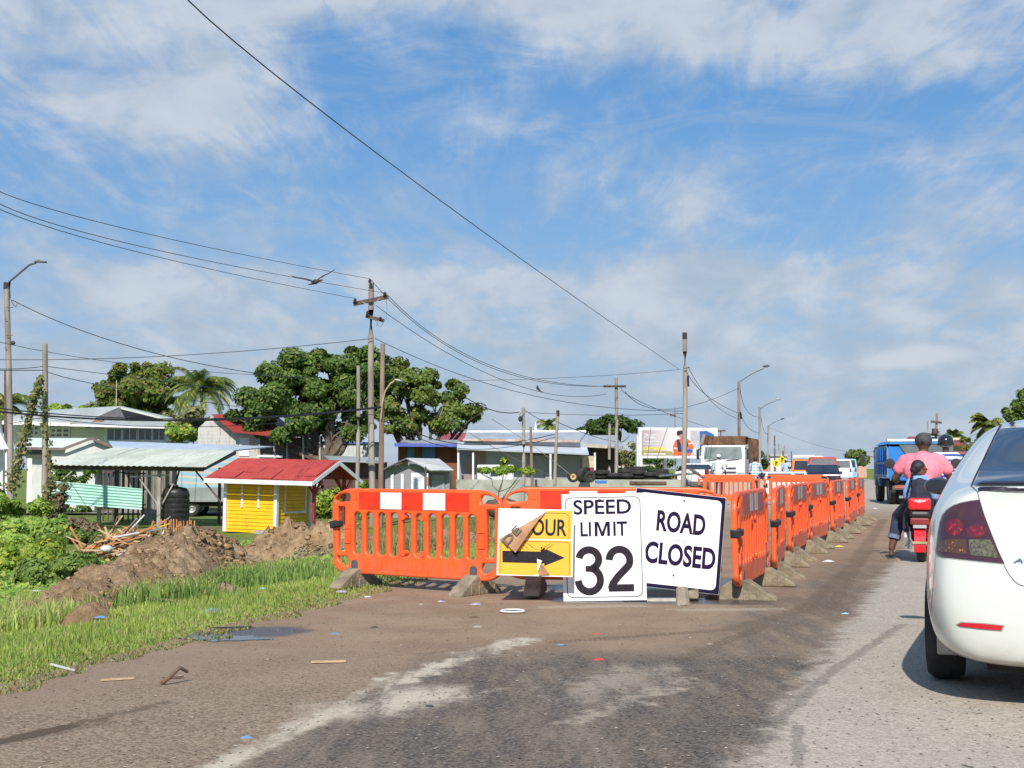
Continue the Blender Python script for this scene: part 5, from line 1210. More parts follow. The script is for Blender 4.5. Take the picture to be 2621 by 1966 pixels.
# white two-storey house
Y = 84
r = house('white_house', 'large white two-storey house with a shallow gable and dark windows, behind the open shed', Y, 260)
mb = MB(); wallbox(mb, 20, 915, 250, 960, Y + 2, 6); wallbox(mb, 225, 922, 360, 952, Y - 1, 6.5); wallbox(mb, 60, 955, 358, 1000, Y + 2.5, 5, True); mb.build('wall', WHITEW, r, world=True)
mb = MB(); mb.slab([PD(60, 922, Y - .6), PD(195, 930, Y - .6), PD(268, 878, Y + 4), PD(15, 893, Y + 4)], .12) if False else None
mb.slab([PD(5, 908, Y + .5), PD(185, 912, Y + .5), PD(262, 877, Y + 4.5), PD(60, 888, Y + 4.5)], .14)
mb.slab([PD(258, 876, Y + 4.4), PD(262, 879, Y + .2), PD(378, 908, Y + .2), PD(372, 902, Y + 4.4)], .14)
mb.build('roof', TINL, r, world=True)
mb = MB(); mb.add([tuple(PD(x, y, Y + 1.2)) for x, y in ((185, 912), (262, 880), (350, 908), (350, 925), (185, 925))] + [tuple(PD(x, y, Y + 1.5)) for x, y in ((185, 912), (262, 880), (350, 908), (350, 925), (185, 925))], [(0, 1, 2, 3, 4), (9, 8, 7, 6, 5), (0, 5, 6, 1), (1, 6, 7, 2), (2, 7, 8, 3), (3, 8, 9, 4), (4, 9, 5, 0)]); mb.build('gable_panel', DARKG, r, world=True)
mb = MB(); mb.slab([PD(152, 917, Y - 2.2), PD(405, 923, Y - 2.2), PD(345, 906, Y + 1), PD(200, 906, Y + 1)], .08); mb.build('porch_roof', TINL, r, world=True)
mb = MB(); a, b_ = PD(152, 917, Y - 2.2), PD(405, 923, Y - 2.2); mb.bar(a - Vector((0, .03, .05)), b_ - Vector((0, .03, .05)), .05, .13); a, b_ = PD(5, 909, Y + .5), PD(152, 913, Y + .5); mb.bar(a - Vector((0, .03, .12)), b_ - Vector((0, .03, .12)), .05, .22); mb.build('fascia', TRIM, r, world=True)
mb = MB(); p = PD(203, 914, Y - 1); mb.slab([p + Vector((-.35, -.3, -.10)), p + Vector((.25, -.3, -.10)), p + Vector((.45, .9, .32)), p + Vector((-.1, .9, .32))], .05); mb.build('rust_patch', mat('rust_patch', (.30, .18, .12), .9, (.18, .10, .07), 8), r, world=True)
for i, (x0, x1) in enumerate(((232, 263), (266, 296), (300, 328), (331, 357))): win(r, x0, 926, x1, 951, Y - 1, 2, 1, fw=.05)
win(r, 107, 915, 150, 945, Y + 2, 3, 3, mat('louvre_dark', (.10, .10, .11), .5, (.35, .35, .34), 40, stretch=(6, 1, 1)), fw=.13)
win(r, 65, 920, 84, 940, Y + 2, 2, 2, fw=.12)
mb = MB(); a, b_ = PD(225, 954, Y - 1.1), PD(358, 954, Y - 1.1); mb.bar(a, b_, .06, .1); mb.build('sill', TRIM, r, world=True)
mb = MB(); mb.tube([PD(251, 878, Y + 3) - r.location, PD(252, 822, Y + 3) - r.location], .03, 6); mb.build('antenna_mast', mat('mast', (.35, .50, .40), .6, (.5, .35, .25), 2), r)
# low gabled annex in front
Y = 72
r = house('annex_house', 'low pale house with a brown-edged gable, in front of the white two-storey house', Y, 150)
mb = MB(); wallbox(mb, 70, 962, 205, 1040, Y, 5, True); a = [PD(x, y, Y - .55) for x, y in ((110, 972), (196, 950), (240, 968), (240, 1000), (110, 1000))]; mb.add(a + [v + Vector((0, .2, 0)) for v in a], [(0, 1, 2, 3, 4), (9, 8, 7, 6, 5), (0, 5, 6, 1), (1, 6, 7, 2)]); mb.build('wall', PALEW, r, world=True)
mb = MB(); mb.slab([PD(45, 967, Y - .8), PD(136, 969, Y - .8), PD(197, 946.5, Y + 1.6), PD(62, 946, Y + 3.5)], .08); mb.build('roof', mat('annex_roof', (.56, .62, .60), .6, (.66, .70, .68), 1), r, world=True)
mb = MB(); mb.slab([PD(197, 946.5, Y + 1.6), PD(200, 946.5, Y - .9), PD(258, 971, Y - .9), PD(264, 970, Y + 2)], .04); mb.build('side_roof', DARKG, r, world=True)
mb = MB()
for a, b_ in (((45, 968), (136, 970)), ((136, 970), (197, 947)), ((197, 947), (256, 971))): mb.bar(PD(*a, Y - .9), PD(*b_, Y - .9), .06, .14)
mb.build('fascia', mat('fascia_brown', (.20, .15, .14), .8), r, world=True)
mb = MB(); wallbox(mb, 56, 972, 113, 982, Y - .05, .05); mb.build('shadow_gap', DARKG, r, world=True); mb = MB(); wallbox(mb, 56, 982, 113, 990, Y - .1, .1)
mb.build('vent_blocks', BLOCK, r, world=True)
mb = MB(); a, b_ = PD(113, 960, Y - .12), PD(135, 995, Y - .12); mb.bb(a.x, Y - .12, b_.z, a.x + .35, Y - .01, a.z - .3); mb.build('corner_trim', TRIM, r, world=True)
# white canopy corner at the left edge
r = house('canopy', 'corner of a bright white canopy roof at the left edge', 50, -10, 'canopy')
mb = MB(); mb.slab([PD(-60, 930, 50), PD(0, 932, 50), PD(20, 970, 50), PD(-60, 972, 49)], .06); mb.build('roof', TRIM, r, world=True)
mb = MB(); mb.bar(PD(14, 972, 50), PD(15, 1040, 50) - Vector((0, 0, .5)), .08); mb.bar(PD(4, 972, 50.4), PD(4, 1040, 50.4) - Vector((0, 0, .5)), .12); mb.build('post', TRIM, r, world=True)
# long blue-white roof between
r = house('long_shed', 'long low shed whose bluish tin roof shows behind the open shed', 68, 400, 'shed')
mb = MB(); mb.slab([PD(250, 973, 64), PD(480, 975, 64), PD(590, 964, 72), PD(235, 953, 72)], .06); mb.build('roof', TINB, r, world=True)
mb = MB(); wallbox(mb, 262, 976, 400, 1015, 67, 4, True); mb.build('wall', clapmat('fence_boards', (.22, .20, .18), (.30, .27, .24), .12, 'X'), r, world=True)
mb = MB(); wallbox(mb, 280, 985, 325, 1016, 66.9, .05); mb.build('opening', DARK, r, world=True)
# open shed
Y = 52
r = house('open_shed', 'open shed with a pale greenish corrugated roof on timber posts', Y, 330, 'shed')
mb = MB(); mb.corr([PD(104, 1004, 50.3), PD(447, 1008, 49.5), PD(510, 973, 56), PD(245, 967, 57)], .24, .02, .01, 3); mb.build('roof', TINPALEG, r, world=True)
mb = MB(); mb.bar(PD(95, 1009, 50.6), PD(440, 1014, 49.9), .09, .16); mb.bar(PD(440, 1012, 49.9), PD(508, 978, 55.8), .09, .14); mb.bar(PD(250, 976, 56.5), PD(508, 978, 55.8), .09, .12); mb.build('roof_beam', DARKW, r, world=True)
GP = mat('post_grey', (.42, .40, .37), .85, (.28, .25, .22), 4, stretch=(1, 1, .3))
for x, m_, Yp in ((104, DARKW, 51), (216, GP, 51), (252, DARKW, 55), (345, GP, 50.3), (475, DARKW, 54), (323, GP, 56), (362, GP, 55)):
    a = PD(x, 1010, Yp); mb = MB(); mb.bar((a.x, Yp, a.z), (a.x, Yp, ground_z(a.x, Yp) - .1), .13 if m_ is GP else .11); mb.build('post', m_, r, world=True)
for a, b_ in (((165, 1010), (137, 1035)), ((285, 1010), (343, 1092)), ((383, 1030), (347, 1095)), ((389, 1010), (378, 1050)), ((415, 1008), (478, 1085))):
    mb = MB(); mb.bar(PD(*a, 50.5), PD(*b_, 50.5), .09, .05); mb.build('brace', GP if a[0] < 400 and a[0] != 389 else DARKW, r, world=True)
mb = MB(); mb.bar(PD(281, 1030, 50.6), PD(365, 1026, 50.6), .06); mb.build('rail', TRIM, r, world=True)
a = [PD(x, y, 49.9) for x, y in ((105, 1038), (308, 1056), (306, 1101), (107, 1086))]
mb = MB(); mb.corr([a[0], a[3], a[2], a[1]], .115, .016, .006, 3); o = mb.build('corrugated_panel', TINGREEN, None); tag(o, 'mint-green corrugated sheet hung low between the pole and the shed post', 'corrugated sheet')
for lb, x0, y0, x1, y1, nm in (('dark wood rack and shelves inside the open shed', 225, 1015, 265, 1052, 'rack'), ('dark wooden counter in the shadows of the open shed', 268, 1018, 310, 1040, 'counter')):
    q_ = house(nm, lb, 57, x0 * S, nm); mb = MB()
    pa, pb = PD(x0, y0, 57), PD(x1, y1, 57); zg = ground_z(pa.x, 57)
    for k in range(5): xx = pa.x + (pb.x - pa.x) * k / 4; mb.bar((xx, 57, zg), (xx, 57, pa.z), .06)
    for k in range(3): zz = zg + (pa.z - zg) * (k + 1) / 3.2; mb.bb(pa.x, 56.8, zz, pb.x, 57.4, zz + .06)
    mb.build('frame', DARKW, q_, world=True)
q_ = house('board_fence', 'weathered vertical board fence seen through the open shed', 60, 350, 'fence'); mb = MB(); pa, pb = PD(305, 1005, 60), PD(372, 1050, 60); k = 0; x = pa.x
while x < pb.x: w_ = .13; mb.bb(x, 60, ground_z(x, 60) - .1, x + w_ - .02, 60.03, pa.z + rnd.uniform(-.15, .05)); x += w_
mb.build('boards', mat('fence_wood', (.27, .24, .21), .9, (.16, .14, .12), 5, stretch=(1, 1, .2)), q_, world=True)
# black tank
p = PD(379, 1100, 51.0); r = thing('water_tank', 'black ribbed plastic water tank beside the box truck', 'water tank', (p.x, 51, ground_z(p.x, 51)))
mb = MB(); prof = [(.01, 0), (.52, 0)]; z = .0
for k in range(7): prof += [(.53, .02 + k * .19), (.53, .13 + k * .19), (.505, .15 + k * .19), (.505, .18 + k * .19)]
prof += [(.50, 1.38), (.40, 1.50), (.16, 1.56), (.01, 1.56)]; mb.lathe(prof, n=24); mb.build('tank', BLACKP, r, True); mb = MB(); mb.cyl((-.1, 0, 1.52), (-.1, 0, 1.62), .2, n=16); mb.build('lid', BLACKP, r)
# box truck
Y = 62; r = house('box_truck', 'parked truck with a faded blue striped box body, behind the black tank', Y, 500, 'truck')
m, t, b = base_mat('truck_box_stripes'); tc = t.node('ShaderNodeTexCoord').outputs['Object']; s_ = t.node('ShaderNodeSeparateXYZ'); t.put(s_.inputs[0], tc)
f = t.m('FRACT', t.m('ADD', t.m('MULTIPLY', s_.outputs['Z'], 3.7), t.m('MULTIPLY', s_.outputs['X'], .22))); c = t.mix(t.ramp(f, .55, .75), (.26, .46, .54), (.60, .47, .36)); c = t.mix(t.m('MULTIPLY', t.ramp(t.noise(tc, 2, 5), .35, .7), .3), c, (.46, .55, .58)); t.put(b.inputs['Base Color'], c); b.inputs['Roughness'].default_value = .5; MATS['tbs'] = m
mb = MB(); wallbox(mb, 383, 988, 560, 1053, Y, 2.2); mb.build('box_body', m, r, world=True)
mb = MB(); wallbox(mb, 385, 1053, 560, 1084, Y - .03, 2.2); mb.build('side_skirt', mat('skirt_grey', (.30, .32, .31), .7, (.23, .25, .24), 2), r, world=True)
mb = MB(); wallbox(mb, 390, 1084, 560, 1094, Y + .2, 1.8); mb.build('chassis', DARK, r, world=True)
TYRE = mat('tyre_rubber', (.022, .021, .021), .85, (.04, .037, .033), 9, bump=.3); RIM = mat('rim_metal', (.40, .40, .40), .4, metal=.5)
def wheel(r, c, rad, w_, axis='Y', rim=RIM, world=False, rot=None):
    c = Vector(c) - (r.location if world else Vector())
    mb = MB(); mb.lathe([(rad * .55, -w_ / 2), (rad * .9, -w_ / 2), (rad, -w_ * .3), (rad, w_ * .3), (rad * .9, w_ / 2), (rad * .55, w_ / 2), (rad * .55, -w_ / 2)], c, axis, 24, rot); o = mb.build('wheel', TYRE, r, True)
    mb = MB(); mb.lathe([(.01, -w_ * .22), (rad * .2, -w_ * .3), (rad * .3, -w_ * .2), (rad * .5, -w_ * .28), (rad * .56, -w_ * .42), (rad * .56, w_ * .3), (.01, w_ * .3)], c, axis, 20, rot); mb.build('rim', rim, o, True); return o
for x in (412, 500):
    for k in (0, 1): p = PD(x, 1096, Y); wheel(r, (p.x, Y + .25 + k * 1.7, ground_z(p.x, Y) + .40), .40, .26, world=True)
# yellow kiosk
KY = 46.0; kc = P(705, 1362, KY)
r = thing('kiosk', 'yellow clapboard kiosk with white posts and a red corrugated roof', 'kiosk', (kc.x, KY, ground_z(kc.x, KY)), R(-24), rot=(R(0), R(1.2), R(-24)))
KYEL = mat('kiosk_yellow', (.88, .50, .008), .6, (.70, .37, .012), 2.2, lo=.45, hi=.75); KWH = mat('kiosk_white', (.80, .80, .82), .6, (.66, .66, .68), 6); KRED = mat('kiosk_roof_red', (.43, .070, .060), .75, (.36, .055, .05), 3, spec=.2); KMAR = mat('kiosk_maroon', (.17, .025, .025), .7)
# local: corner post at origin, front wall runs to -x, right side wall runs to +y
WL, WD, WH = 2.12, 2.1, 1.80
mb = MB(); nb_ = 14
for k in range(nb_):
    z0 = .10 + k * WH / nb_; mb.box((-WL / 2, .012 - (.006 if k % 2 else 0), z0 + WH / nb_ / 2), (WL - .12, .03, WH / nb_ - .014), rot=(R(-6), 0, 0)); mb.box((-.012, WD / 2, z0 + WH / nb_ / 2), (.03, WD - .12, WH / nb_ - .014), rot=(0, R(-6), 0))
mb.build('wall', KYEL, r)
mb = MB(); mb.bb(-WL + .03, .03, .08, -.03, WD - .03, .1 + WH); mb.build('core', mat('kiosk_gap', (.30, .17, .01), .8), r)
for x, y in ((0, 0), (-WL, 0), (0, WD), (-WL, WD)): mb = MB(); mb.bb(x - .065, y - .065, 0, x + .065, y + .065, WH + .12); mb.build('post', KWH, r)
for x in (-WL * .665, -WL * .34): mb = MB(); mb.bb(x - .035, -.05, WH * .48, x + .035, -.01, WH + .1); mb.build('batten', KWH, r)
mb = MB(); mb.bb(.0, WD * .22, .75, .04, WD * .22 + .07, WH + .05); mb.bb(.0, WD * .85, .75, .04, WD * .85 + .07, WH + .05); mb.bb(0, WD * .22, .68, .042, WD * .85 + .07, .75); mb.build('window_frame', KWH, r)
mb = MB(); mb.bb(-WL - .05, -.03, 0, .05, .1, .09); mb.bb(-WL * .5, -.02, -.2, -WL * .5 + .2, .15, 0); mb.build('plinth', KYEL, r)
ex0, ex1, yf, yb, zr, ze = -2.62, 1.85, -.62, WD + .55, 2.58, 1.88; ym = WD / 2
mb = MB(); mb.corr([(ex0, yf, ze), (ex1, yf, ze), (ex1 - .02, ym, zr), (ex0 + .2, ym, zr)], .09, .014, .006, 4); mb.corr([(ex0, yb, ze), (ex1, yb, ze), (ex1 - .02, ym + .01, zr + .01), (ex0 + .2, ym + .01, zr + .01)], .09, .014, .006, 3); 
sl_ = (zr - ze) / (ym - yf)
for (xa, xb, ya, yb_) in ((-2.55, -1.35, -.58, -.02), (-1.3, -.7, -.1, .5), (-.6, .15, -.58, .15), (.2, .9, -.6, .22), (.95, 1.78, -.3, .95)):
    mb.corr([(xa, ya, ze + (ya - yf) * sl_ + .02), (xb, ya, ze + (ya - yf) * sl_ + .02), (xb, yb_, ze + (yb_ - yf) * sl_ + .02), (xa, yb_, ze + (yb_ - yf) * sl_ + .02)], .09, .014, .004, 1)
mb.build('roof', KRED, r)
mb = MB(); mb.bb(ex0, yf - .03, ze - .17, ex1, yf, ze - .015)
for y0_, s_ in ((yf, 1), (yb, -1)):
    a = Vector((ex1 + .02, y0_, ze - .09)); b_ = Vector((ex1 + .02, ym, zr - .09)); d = b_ - a; mb.box((a + b_) / 2, (.03, d.length, .13), rot=(math.atan2(d.z, d.y) if s_ == 1 else math.atan2(d.z, d.y), 0, 0))
mb.build('fascia', KWH, r)
for y in (.05, WD - .1):
    mb = MB(); mb.bb(1.45, y - .05, -.1, 1.55, y + .05, 2.05); mb.bar((1.5, y, 1.4), (1.8, y, 1.9), .07); mb.bar((1.5, y, 1.4), (1.1, y, 1.95), .06); mb.bar((1.5, y, 1.3), (1.5, y + (.5 if y < 1 else -.5), 2.0), .07); mb.build('porch_post', mat('porch_red', (.30, .035, .03), .7), r)
mb = MB(); mb.bar((1.5, .05, 2.0), (1.5, WD - .1, 2.0), .08); mb.bar((1.5, ym - .0, 2.0), (1.5, ym - .0, 2.45), .06); mb.bar((-WL, .05, 1.85), (1.6, .05, 1.80), .07); mb.build('porch_beam', KMAR, r)
mb = MB(); mb.box((-.35, -.25, .05), (.5, .4, .1)); mb.build('door_step', mat('step_concrete', (.42, .40, .36), .9), r)
# ruined white shack
Y = 76; r = house('ruined_house', 'derelict white shack with peeling boards and a sagging red tin roof', Y, 600)
PEELW = clapmat('peeling_white', (.62, .61, .58), (.50, .48, .45), .2, 'Z', (.20, .16, .13), .85)
mb = MB(); a = [PD(x, y, Y) for x, y in ((428, 925), (457, 899), (502, 930), (560, 935), (560, 1010), (428, 1010))]; mb.add(a + [v + Vector((0, 5, 0)) for v in a], [(0, 1, 2, 3, 4, 5), (11, 10, 9, 8, 7, 6)] + [(i, 6 + i, 6 + (i + 1) % 6, (i + 1) % 6) for i in range(6)]); mb.build('wall', PEELW, r, world=True)
mb = MB(); mb.slab([PD(456, 895, Y - .5), PD(500, 931, Y - .6), PD(648, 938, Y - .6), PD(600, 900, Y + 2.5), PD(480, 894, Y + 2.5)], .08); mb.slab([PD(500, 931, Y - .8), PD(560, 938, Y - 1), PD(640, 945, Y - 1), PD(600, 925, Y - .2), PD(505, 925, Y - .2)], .06); mb.slab([PD(640, 941, Y), PD(692, 946, Y), PD(690, 938, Y + 1.5), PD(642, 936, Y + 1.5)], .06); mb.build('roof', TINRED, r, world=True)
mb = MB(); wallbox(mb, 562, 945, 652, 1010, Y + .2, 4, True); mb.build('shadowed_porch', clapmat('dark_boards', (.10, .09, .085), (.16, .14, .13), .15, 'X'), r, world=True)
for x in (560, 593, 620, 655, 691): mb = MB(); mb.bar(PD(x, 942, Y - .3), PD(x, 1000, Y - .3), .10); mb.build('porch_post', GP, r, world=True)
mb = MB(); mb.bar(PD(555, 985, Y - .3), PD(610, 986, Y - .3), .12); mb.build('porch_rail', TRIM, r, world=True)
mb = MB(); wallbox(mb, 517, 945, 538, 985, Y - .05, .05); mb.build('door', TRIM, r, world=True)
# pale tin walls behind the big tree
Y = 88; r = house('tin_fence', 'tall pale corrugated wall with a blue edge behind the forked trunk', Y, 850, 'fence')
mb = MB(); wallbox(mb, 640, 958, 705, 1010, Y, .2, True); wallbox(mb, 705, 957, 820, 1010, Y, .2, True); mb.build('sheets', clapmat('pale_tin_wall', (.48, .52, .50), (.58, .60, .57), .35, 'X'), r, world=True)
mb = MB(); mb.bar(PD(640, 957, Y - .1), PD(820, 956.5, Y - .1), .1, .1); mb.build('blue_edge', mat('blue_paint', (.10, .14, .50), .6), r, world=True)
r = house('lean_to', 'low lean-to with a grey tin roof, left of the grey pole behind the kiosk', 72, 880, 'shed'); mb = MB(); mb.slab([PD(715, 995, 70), PD(830, 998, 70), PD(820, 988, 74), PD(700, 984, 74)], .06); mb.build('roof', TING, r, world=True); mb = MB(); wallbox(mb, 700, 998, 825, 1040, 71, 3, True); mb.build('wall', mat('maroon_boards', (.12, .06, .055), .9, (.07, .05, .045), 4), r, world=True)
# small grey shed
Y = 61; r = house('garden_shed', 'small grey clapboard shed with a pale gabled roof and a white door', Y, 1060, 'shed')
GREYCL = clapmat('grey_clapboard', (.25, .26, .28), (.32, .33, .35), .14); WHITEP = mat('white_door', (.74, .76, .80), .6, (.62, .64, .68), 3)
mb = MB(); a = [PD(x, y, Y) for x, y in ((832, 1012), (878, 998), (920, 1015), (920, 1062), (832, 1062))]; zg = ground_z(a[3].x, Y) - .1; a[3].z = a[4].z = zg; mb.add(a + [v + Vector((.9, 2.5, 0)) for v in a], [(0, 1, 2, 3, 4), (9, 8, 7, 6, 5)] + [(i, 5 + i, 5 + (i + 1) % 5, (i + 1) % 5) for i in range(5)])
wallbox(mb, 919, 1012, 971, 1062, Y + .3, 2, True); mb.build('wall', GREYCL, r, world=True)
mb = MB(); mb.slab([PD(877, 989, Y - .5), PD(931, 1016, Y - .7), PD(981, 1016, Y - .2), PD(949, 991, Y + 2)], .06); mb.build('roof', mat('shed_roof', (.50, .50, .48), .8, (.42, .42, .40), 2), r, world=True)
mb = MB(); mb.slab([PD(824, 1014, Y - .5), PD(877, 989, Y - .5), PD(885, 989, Y + 1.6), PD(830, 1012, Y + 1.6)], .06); mb.build('side_roof', DARKG, r, world=True)
mb = MB(); wallbox(mb, 888, 1021, 917, 1068, Y - .08, .06); mb.build('door', WHITEP, r, world=True); mb = MB(); wallbox(mb, 933, 1026, 960, 1075, Y + .2, .06); mb.build('shutter_doors', mat('grey_door', (.32, .35, .37), .6, (.26, .28, .30), 3), r, world=True)
mb = MB(); wallbox(mb, 866, 1024, 872, 1062, Y - .08, .06); wallbox(mb, 844, 1024, 850, 1062, Y - .08, .06); mb.build('window_strips', WHITEP, r, world=True)
# narrow sign post before the shed
p = PD(922, 1012, 56); r = thing('narrow_marker', 'dark pointed marker board with an orange strip in front of the small grey shed', 'marker board', (p.x, 56, ground_z(p.x, 56))); mb = MB(); zt = p.z - r.location.z; mb.prism([(-.11, 0), (.0, 0), (.0, zt), (-.05, zt + .12), (-.1, zt)], -.03, .03); mb.build('board', DARKG, r); mb = MB(); mb.bb(.0, -.04, .2, .06, .04, zt - .2); mb.build('white_post', TRIM, r); mb = MB(); mb.bb(.0, -.05, zt - .75, .055, -.041, zt - .35); mb.build('orange_strip', mat('orange_strip', (.70, .18, .05), .7), r)
# blue and rust shop under the tree
Y = 80; r = house('rusty_shop', 'rust-brown and blue corrugated shop in the shade of the olive tree', Y, 1100, 'shop')
mb = MB(); wallbox(mb, 860, 962, 990, 1030, Y, 4, True); mb.build('wall', mat('rust_wall', (.22, .085, .04), .9, (.12, .05, .03), 1.6, stretch=(1, 1, .4), bump=.3), r, world=True)
for x0, x1 in ((880, 895), (912, 940)): mb = MB(); wallbox(mb, x0, 963, x1, 1000, Y - .06, .05); mb.build('blue_panel', mat('blue_panel', (.10, .26, .36), .7, (.07, .18, .26), 2, stretch=(1, 1, .3)), r, world=True)
mb = MB(); mb.slab([PD(852, 961, Y - 1), PD(1000, 962, Y - 1), PD(990, 950, Y + 3), PD(870, 950, Y + 3)], .08); mb.build('roof', TING, r, world=True); mb = MB(); mb.bar(PD(852, 961, Y - 1.05), PD(1000, 962, Y - 1.05), .08, .2); mb.build('blue_edge', mat('blue_paint', (.10, .14, .50), .6), r, world=True)
r = house('red_roof_house', 'distant house whose red roof shows between the olive tree and the grey shop', 120, 1160); mb = MB(); mb.slab([PD(940, 950, 118), PD(1040, 952, 118), PD(1010, 935, 123), PD(960, 935, 123)], .1); mb.build('roof', TINRED, r, world=True); mb = MB(); wallbox(mb, 945, 952, 1035, 1000, 119, 4, True); mb.build('wall', PALEW, r, world=True)
# long grey shop
Y = 74; r = house('grey_shop', 'long grey shop with louvred shutters and layered pale roofs', Y, 1330, 'shop')
mb = MB(); wallbox(mb, 988, 955, 1268, 1045, Y, 5, True); mb.build('wall', mat('shop_wall', (.42, .44, .48), .75, (.34, .36, .40), 1.5), r, world=True)
mb = MB(); mb.slab([PD(987, 968, Y - 1.6), PD(1272, 980, Y - 1.6), PD(1268, 966, Y + .2), PD(988, 955, Y + .2)], .08); mb.build('awning', mat('awning_tin', (.52, .57, .62), .5, (.60, .64, .68), 1.5, metal=.2), r, world=True)
mb = MB(); mb.slab([PD(1002, 949, Y - .3), PD(1253, 952, Y - .3), PD(1266, 933, Y + 4.5), PD(1008, 934, Y + 4.5)], .1); mb.build('roof', TING, r, world=True)
mb = MB(); wallbox(mb, 1000, 950, 1250, 960, Y + .4, 3); mb.build('clerestory', DARKG, r, world=True); mb = MB(); mb.bar(PD(1000, 950, Y - .35), PD(1253, 953, Y - .35), .06, .14); mb.build('rusty_edge', mat('rust_edge', (.40, .22, .14), .8, (.5, .45, .4), 3), r, world=True)
mb = MB(); mb.bar(PD(1008, 933, Y + 4.6), PD(1266, 932, Y + 4.6), .14, .14); mb.build('ridge_cap', TRIM, r, world=True)
mb = MB(); p = PD(1157, 933, Y + 5); mb.lathe([(.16, 0), (.10, .12), (.05, .35), (.01, .62)], p, n=10); mb.build('spire', TRIM, r, True, world=True)
SHUT = clapmat('louvre_shutter', (.30, .31, .32), (.36, .37, .38), .10, 'X', da=.2)
for x0, x1 in ((1140, 1182), (1196, 1254)): mb = MB(); wallbox(mb, x0, 984, x1, 1018, Y - .06, .05); s_ = mb.build('shutter', SHUT, r, world=True); mb = MB(); wallbox(mb, x0, 976, x1, 983, Y - .06, .05); mb.build('lattice', DARKG, r, world=True)
mb = MB(); wallbox(mb, 988, 970, 1048, 1045, Y - .05, .04, True); mb.build('faded_boards', mat('faded_boards', (.23, .25, .30), .85, (.33, .22, .19), 1.3, stretch=(1, 1, .2)), r, world=True)
mb = MB(); wallbox(mb, 1258, 985, 1284, 1010, Y - .3, .1); mb.build('cream_panel', mat('cream_panel', (.66, .52, .34), .7), r, world=True); mb = MB(); wallbox(mb, 1258, 1010, 1284, 1030, Y - .3, .1); mb.build('maroon_panel', mat('maroon_paint', (.22, .03, .035), .7), r, world=True)
for x in (990, 1022, 1189, 1285): mb = MB(); mb.bar(PD(x, 978, Y - 1.5), PD(x, 1042, Y - 1.5), .10); mb.build('post', TRIM, r, world=True)
mb = MB(); wallbox(mb, 1178, 1018, 1262, 1042, Y - .1, .05); mb.build('lower_shutter', SHUT, r, world=True)
# house with a tilted roof panel
Y = 82; r = house('tilted_roof_house', 'house with steep grey roof planes between the grey shop and the pale house', Y, 1480)
mb = MB(); mb.slab([PD(1218, 958, Y - 2), PD(1310, 962, Y - 2), PD(1328, 940, Y + 2), PD(1262, 940, Y + 2)], .12); mb.slab([PD(1310, 962, Y - 2), PD(1350, 966, Y - 2), PD(1328, 941, Y + 2)], .12); mb.build('roof', TING, r, world=True)
mb = MB(); mb.bar(PD(1218, 960, Y - 2.05), PD(1312, 965, Y - 2.05), .1, .2); mb.build('gutter', mat('cream_gutter', (.55, .48, .36), .7), r, world=True); mb = MB(); wallbox(mb, 1262, 962, 1330, 1040, Y, 3, True); mb.build('wall', mat('dark_boards2', (.14, .10, .075), .9, (.08, .06, .05), 3), r, world=True)
Y = 92; r = house('pale_house', 'pale bungalow with a wide flat-pitched roof beside the round dark tree', Y, 1560)
mb = MB(); wallbox(mb, 1325, 970, 1425, 1040, Y, 5, True); mb.build('wall', mat('cream_wall', (.60, .58, .52), .8, (.50, .49, .44), 2), r, world=True); mb = MB(); mb.slab([PD(1318, 973, Y - 1), PD(1440, 973, Y - 1), PD(1425, 955, Y + 3.5), PD(1345, 955, Y + 3.5)], .12); mb.build('roof', mat('cream_roof', (.44, .43, .38), .8, (.36, .35, .31), 2), r, world=True)
win(r, 1353, 974, 1373, 992, Y, 1, 1, fw=.08); win(r, 1397, 976, 1420, 994, Y, 1, 1, fw=.1)
# white washed shed + low wall
r = house('low_wall', 'low concrete wall running behind the barriers from the grey shed to the bare pole', 60, 1200, 'wall')
mb = MB(); a, b_ = PD(985, 1035, 62), PD(1510, 1040, 62); mb.bb(a.x, 62, ground_z(a.x, 62) - .1, b_.x + 3, 62.3, PD(0, 1036, 62).z); mb.build('wall', mat('drain_concrete', (.42, .42, .36), .9, (.30, .31, .25), 1.5), r, world=True)
mb = MB(); a, b_ = PD(1360, 1040, 61.9), PD(1440, 1046, 61.9); mb.bb(a.x, 61.93, b_.z, b_.x, 61.98, a.z); mb.build('rusty_grate', mat('rust_grate', (.16, .09, .06), .9), r, world=True)
mb = MB(); p = PD(1170, 1052, 59); mb.ell((p.x - 1.8 + .0, 59, ground_z(p.x, 59) + .5), (.9, .5, .42), 14, 9); o = mb.build('dead_brush', mat('brush', (.20, .16, .12), .95, (.10, .08, .06), 6, bump=1, bdist=.1), smooth=True)
me = o.data
for v in me.vertices: v.co += Vector((noise.noise(v.co * 3), noise.noise(v.co * 3 + Vector((5, 0, 0))), noise.noise(v.co * 4))) * .16
tag(o, 'grey heap of dead brush in front of the low wall, by the barrier joint', 'brush heap')
# white van under the young tree
Y = 66; r = house('parked_van', 'white van parked in front of the grey shop, behind the young tree', Y, 1290, 'van')
VW = mat('van_white', (.74, .74, .74), .4, (.66, .66, .66), 1, coat=.3)
mb = MB(); wallbox(mb, 1030, 1004, 1110, 1040, Y, 1.7); mb.build('body', VW, r, world=True, bevel=.08); mb = MB(); wallbox(mb, 1096, 1006, 1108, 1018, Y - .04, .02); wallbox(mb, 1060, 1016, 1075, 1028, Y - .04, .02); mb.build('window', GLASS, r, world=True)
for x in (1042, 1098): p = PD(x, 1040, Y); wheel(r, (p.x, Y + .1, ground_z(p.x, Y) + .33), .33, .2, world=True)
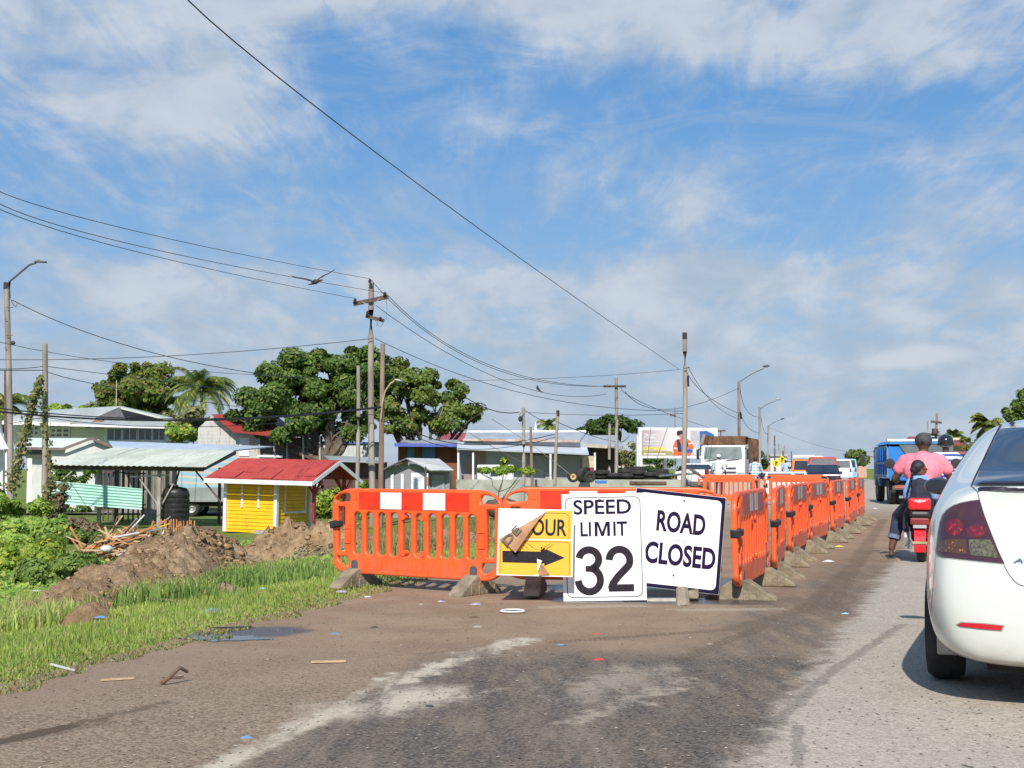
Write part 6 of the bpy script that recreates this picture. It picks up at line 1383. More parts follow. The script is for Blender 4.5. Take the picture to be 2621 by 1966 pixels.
# tyres
def tyre(x, y, Y, rad, w_, label, flat=False, rim=None, yaw=0):
    p = PD(x, y, Y); r = thing('tyre', label, 'tyre', p, rot=(0, 0, R(yaw)), group='old tyres in the yard behind the barriers'); mb = MB(); mb.lathe([(rad * .5, -w_ / 2), (rad * .9, -w_ / 2), (rad, -w_ * .28), (rad, w_ * .28), (rad * .9, w_ / 2), (rad * .5, w_ / 2), (rad * .5, -w_ / 2)], (0, 0, 0), 'Z' if flat else 'Y', 20); mb.build('tread', TYRE, r, True)
    if rim: mb = MB(); mb.lathe([(rad * .22, -w_ * .5), (rad * .5, -w_ * .55), (rad * .6, -w_ * .4), (rad * .6, w_ * .3), (rad * .22, w_ * .3), (rad * .22, -w_ * .5)], (0, 0, 0), 'Y', 18); mb.build('rim', rim, r, True)
tyre(1238, 1030, 60.5, .26, .25, 'upright tyre with a yellow-orange rim on the low wall', rim=mat('rim_orange', (.75, .45, .18), .6)); tyre(1259, 1027, 61.3, .34, .3, 'big muddy tyre right of the yellow-rimmed one', yaw=50); tyre(1274, 1030, 60.6, .27, .25, 'upright tyre showing a dark hollow centre', rim=BLACK)
for i, (x, y, rr) in enumerate(((1300, 1020, .38), (1300, 1028, .38), (1300, 1035, .38), (1325, 1026, .36), (1325, 1034, .36), (1352, 1018, .4), (1352, 1027, .4), (1352, 1035, .4), (1378, 1012, .38), (1378, 1020, .38), (1378, 1028, .38), (1378, 1036, .38), (1404, 1024, .38), (1404, 1032, .38), (1428, 1018, .36), (1428, 1026, .36), (1428, 1034, .36))):
    tyre(x, y, 62.6 + (i % 3) * .15, rr, .2, ('black tyre lying flat in one of the stacks behind the low wall'), True)
mb = MB(); p = PD(1298, 1041, 58); mb.box(p, (.5, .3, .14)); o = mb.build('blue_crate', mat('blue_plastic', (.04, .22, .55), .5), bevel=.02); tag(o, 'small blue bin on top of the low wall', 'bin'); mb = MB(); mb.tube([PD(1425, 1029, 59), PD(1480, 1024, 57), PD(1510, 1022, 57)], .05, 7); o = mb.build('grey_pipe', mat('pipe_grey', (.22, .25, .24), .6)); tag(o, 'long grey pipe lying towards the bare pole', 'pipe')
# billboard
Y = 80; a, b_ = PD(1380, 925, Y), PD(1557, 990, Y)
r = thing('billboard', 'white-framed advertising billboard showing a worker in an orange shirt', 'billboard', (a.x, Y, ground_z(a.x, Y)), 0)
bw = (1557 - 1380) / 2850 * Y; zb = PD(0, 990, Y).z - r.location.z; zt = PD(0, 923, Y).z - r.location.z; hh = zt - zb
rt = Matrix.Rotation(R(14), 4, 'Z'); bw /= math.cos(R(14)) * 1.0
mb = MB(); mb.x = rt; mb.bb(0, 0, zb, bw, .2, zt); mb.build('panel', TRIM, r)
FR = .17
def art(nm, m_, polys, y=-.012):
    mb = MB(); mb.x = rt
    for k, pl_ in enumerate(polys): mb.add([(FR + u * (bw - 2 * FR), y, zb + FR + v * (hh - 2 * FR)) for u, v in pl_], [tuple(range(len(pl_)))])
    return mb.build(nm, m_, r)
E = lambda cx, cy, rx, ry, n=14: [(cx + rx * math.cos(2 * math.pi * i / n), cy + ry * math.sin(2 * math.pi * i / n)) for i in range(n)]
m, t, b = base_mat('billboard_ground'); tc = t.node('ShaderNodeTexCoord').outputs['Object']; s_ = t.node('ShaderNodeSeparateXYZ'); t.put(s_.inputs[0], tc)
c = t.mix(t.ramp(s_.outputs['X'], 0, 2.4), (.45, .36, .37), (.74, .70, .69)); t.put(b.inputs['Base Color'], c); b.inputs['Roughness'].default_value = .5
art('backdrop', m, [[(0, 0), (1, 0), (1, 1), (0, 1)]], -.004)
art('olive_field', mat('bb_olive', (.42, .38, .16), .6, (.36, .30, .12), 3), [[(0, 0), (.45, 0), (.40, .17), (0, .19)]], -.008)
art('printed_room', mat('bb_grey', (.46, .44, .46), .6, (.56, .54, .54), 2), [[(.66, .02), (.78, .02), (.78, 1), (.66, 1)]], -.008); art('printed_wall', mat('bb_white', (.78, .76, .72), .6), [[(.52, .5), (.66, .62), (.66, 1), (.52, 1)], [(.78, .0), (1, 0), (1, 1), (.78, 1)]], -.009)
art('printed_blue_wall', mat('bb_blue', (.05, .15, .42), .6), [[(.785, .0), (.985, .0), (.985, .84), (.88, .99), (.785, .97)]], -.013)
art('worker_shirt', mat('bb_orange', (.85, .16, .05), .6, (.75, .12, .04), 4), [[(.43, 0), (.42, .35), (.45, .58), (.52, .68), (.62, .66), (.68, .52), (.70, .30), (.66, 0)]], -.016)
art('worker_vest', mat('bb_navy', (.03, .05, .12), .6), [[(.47, .62), (.50, .66), (.53, .45), (.54, .15), (.49, .15), (.48, .35)], [(.585, .65), (.61, .62), (.63, .40), (.60, .2), (.575, .3)]], -.020)
art('worker_face', mat('bb_skin', (.50, .25, .15), .6), [E(.54, .80, .035, .12)], -.020); art('worker_hair', mat('bb_hair', (.04, .025, .05), .7), [E(.525, .92, .052, .08), E(.495, .85, .022, .06)], -.024)
art('worker_cuff', mat('bb_cuff', (.85, .72, .66), .6), [[(.425, .33), (.48, .31), (.48, .25), (.425, .27)], [(.63, .50), (.69, .53), (.69, .47), (.63, .44)]], -.024); art('blue_glove', mat('bb_glove', (.12, .22, .72), .6), [E(.635, .19, .055, .085), [(.58, .25), (.68, .22), (.68, .12), (.58, .10)]], -.026); art('white_helmet', mat('bb_white', (.78, .76, .72), .6), [E(.73, .17, .04, .16)], -.024)
BT = mat('bb_letter_white', (.85, .83, .84), .6); BY = mat('bb_letter_yellow', (.85, .76, .12), .6)
def btext(s_, u0, v0, u1, v1, m_, off=.03, nm='billboard_lettering'): mb = MB(); mb.x = rt; text_mb(mb, s_, FR + u0 * (bw - 2 * FR), zb + FR + v0 * (hh - 2 * FR), FR + u1 * (bw - 2 * FR), zb + FR + v1 * (hh - 2 * FR), -.018, offset=off); mb.build(nm, m_, r)
btext("This is what's", .035, .77, .21, .86, BT); btext('POSSIBLE', .035, .66, .21, .755, BT); btext('Getting the key', .03, .49, .24, .60, BT); btext('to unlock your', .03, .39, .24, .47, BT); btext('dreams.', .025, .20, .33, .37, BY, .05)
mb = MB(); mb.x = rt; mb.bb(.10, -.03, zb + .10, .9, -.008, zb + .17) if False else mb.bb(.3, -.02, zb + .22, 1.7, -.010, zb + .30); mb.build('printed_strip', BT, r)
for x in (.12, bw * .33, bw * .62, bw - .2): mb = MB(); mb.x = rt; mb.bb(x - .1, .0, -.2, x + .1, .22, zb + (0 if x > .2 else .0)); mb.build('post', TRIM if x < .2 or x > bw - .3 else STEEL, r)
mb = MB(); mb.x = rt; mb.bb(-.14, -.02, 0, -.02, .2, zt - .5); mb.build('side_post', TRIM, r)
# far things down the road
for lb, x0, y0, x1, y1, Y, m_, nm in (('pale distant building behind the yellow signs', 1664, 985, 1700, 1012, 210, PALEW, 'far_building'), ('orange-roofed distant hut left of the yellow signs', 1608, 1000, 1664, 1016, 190, mat('far_orange', (.65, .20, .08), .8), 'far_hut'), ('salmon distant house wall over the vans', 1842, 983, 1872, 1010, 240, mat('salmon', (.62, .36, .26), .8), 'far_house'), ('low hazy line of distant buildings in the middle of the road end', 1700, 996, 1760, 1012, 400, mat('far_grey', (.42, .46, .48), .9, (.55, .56, .55), .1), 'far_building')):
    q_ = house(nm, lb, Y, x0 * S, 'building'); mb = MB(); wallbox(mb, x0, y0, x1, y1, Y, 6, True); mb.build('wall', m_, q_, world=True); mb = MB(); aa, bb_ = PD(x0 - 1, y0, Y - .3), PD(x1 + 1, y0, Y - .3); mb.bb(aa.x, Y - .4, aa.z, bb_.x, Y + 6.5, aa.z + .25); mb.build('roof', TING, q_, world=True)
for i, (x, y) in enumerate(((1676, 1001), (1689, 993))):
    Y = 130; p = PD(x, y, Y); q_ = thing('warning_sign', ('lower left', 'upper right')[i] + ' one of the two far yellow diamond warning signs', 'road sign', (p.x, Y, ground_z(p.x, Y)), group='far yellow warning signs'); zz = p.z - q_.location.z
    mb = MB(); mb.box((0, 0, zz), (.62, .03, .62), rot=(0, R(45), 0)); mb.build('plate', YELL, q_); mb = MB(); mb.box((0, -.03, zz), (.12, .02, .4)); mb.box((.1, -.03, zz + .1), (.2, .018, .08)); mb.build('symbol', BLACK, q_); mb = MB(); mb.bar((0, .05, 0), (0, .05, zz), .07); mb.build('post', STEEL, q_)
q_ = house('red_roof_villa', 'long red-roofed villa far right beyond the helmeted rider', 120, 2420); mb = MB(); wallbox(mb, 2046, 958, 2086, 985, 120, 5, True); mb.build('wall', mat('villa_wall', (.55, .58, .50), .8, (.35, .40, .35), .8), q_, world=True); mb = MB(); mb.slab([PD(2042, 960, 118), PD(2090, 960, 118), PD(2084, 950, 124), PD(2048, 950, 124)], .15); mb.build('roof', mat('villa_roof', (.28, .07, .06), .8), q_, world=True); mb = MB(); mb.bar(PD(2044, 948, 122), PD(2082, 948, 122), .2); mb.build('roof_sign', mat('cream_gutter2', (.65, .6, .4), .7), q_, world=True)
q_ = house('far_right_house', 'red roof edge just behind the left shoulder of the tarp on the blue truck', 140, 2330); mb = MB(); mb.slab([PD(1958, 948, 140), PD(1990, 948, 140), PD(1988, 943, 145), PD(1962, 943, 145)], .15); mb.build('roof', mat('villa_roof', (.28, .07, .06), .8), q_, world=True); mb = MB(); wallbox(mb, 1960, 948, 1988, 1000, 141, 4, True); mb.build('wall', PALEW, q_, world=True)
# ---------------------------------------------------------------- the white car
PEARL = mat('car_pearl_white', (.62, .63, .575), .20, (.60, .61, .555), .6, coat=1, spec=.5)
_m = PEARL; _t = NT(_m.node_tree); _b = _m.node_tree.nodes['Principled BSDF']; _tc = _t.node('ShaderNodeTexCoord').outputs['Object']; _s = _t.node('ShaderNodeSeparateXYZ'); _t.put(_s.inputs[0], _tc)
_d = _t.m('MULTIPLY', _t.ramp(_t.m('ADD', _s.outputs[2], _t.m('MULTIPLY', _t.noise(_tc, 7, 5, .6), .25)), .50, .28), .55)
_old = _b.inputs['Base Color'].links[0].from_socket; _t.put(_b.inputs['Base Color'], _t.mix(_d, _old, (.30, .26, .20))); _t.put(_b.inputs['Roughness'], _t.m('MULTIPLY_ADD', _d, .5, .2))
GLASSC = mat('car_glass', (.018, .026, .040), .06, (.03, .04, .055), 1.5, spec=.9, coat=.4)
SEAM = mat('car_seam', (.02, .012, .03), .5); CHROME = mat('chrome', (.70, .70, .72), .12, metal=1)
LENSD = mat('lamp_smoked', (.045, .012, .018), .05, (.07, .02, .022), 3, coat=1); LENSR = mat('lamp_red', (.11, .010, .014), .12, (.55, .012, .016), 55, coat=1, lo=.52, hi=.68)  # bright flecks of lamp_red are lens sparkle painted into a dark base
LENSA = mat('lamp_amber', (.075, .032, .014), .12, (.60, .24, .03), 75, coat=1, lo=.58, hi=.68); LENSC = mat('lamp_clear', (.05, .035, .024), .1, (.15, .15, .08), 80, coat=1); REFL = mat('red_reflector', (.62, .012, .02), .15, (.48, .01, .02), 60, coat=1)  # bright dots of lamp_amber are sparkle put into the colour as well
HEAD = -21.3
car = thing('white_car', 'white saloon car with smoked tail lamps, cut by the right edge', 'car', (3.205, 7.30, 0), R(HEAD))
def half(y, pts, dy=None):
    return [(x, y + (dy[i] if dy else 0), z) for i, (x, z) in enumerate(pts)]
D0 = (.03, .0, -.01, -.02, 0, .035, .06, .09, .11, .10, .08, .08)
ST = [
 half(-1.00, [(0, .24), (.40, .24), (.56, .27), (.63, .40), (.655, .54), (.655, .68), (.645, .80), (.625, .94), (.585, 1.045), (.47, 1.092), (.28, 1.10), (0, 1.103)], D0),
 half(-.93, [(0, .20), (.52, .20), (.70, .25), (.755, .40), (.775, .54), (.765, .68), (.755, .80), (.735, .93), (.68, 1.03), (.55, 1.095), (.32, 1.108), (0, 1.112)], (0, 0, 0, 0, 0, .01, .02, .04, .05, .06, .06, .06)),
 half(-.72, [(0, .19), (.60, .19), (.79, .25), (.835, .40), (.845, .54), (.842, .68), (.835, .80), (.815, .93), (.762, 1.035), (.64, 1.105), (.38, 1.125), (0, 1.13)]),
 half(-.45, [(0, .19), (.62, .19), (.80, .24), (.845, .40), (.855, .54), (.856, .68), (.85, .80), (.832, .93), (.785, 1.045), (.70, 1.125), (.46, 1.15), (0, 1.155)]),
 half(-.18, [(0, .19), (.62, .19), (.80, .24), (.845, .40), (.858, .54), (.86, .68), (.855, .80), (.838, .93), (.79, 1.06), (.71, 1.19), (.50, 1.245), (0, 1.255)]),
 half(.14, [(0, .19), (.62, .19), (.80, .24), (.845, .40), (.858, .54), (.86, .68), (.855, .80), (.838, .93), (.785, 1.075), (.69, 1.27), (.52, 1.365), (0, 1.385)]),
 half(.48, [(0, .19), (.62, .19), (.80, .22), (.845, .40), (.855, .54), (.86, .68), (.855, .80), (.838, .93), (.78, 1.08), (.66, 1.34), (.50, 1.475), (0, 1.50)]),
 half(.95, [(0, .19), (.62, .19), (.80, .22), (.84, .40), (.85, .54), (.858, .68), (.85, .80), (.835, .93), (.775, 1.08), (.65, 1.36), (.50, 1.505), (0, 1.53)]),
 half(1.5, [(0, .19), (.62, .19), (.80, .22), (.84, .40), (.85, .54), (.855, .68), (.85, .80), (.83, .93), (.775, 1.07), (.66, 1.34), (.50, 1.50), (0, 1.525)]),
 half(1.95, [(0, .19), (.62, .19), (.80, .22), (.84, .40), (.85, .54), (.85, .68), (.845, .80), (.82, .92), (.775, 1.03), (.69, 1.22), (.54, 1.415), (0, 1.45)]),
 half(2.45, [(0, .19), (.62, .19), (.80, .22), (.84, .40), (.85, .54), (.85, .67), (.84, .78), (.81, .88), (.765, .96), (.70, 1.03), (.56, 1.10), (0, 1.14)]),
 half(2.9, [(0, .19), (.6, .19), (.79, .22), (.83, .40), (.84, .54), (.835, .65), (.82, .74), (.78, .82), (.72, .88), (.62, .92), (.45, .95), (0, .97)]),
 half(3.3, [(0, .19), (.55, .19), (.72, .23), (.77, .38), (.78, .50), (.77, .60), (.74, .68), (.69, .75), (.62, .79), (.52, .82), (.35, .85), (0, .86)]),
 half(3.52, [(0, .22), (.45, .22), (.56, .25), (.60, .36), (.61, .46), (.60, .55), (.57, .62), (.54, .67), (.48, .70), (.4, .72), (.25, .74), (0, .75)]),
]
v, f = [], []; NP = 12; RN = 2 * NP - 2
for s_ in ST:
    v += [(x, y, z) for x, y, z in s_] + [(-x, y, z) for x, y, z in s_[NP - 2:0:-1]]
for j in range(len(ST) - 1):
    for i in range(RN): f.append((j * RN + i, j * RN + (i + 1) % RN, (j + 1) * RN + (i + 1) % RN, (j + 1) * RN + i))
def capface(o, flip):
    for i in range(NP - 1):
        l0, l1 = (0 if i == 0 else RN - i), RN - i - 1
        if i == 0: q_ = (o, o + 1, o + RN - 1)
        elif i == NP - 2: q_ = (o + i, o + i + 1, o + RN - i)
        else: q_ = (o + i, o + i + 1, o + RN - i - 1, o + RN - i)
        f.append(q_ if flip else q_[::-1])
capface(0, False); capface((len(ST) - 1) * RN, True)
mb = MB(); mb.add(v, f); body = mb.build('body', [PEARL, DARK], car, True, auto=180)
ss = body.modifiers.new('s', 'SUBSURF'); ss.levels = 3; ss.render_levels = 3
me = evaluated(body); body.modifiers.clear(); body.data = me
bvh = BVHTree.FromPolygons([tuple(q.co) for q in me.vertices], [tuple(p.vertices) for p in me.polygons])
for yy in (0, 2.70):
    mb = MB(); mb.cyl((-1.2, yy, .30), (-.60, yy, .30), .365, n=40); mb.cyl((.60, yy, .30), (1.2, yy, .30), .365, n=40); cut = mb.build('cutter', DARK)
    cut.parent = car; bo = body.modifiers.new('b', 'BOOLEAN'); bo.operation = 'DIFFERENCE'; bo.object = cut; bo.solver = 'EXACT'
    try: bo.material_mode = 'TRANSFER'
    except Exception: pass
    m2 = evaluated(body); body.modifiers.clear(); body.data = m2; kill(cut)
body.data.polygons.foreach_set('use_smooth', [True] * len(body.data.polygons))
bm = bmesh.new(); bm.from_mesh(body.data)
for e in bm.edges:
    if len(e.link_faces) == 2 and e.calc_face_angle(0) > R(35): e.smooth = False
bm.to_mesh(body.data); bm.free()
CM = Matrix.Translation(car.location) @ Euler((0, 0, R(HEAD))).to_matrix().to_4x4(); CI = CM.inverted()
def on_car(sx, sy, off=.004):
    """point on the body surface that the traced outline passes through"""
    o_ = CI @ Vector((0, 0, HC)); d = (CI.to_3x3() @ ray(sx, sy)).normalized(); h = bvh.ray_cast(o_, d)
    if h[0] is None: return None
    n = h[1]; n = -n if n.dot(d) > 0 else n; return h[0] + n * off
def z6(x, y): return (2160 + x / 4.148, 1050 + y / 4.148)
def z7(x, y): return (2221 + x / 2.2125, 1050 + y / 2.2125)
def drape(poly, fn, cuts=4, mirror=False):
    bm = bmesh.new(); vs = [bm.verts.new((x, y, 0)) for x, y in poly]; es = [bm.edges.new((vs[i], vs[(i + 1) % len(vs)])) for i in range(len(vs))]
    bmesh.ops.triangle_fill(bm, use_beauty=True, edges=es, use_dissolve=False)
    for _ in range(cuts): 
        L = max(e.calc_length() for e in bm.edges); bmesh.ops.subdivide_edges(bm, edges=[e for e in bm.edges if e.calc_length() > L * .5], cuts=1); bmesh.ops.triangulate(bm, faces=bm.faces[:])
    bm.verts.index_update(); pts = [fn(q.co.x, q.co.y) for q in bm.verts]; fs = [tuple(q.index for q in p.verts) for p in bm.faces if all(pts[q.index] is not None for q in p.verts)]
    pts = [p if p is not None else Vector() for p in pts]; bm.free(); return pts, fs
def carpatch(name, poly, m_, off=.004, cuts=4, parent=None, mirror=True):
    pts, fs = drape(poly, lambda x, y: on_car(x, y, off), cuts); o = None
    for s_ in ((1, -1) if mirror else (1,)):
        mb = MB(); mb.add([(p.x * s_, p.y, p.z) for p in pts], fs); o = mb.build(name, m_, parent or car, True, auto=180)
        me = o.data; bm = bmesh.new(); bm.from_mesh(me); bmesh.ops.delete(bm, geom=[q for q in bm.verts if not q.link_faces], context='VERTS'); bm.to_mesh(me); bm.free()
    return o
def carline(name, pts, wd, m_, off=.003, mirror=True):
    poly = []
    for k in (1, -1):
        seq = pts if k == 1 else pts[::-1]
        for i, p in enumerate(seq):
            a = seq[max(i - 1, 0)]; b_ = seq[min(i + 1, len(seq) - 1)]; dx, dy = b_[0] - a[0], b_[1] - a[1]; L = math.hypot(dx, dy) or 1
            poly.append((p[0] - dy / L * wd / 2, p[1] + dx / L * wd / 2))
    return carpatch(name, poly, m_, off, 3, None, mirror)
tl = [z6(*p) for p in ((1440, 955), (1340, 968), (1250, 988), (1170, 1018), (1105, 1062), (1060, 1115), (1032, 1190), (1014, 1290), (1002, 1400), (990, 1480), (1004, 1528), (1060, 1556), (1250, 1580), (1480, 1604), (1700, 1626), (1640, 1500), (1560, 1300), (1490, 1120))]
lampL = carpatch('tail_lamp', tl, LENSD, .006, 6)
EL = lambda cx, cy, rx, ry, tilt=0: [(cx + rx * math.cos(a) * math.cos(tilt) - ry * math.sin(a) * math.sin(tilt), cy + rx * math.cos(a) * math.sin(tilt) + ry * math.sin(a) * math.cos(tilt)) for a in [2 * math.pi * i / 20 for i in range(20)]]
for nm, pl_, m_ in (('red_lens', EL(1180, 1245, 92, 92), LENSR), ('red_lens', EL(1405, 1285, 105, 72), LENSR), ('amber_lens', [(1040, 1385), (1160, 1372), (1300, 1372), (1318, 1535), (1180, 1522), (1022, 1500)], LENSA), ('reverse_lens', [(1325, 1374), (1560, 1378), (1600, 1465), (1648, 1572), (1340, 1538)], LENSC)):
    carpatch(nm, [z6(*p) for p in pl_], m_, .009, 3)
carline('lamp_trim', [z6(*p) for p in ((1440, 952), (1340, 964), (1250, 983), (1170, 1012), (1100, 1056), (1052, 1112), (1026, 1190), (1008, 1290), (995, 1400), (982, 1486), (998, 1536), (1056, 1564), (1250, 1588), (1480, 1612), (1700, 1634))], .9, SEAM, .005)
carline('panel_seam', [z6(*p) for p in ((1348, 806), (1385, 835), (1420, 872), (1440, 950), (1490, 1115), (1560, 1297), (1640, 1498), (1702, 1630))] + [z7(*p) for p in ((772, 880), (800, 930), (830, 968), (858, 988), (884, 996))], 1.6, SEAM)
carline('pillar_strip', [z6(*p) for p in ((1712, 88), (1660, 170), (1600, 285), (1530, 430), (1460, 580), (1400, 700), (1358, 800))], 4.2, SEAM)
carpatch('reflector', [z7(*p) for p in ((508, 1215), (530, 1203), (650, 1210), (768, 1222), (755, 1247), (640, 1238), (530, 1224))], REFL, .005, 3)
carline('reflector_rim', [z7(*p) for p in ((500, 1215), (528, 1199), (650, 1206), (774, 1219), (760, 1251), (640, 1243), (526, 1229), (500, 1215))], .8, mat('soft_shadow_gap', (.25, .25, .24), .5), .003)
carline('bumper_seam', [z6(980, 1490), z6(975, 1560), z7(355, 1180), z7(370, 1290), z7(420, 1345)], .8, mat('soft_shadow_gap', (.25, .25, .24), .5), .002, False)
carline('spoiler_strip', [z6(1432, 862), z6(1455, 848), z6(1500, 845), z6(1700, 843), z6(1905, 842), z6(2100, 842)], 6.5, SEAM, .010)
carpatch('badge_letter', [z6(*p) for p in ((1793, 1622), (1862, 1578), (1880, 1576), (1905, 1620), (1885, 1622), (1878, 1608), (1842, 1610), (1820, 1622))], CHROME, .006, 2, None, False)
carpatch('washer_jet', [z6(*p) for p in ((1752, 165), (1775, 145), (1778, 118), (1795, 125), (1800, 142), (1825, 150), (1815, 168), (1780, 172))], SEAM, .012, 2, None, False)
# glass, mirrored from the traced left outline
lft = [on_car(*z6(*p), 0) for p in ((1662, 204), (1600, 322), (1530, 462), (1455, 612), (1380, 802))]
if None not in lft:
    poly = [(p.x, p.z) for p in lft] + [(0, lft[-1].z + .004)] + [(-p.x, p.z) for p in lft[::-1]] + [(0, lft[0].z + .012)]
    def back(x, z):
        h = bvh.ray_cast(Vector((x, -4, z)), Vector((0, 1, 0))); 
        if h[0] is None: return None
        n = h[1] if h[1].y < 0 else -h[1]; return h[0] + n * .006
    pts, fs = drape(poly, back, 7); mb = MB(); mb.add(pts, fs); mb.build('rear_window', GLASSC, car, True, auto=180)
    poly = [(lft[-1].x + .01, lft[-1].z + .004), (0, lft[-1].z + .008), (-lft[-1].x - .01, lft[-1].z + .004), (-lft[-1].x - .05, lft[-1].z + .016), (0, lft[-1].z + .02), (lft[-1].x + .05, lft[-1].z + .016)]
    pts, fs = drape(poly, back, 4); mb = MB(); mb.add([p + Vector((0, -.003, .003)) for p in pts], fs); mb.build('window_seal', SEAM, car, True, auto=180)
mb = MB(); mb.box((0, -.995, .60), (.50, .012, .12)); mb.build('number_plate', mat('plate_white', (.7, .7, .66), .5), car)
# side glass
def side(poly, s_):
    def fn(y, z):
        h = bvh.ray_cast(Vector((s_ * 3, y, z)), Vector((-s_, 0, 0)))
        if h[0] is None: return None
        n = h[1] if h[1].x * s_ > 0 else -h[1]; return h[0] + n * .005
    return drape(poly, fn, 5)
for s_ in (-1, 1):
    for poly in ([(.32, 1.10), (1.15, 1.10), (1.15, 1.385), (.75, 1.375), (.50, 1.32)], [(1.2, 1.10), (2.25, 1.06), (1.75, 1.33), (1.2, 1.385)]):
        pts, fs = side(poly, s_); mb = MB(); mb.add(pts, fs); mb.build('side_window', GLASSC, car, True, auto=180)
pts, fs = drape([(-.60, 1.14), (.60, 1.14), (.52, 1.40), (-.52, 1.40)], lambda x, z: (lambda h: None if h[0] is None else h[0] + Vector((0, .005, .005)))(bvh.ray_cast(Vector((x, 5, z)), Vector((0, -1, 0)))), 5); mb = MB(); mb.add(pts, fs); mb.build('windscreen', GLASSC, car, True, auto=180)
for x, y in ((-.787, 0), (.787, 0), (-.785, 2.70), (.785, 2.70)): wheel(car, (x, y, .305), .305, .195, 'X')
for s_ in (-1, 1):
    mb = MB(); mb.ell((s_ * .93, 1.95, 1.065), (.10, .07, .062), 16, 10); mb.box((s_ * .83, 1.97, 1.0), (.1, .06, .04)); o = mb.build('wing_mirror', mat('mirror_shell', (.05, .05, .055), .25, coat=.6), car, True)
    mb = MB(); mb.add([(s_ * .93 + .083 * math.cos(a), 1.882 - .004 * math.cos(a) ** 2, 1.065 + .047 * math.sin(a)) for a in [2 * math.pi * i / 18 for i in range(18)]], [tuple(range(18))]); mb.build('mirror_glass', mat('mirror_glass', (.10, .10, .12), .03, metal=.9), o)
    mb = MB(); mb.box((s_ * .69, -.37, .245), (.25, .02, .13), rot=(R(8), 0, 0)); mb.build('mud_flap', mat('flap_white', (.50, .49, .45), .6, (.36, .34, .30), 9), car, bevel=.02)
mb = MB(); mb.bb(-.55, -.78, .17, .55, 3.2, .24); mb.build('underbody', DARK, car)
mb = MB(); mb.prismx([(.38, 1.455), (.62, 1.468), (.60, 1.50), (.50, 1.515)], -.02, .02) if False else mb.ell((-.08, .62, 1.492), (.03, .09, .022), 10, 6); mb.build('roof_aerial', SEAM, car, True)

# ---------------------------------------------------------------- simple road vehicles seen far off
def far_car(name, label, cat, loc, rz, L, Wd, H, paint, prof=None, glass=None, lamps=True, group=None):
    r = thing(name, label, cat, loc, rz, group); h = H
    prof = prof or [(0, .25), (0, .62 * h), (.06 * L, .66 * h), (.14 * L, .97 * h), (.55 * L, h), (.72 * L, .66 * h), (.97 * L, .55 * h), (L, .25)]
    mb = MB(); n = len(prof)
    vs = []
    for s_ in (-1, 1):
        for y, z in prof: vs.append((s_ * Wd / 2 * (1 if z < .68 * h else .84), y, z))
    mb.add(vs, [tuple(range(n)), tuple(range(2 * n - 1, n - 1, -1))] + [(i, n + i, n + (i + 1) % n, (i + 1) % n) for i in range(n)]); mb.build('body', paint, r, bevel=.05)
    gl = glass or GLASSC; mb = MB()
    a, b_ = prof[2], prof[3]; w0, w1 = Wd * .40, Wd * .36
    d = Vector((0, b_[0] - a[0], b_[1] - a[1])); nn = Vector((0, -d.z, d.y)).normalized() * .012
    p0, p1 = Vector((0, a[0], a[1])) + d * .12 + nn, Vector((0, a[0], a[1])) + d * .86 + nn
    mb.add([p0 + Vector((-w0, 0, 0)), p0 + Vector((w0, 0, 0)), p1 + Vector((w1, 0, 0)), p1 + Vector((-w1, 0, 0))], [(0, 1, 2, 3)]); mb.build('rear_window', gl, r)
    for s_ in (-1, 1):
        if lamps: mb = MB(); mb.bb(s_ * Wd * .40 - .07, -.02, .42 * h, s_ * Wd * .40 + .07, .1, .58 * h); mb.build('tail_lamp', LENSR, r)
        for yy in (.18 * L, .80 * L): wheel(r, (s_ * (Wd / 2 - .09), yy, .3), .3, .2, 'X')
        mb = MB(); mb.box((s_ * (Wd / 2 + .08), L * .62, .68 * h), (.2, .1, .14)); mb.build('wing_mirror', BLACKP, r)
        xx = s_ * (Wd / 2 * .93 + .004); mb = MB(); mb.box((xx, L * .38, .80 * h), (.02, L * .42, .20 * h), rot=(0, R(-14 * s_), 0)); mb.build('side_window', gl, r)
    return r
ORP = mat('paint_orange', (.80, .22, .02), .3, coat=.6); REDP = mat('paint_red', (.45, .045, .035), .3, coat=.6); NAVYP = mat('paint_navy', (.02, .025, .05), .25, coat=.8)
BOXP = lambda L, h: [(0, .35), (0, .52 * h), (.01 * L, .56 * h), (.04 * L, .98 * h), (.70 * L, h), (.86 * L, .62 * h), (.98 * L, .52 * h), (L, .35)]
def at(sx, Y): p = P(sx, 1199, Y); return (p.x, Y, .0)
far_car('dark_hatchback', 'dark navy car in front of the red one, seen over the barrier row', 'car', at(2106, 66), R(-12), 4.2, 1.7, 1.42, NAVYP)
rr = far_car('red_suv', 'red four-wheel drive with a big rear window ahead of the navy car', 'car', at(2106, 76), R(-12), 4.4, 1.78, 1.88, REDP, BOXP(4.4, 1.88), mat('car_glass_pale', (.16, .17, .18), .2))
mb = MB(); mb.box((0, -.04, 1.15), (.30, .05, .22)); mb.build('spare_plate', TRIM, rr)
rr = far_car('orange_van', 'orange van with white roof boards left of the red four-wheel drive', 'van', at(2062, 82), R(-12), 4.6, 1.8, 1.80, ORP, BOXP(4.6, 1.8)); mb = MB(); mb.box((-.1, .9, 1.94), (1.3, 1.6, .16)); mb.build('roof_load', TRIM, rr); mb = MB(); mb.bar((-.86, .1, 1.2), (-.86, .1, 2.25), .05); mb.build('rack_post', BLACKP, rr)
rr = far_car('white_minibus', 'white minibus roof showing above the red four-wheel drive', 'minibus', at(2092, 150), R(-12), 5, 1.6, 2.65, VW, BOXP(5, 2.65))
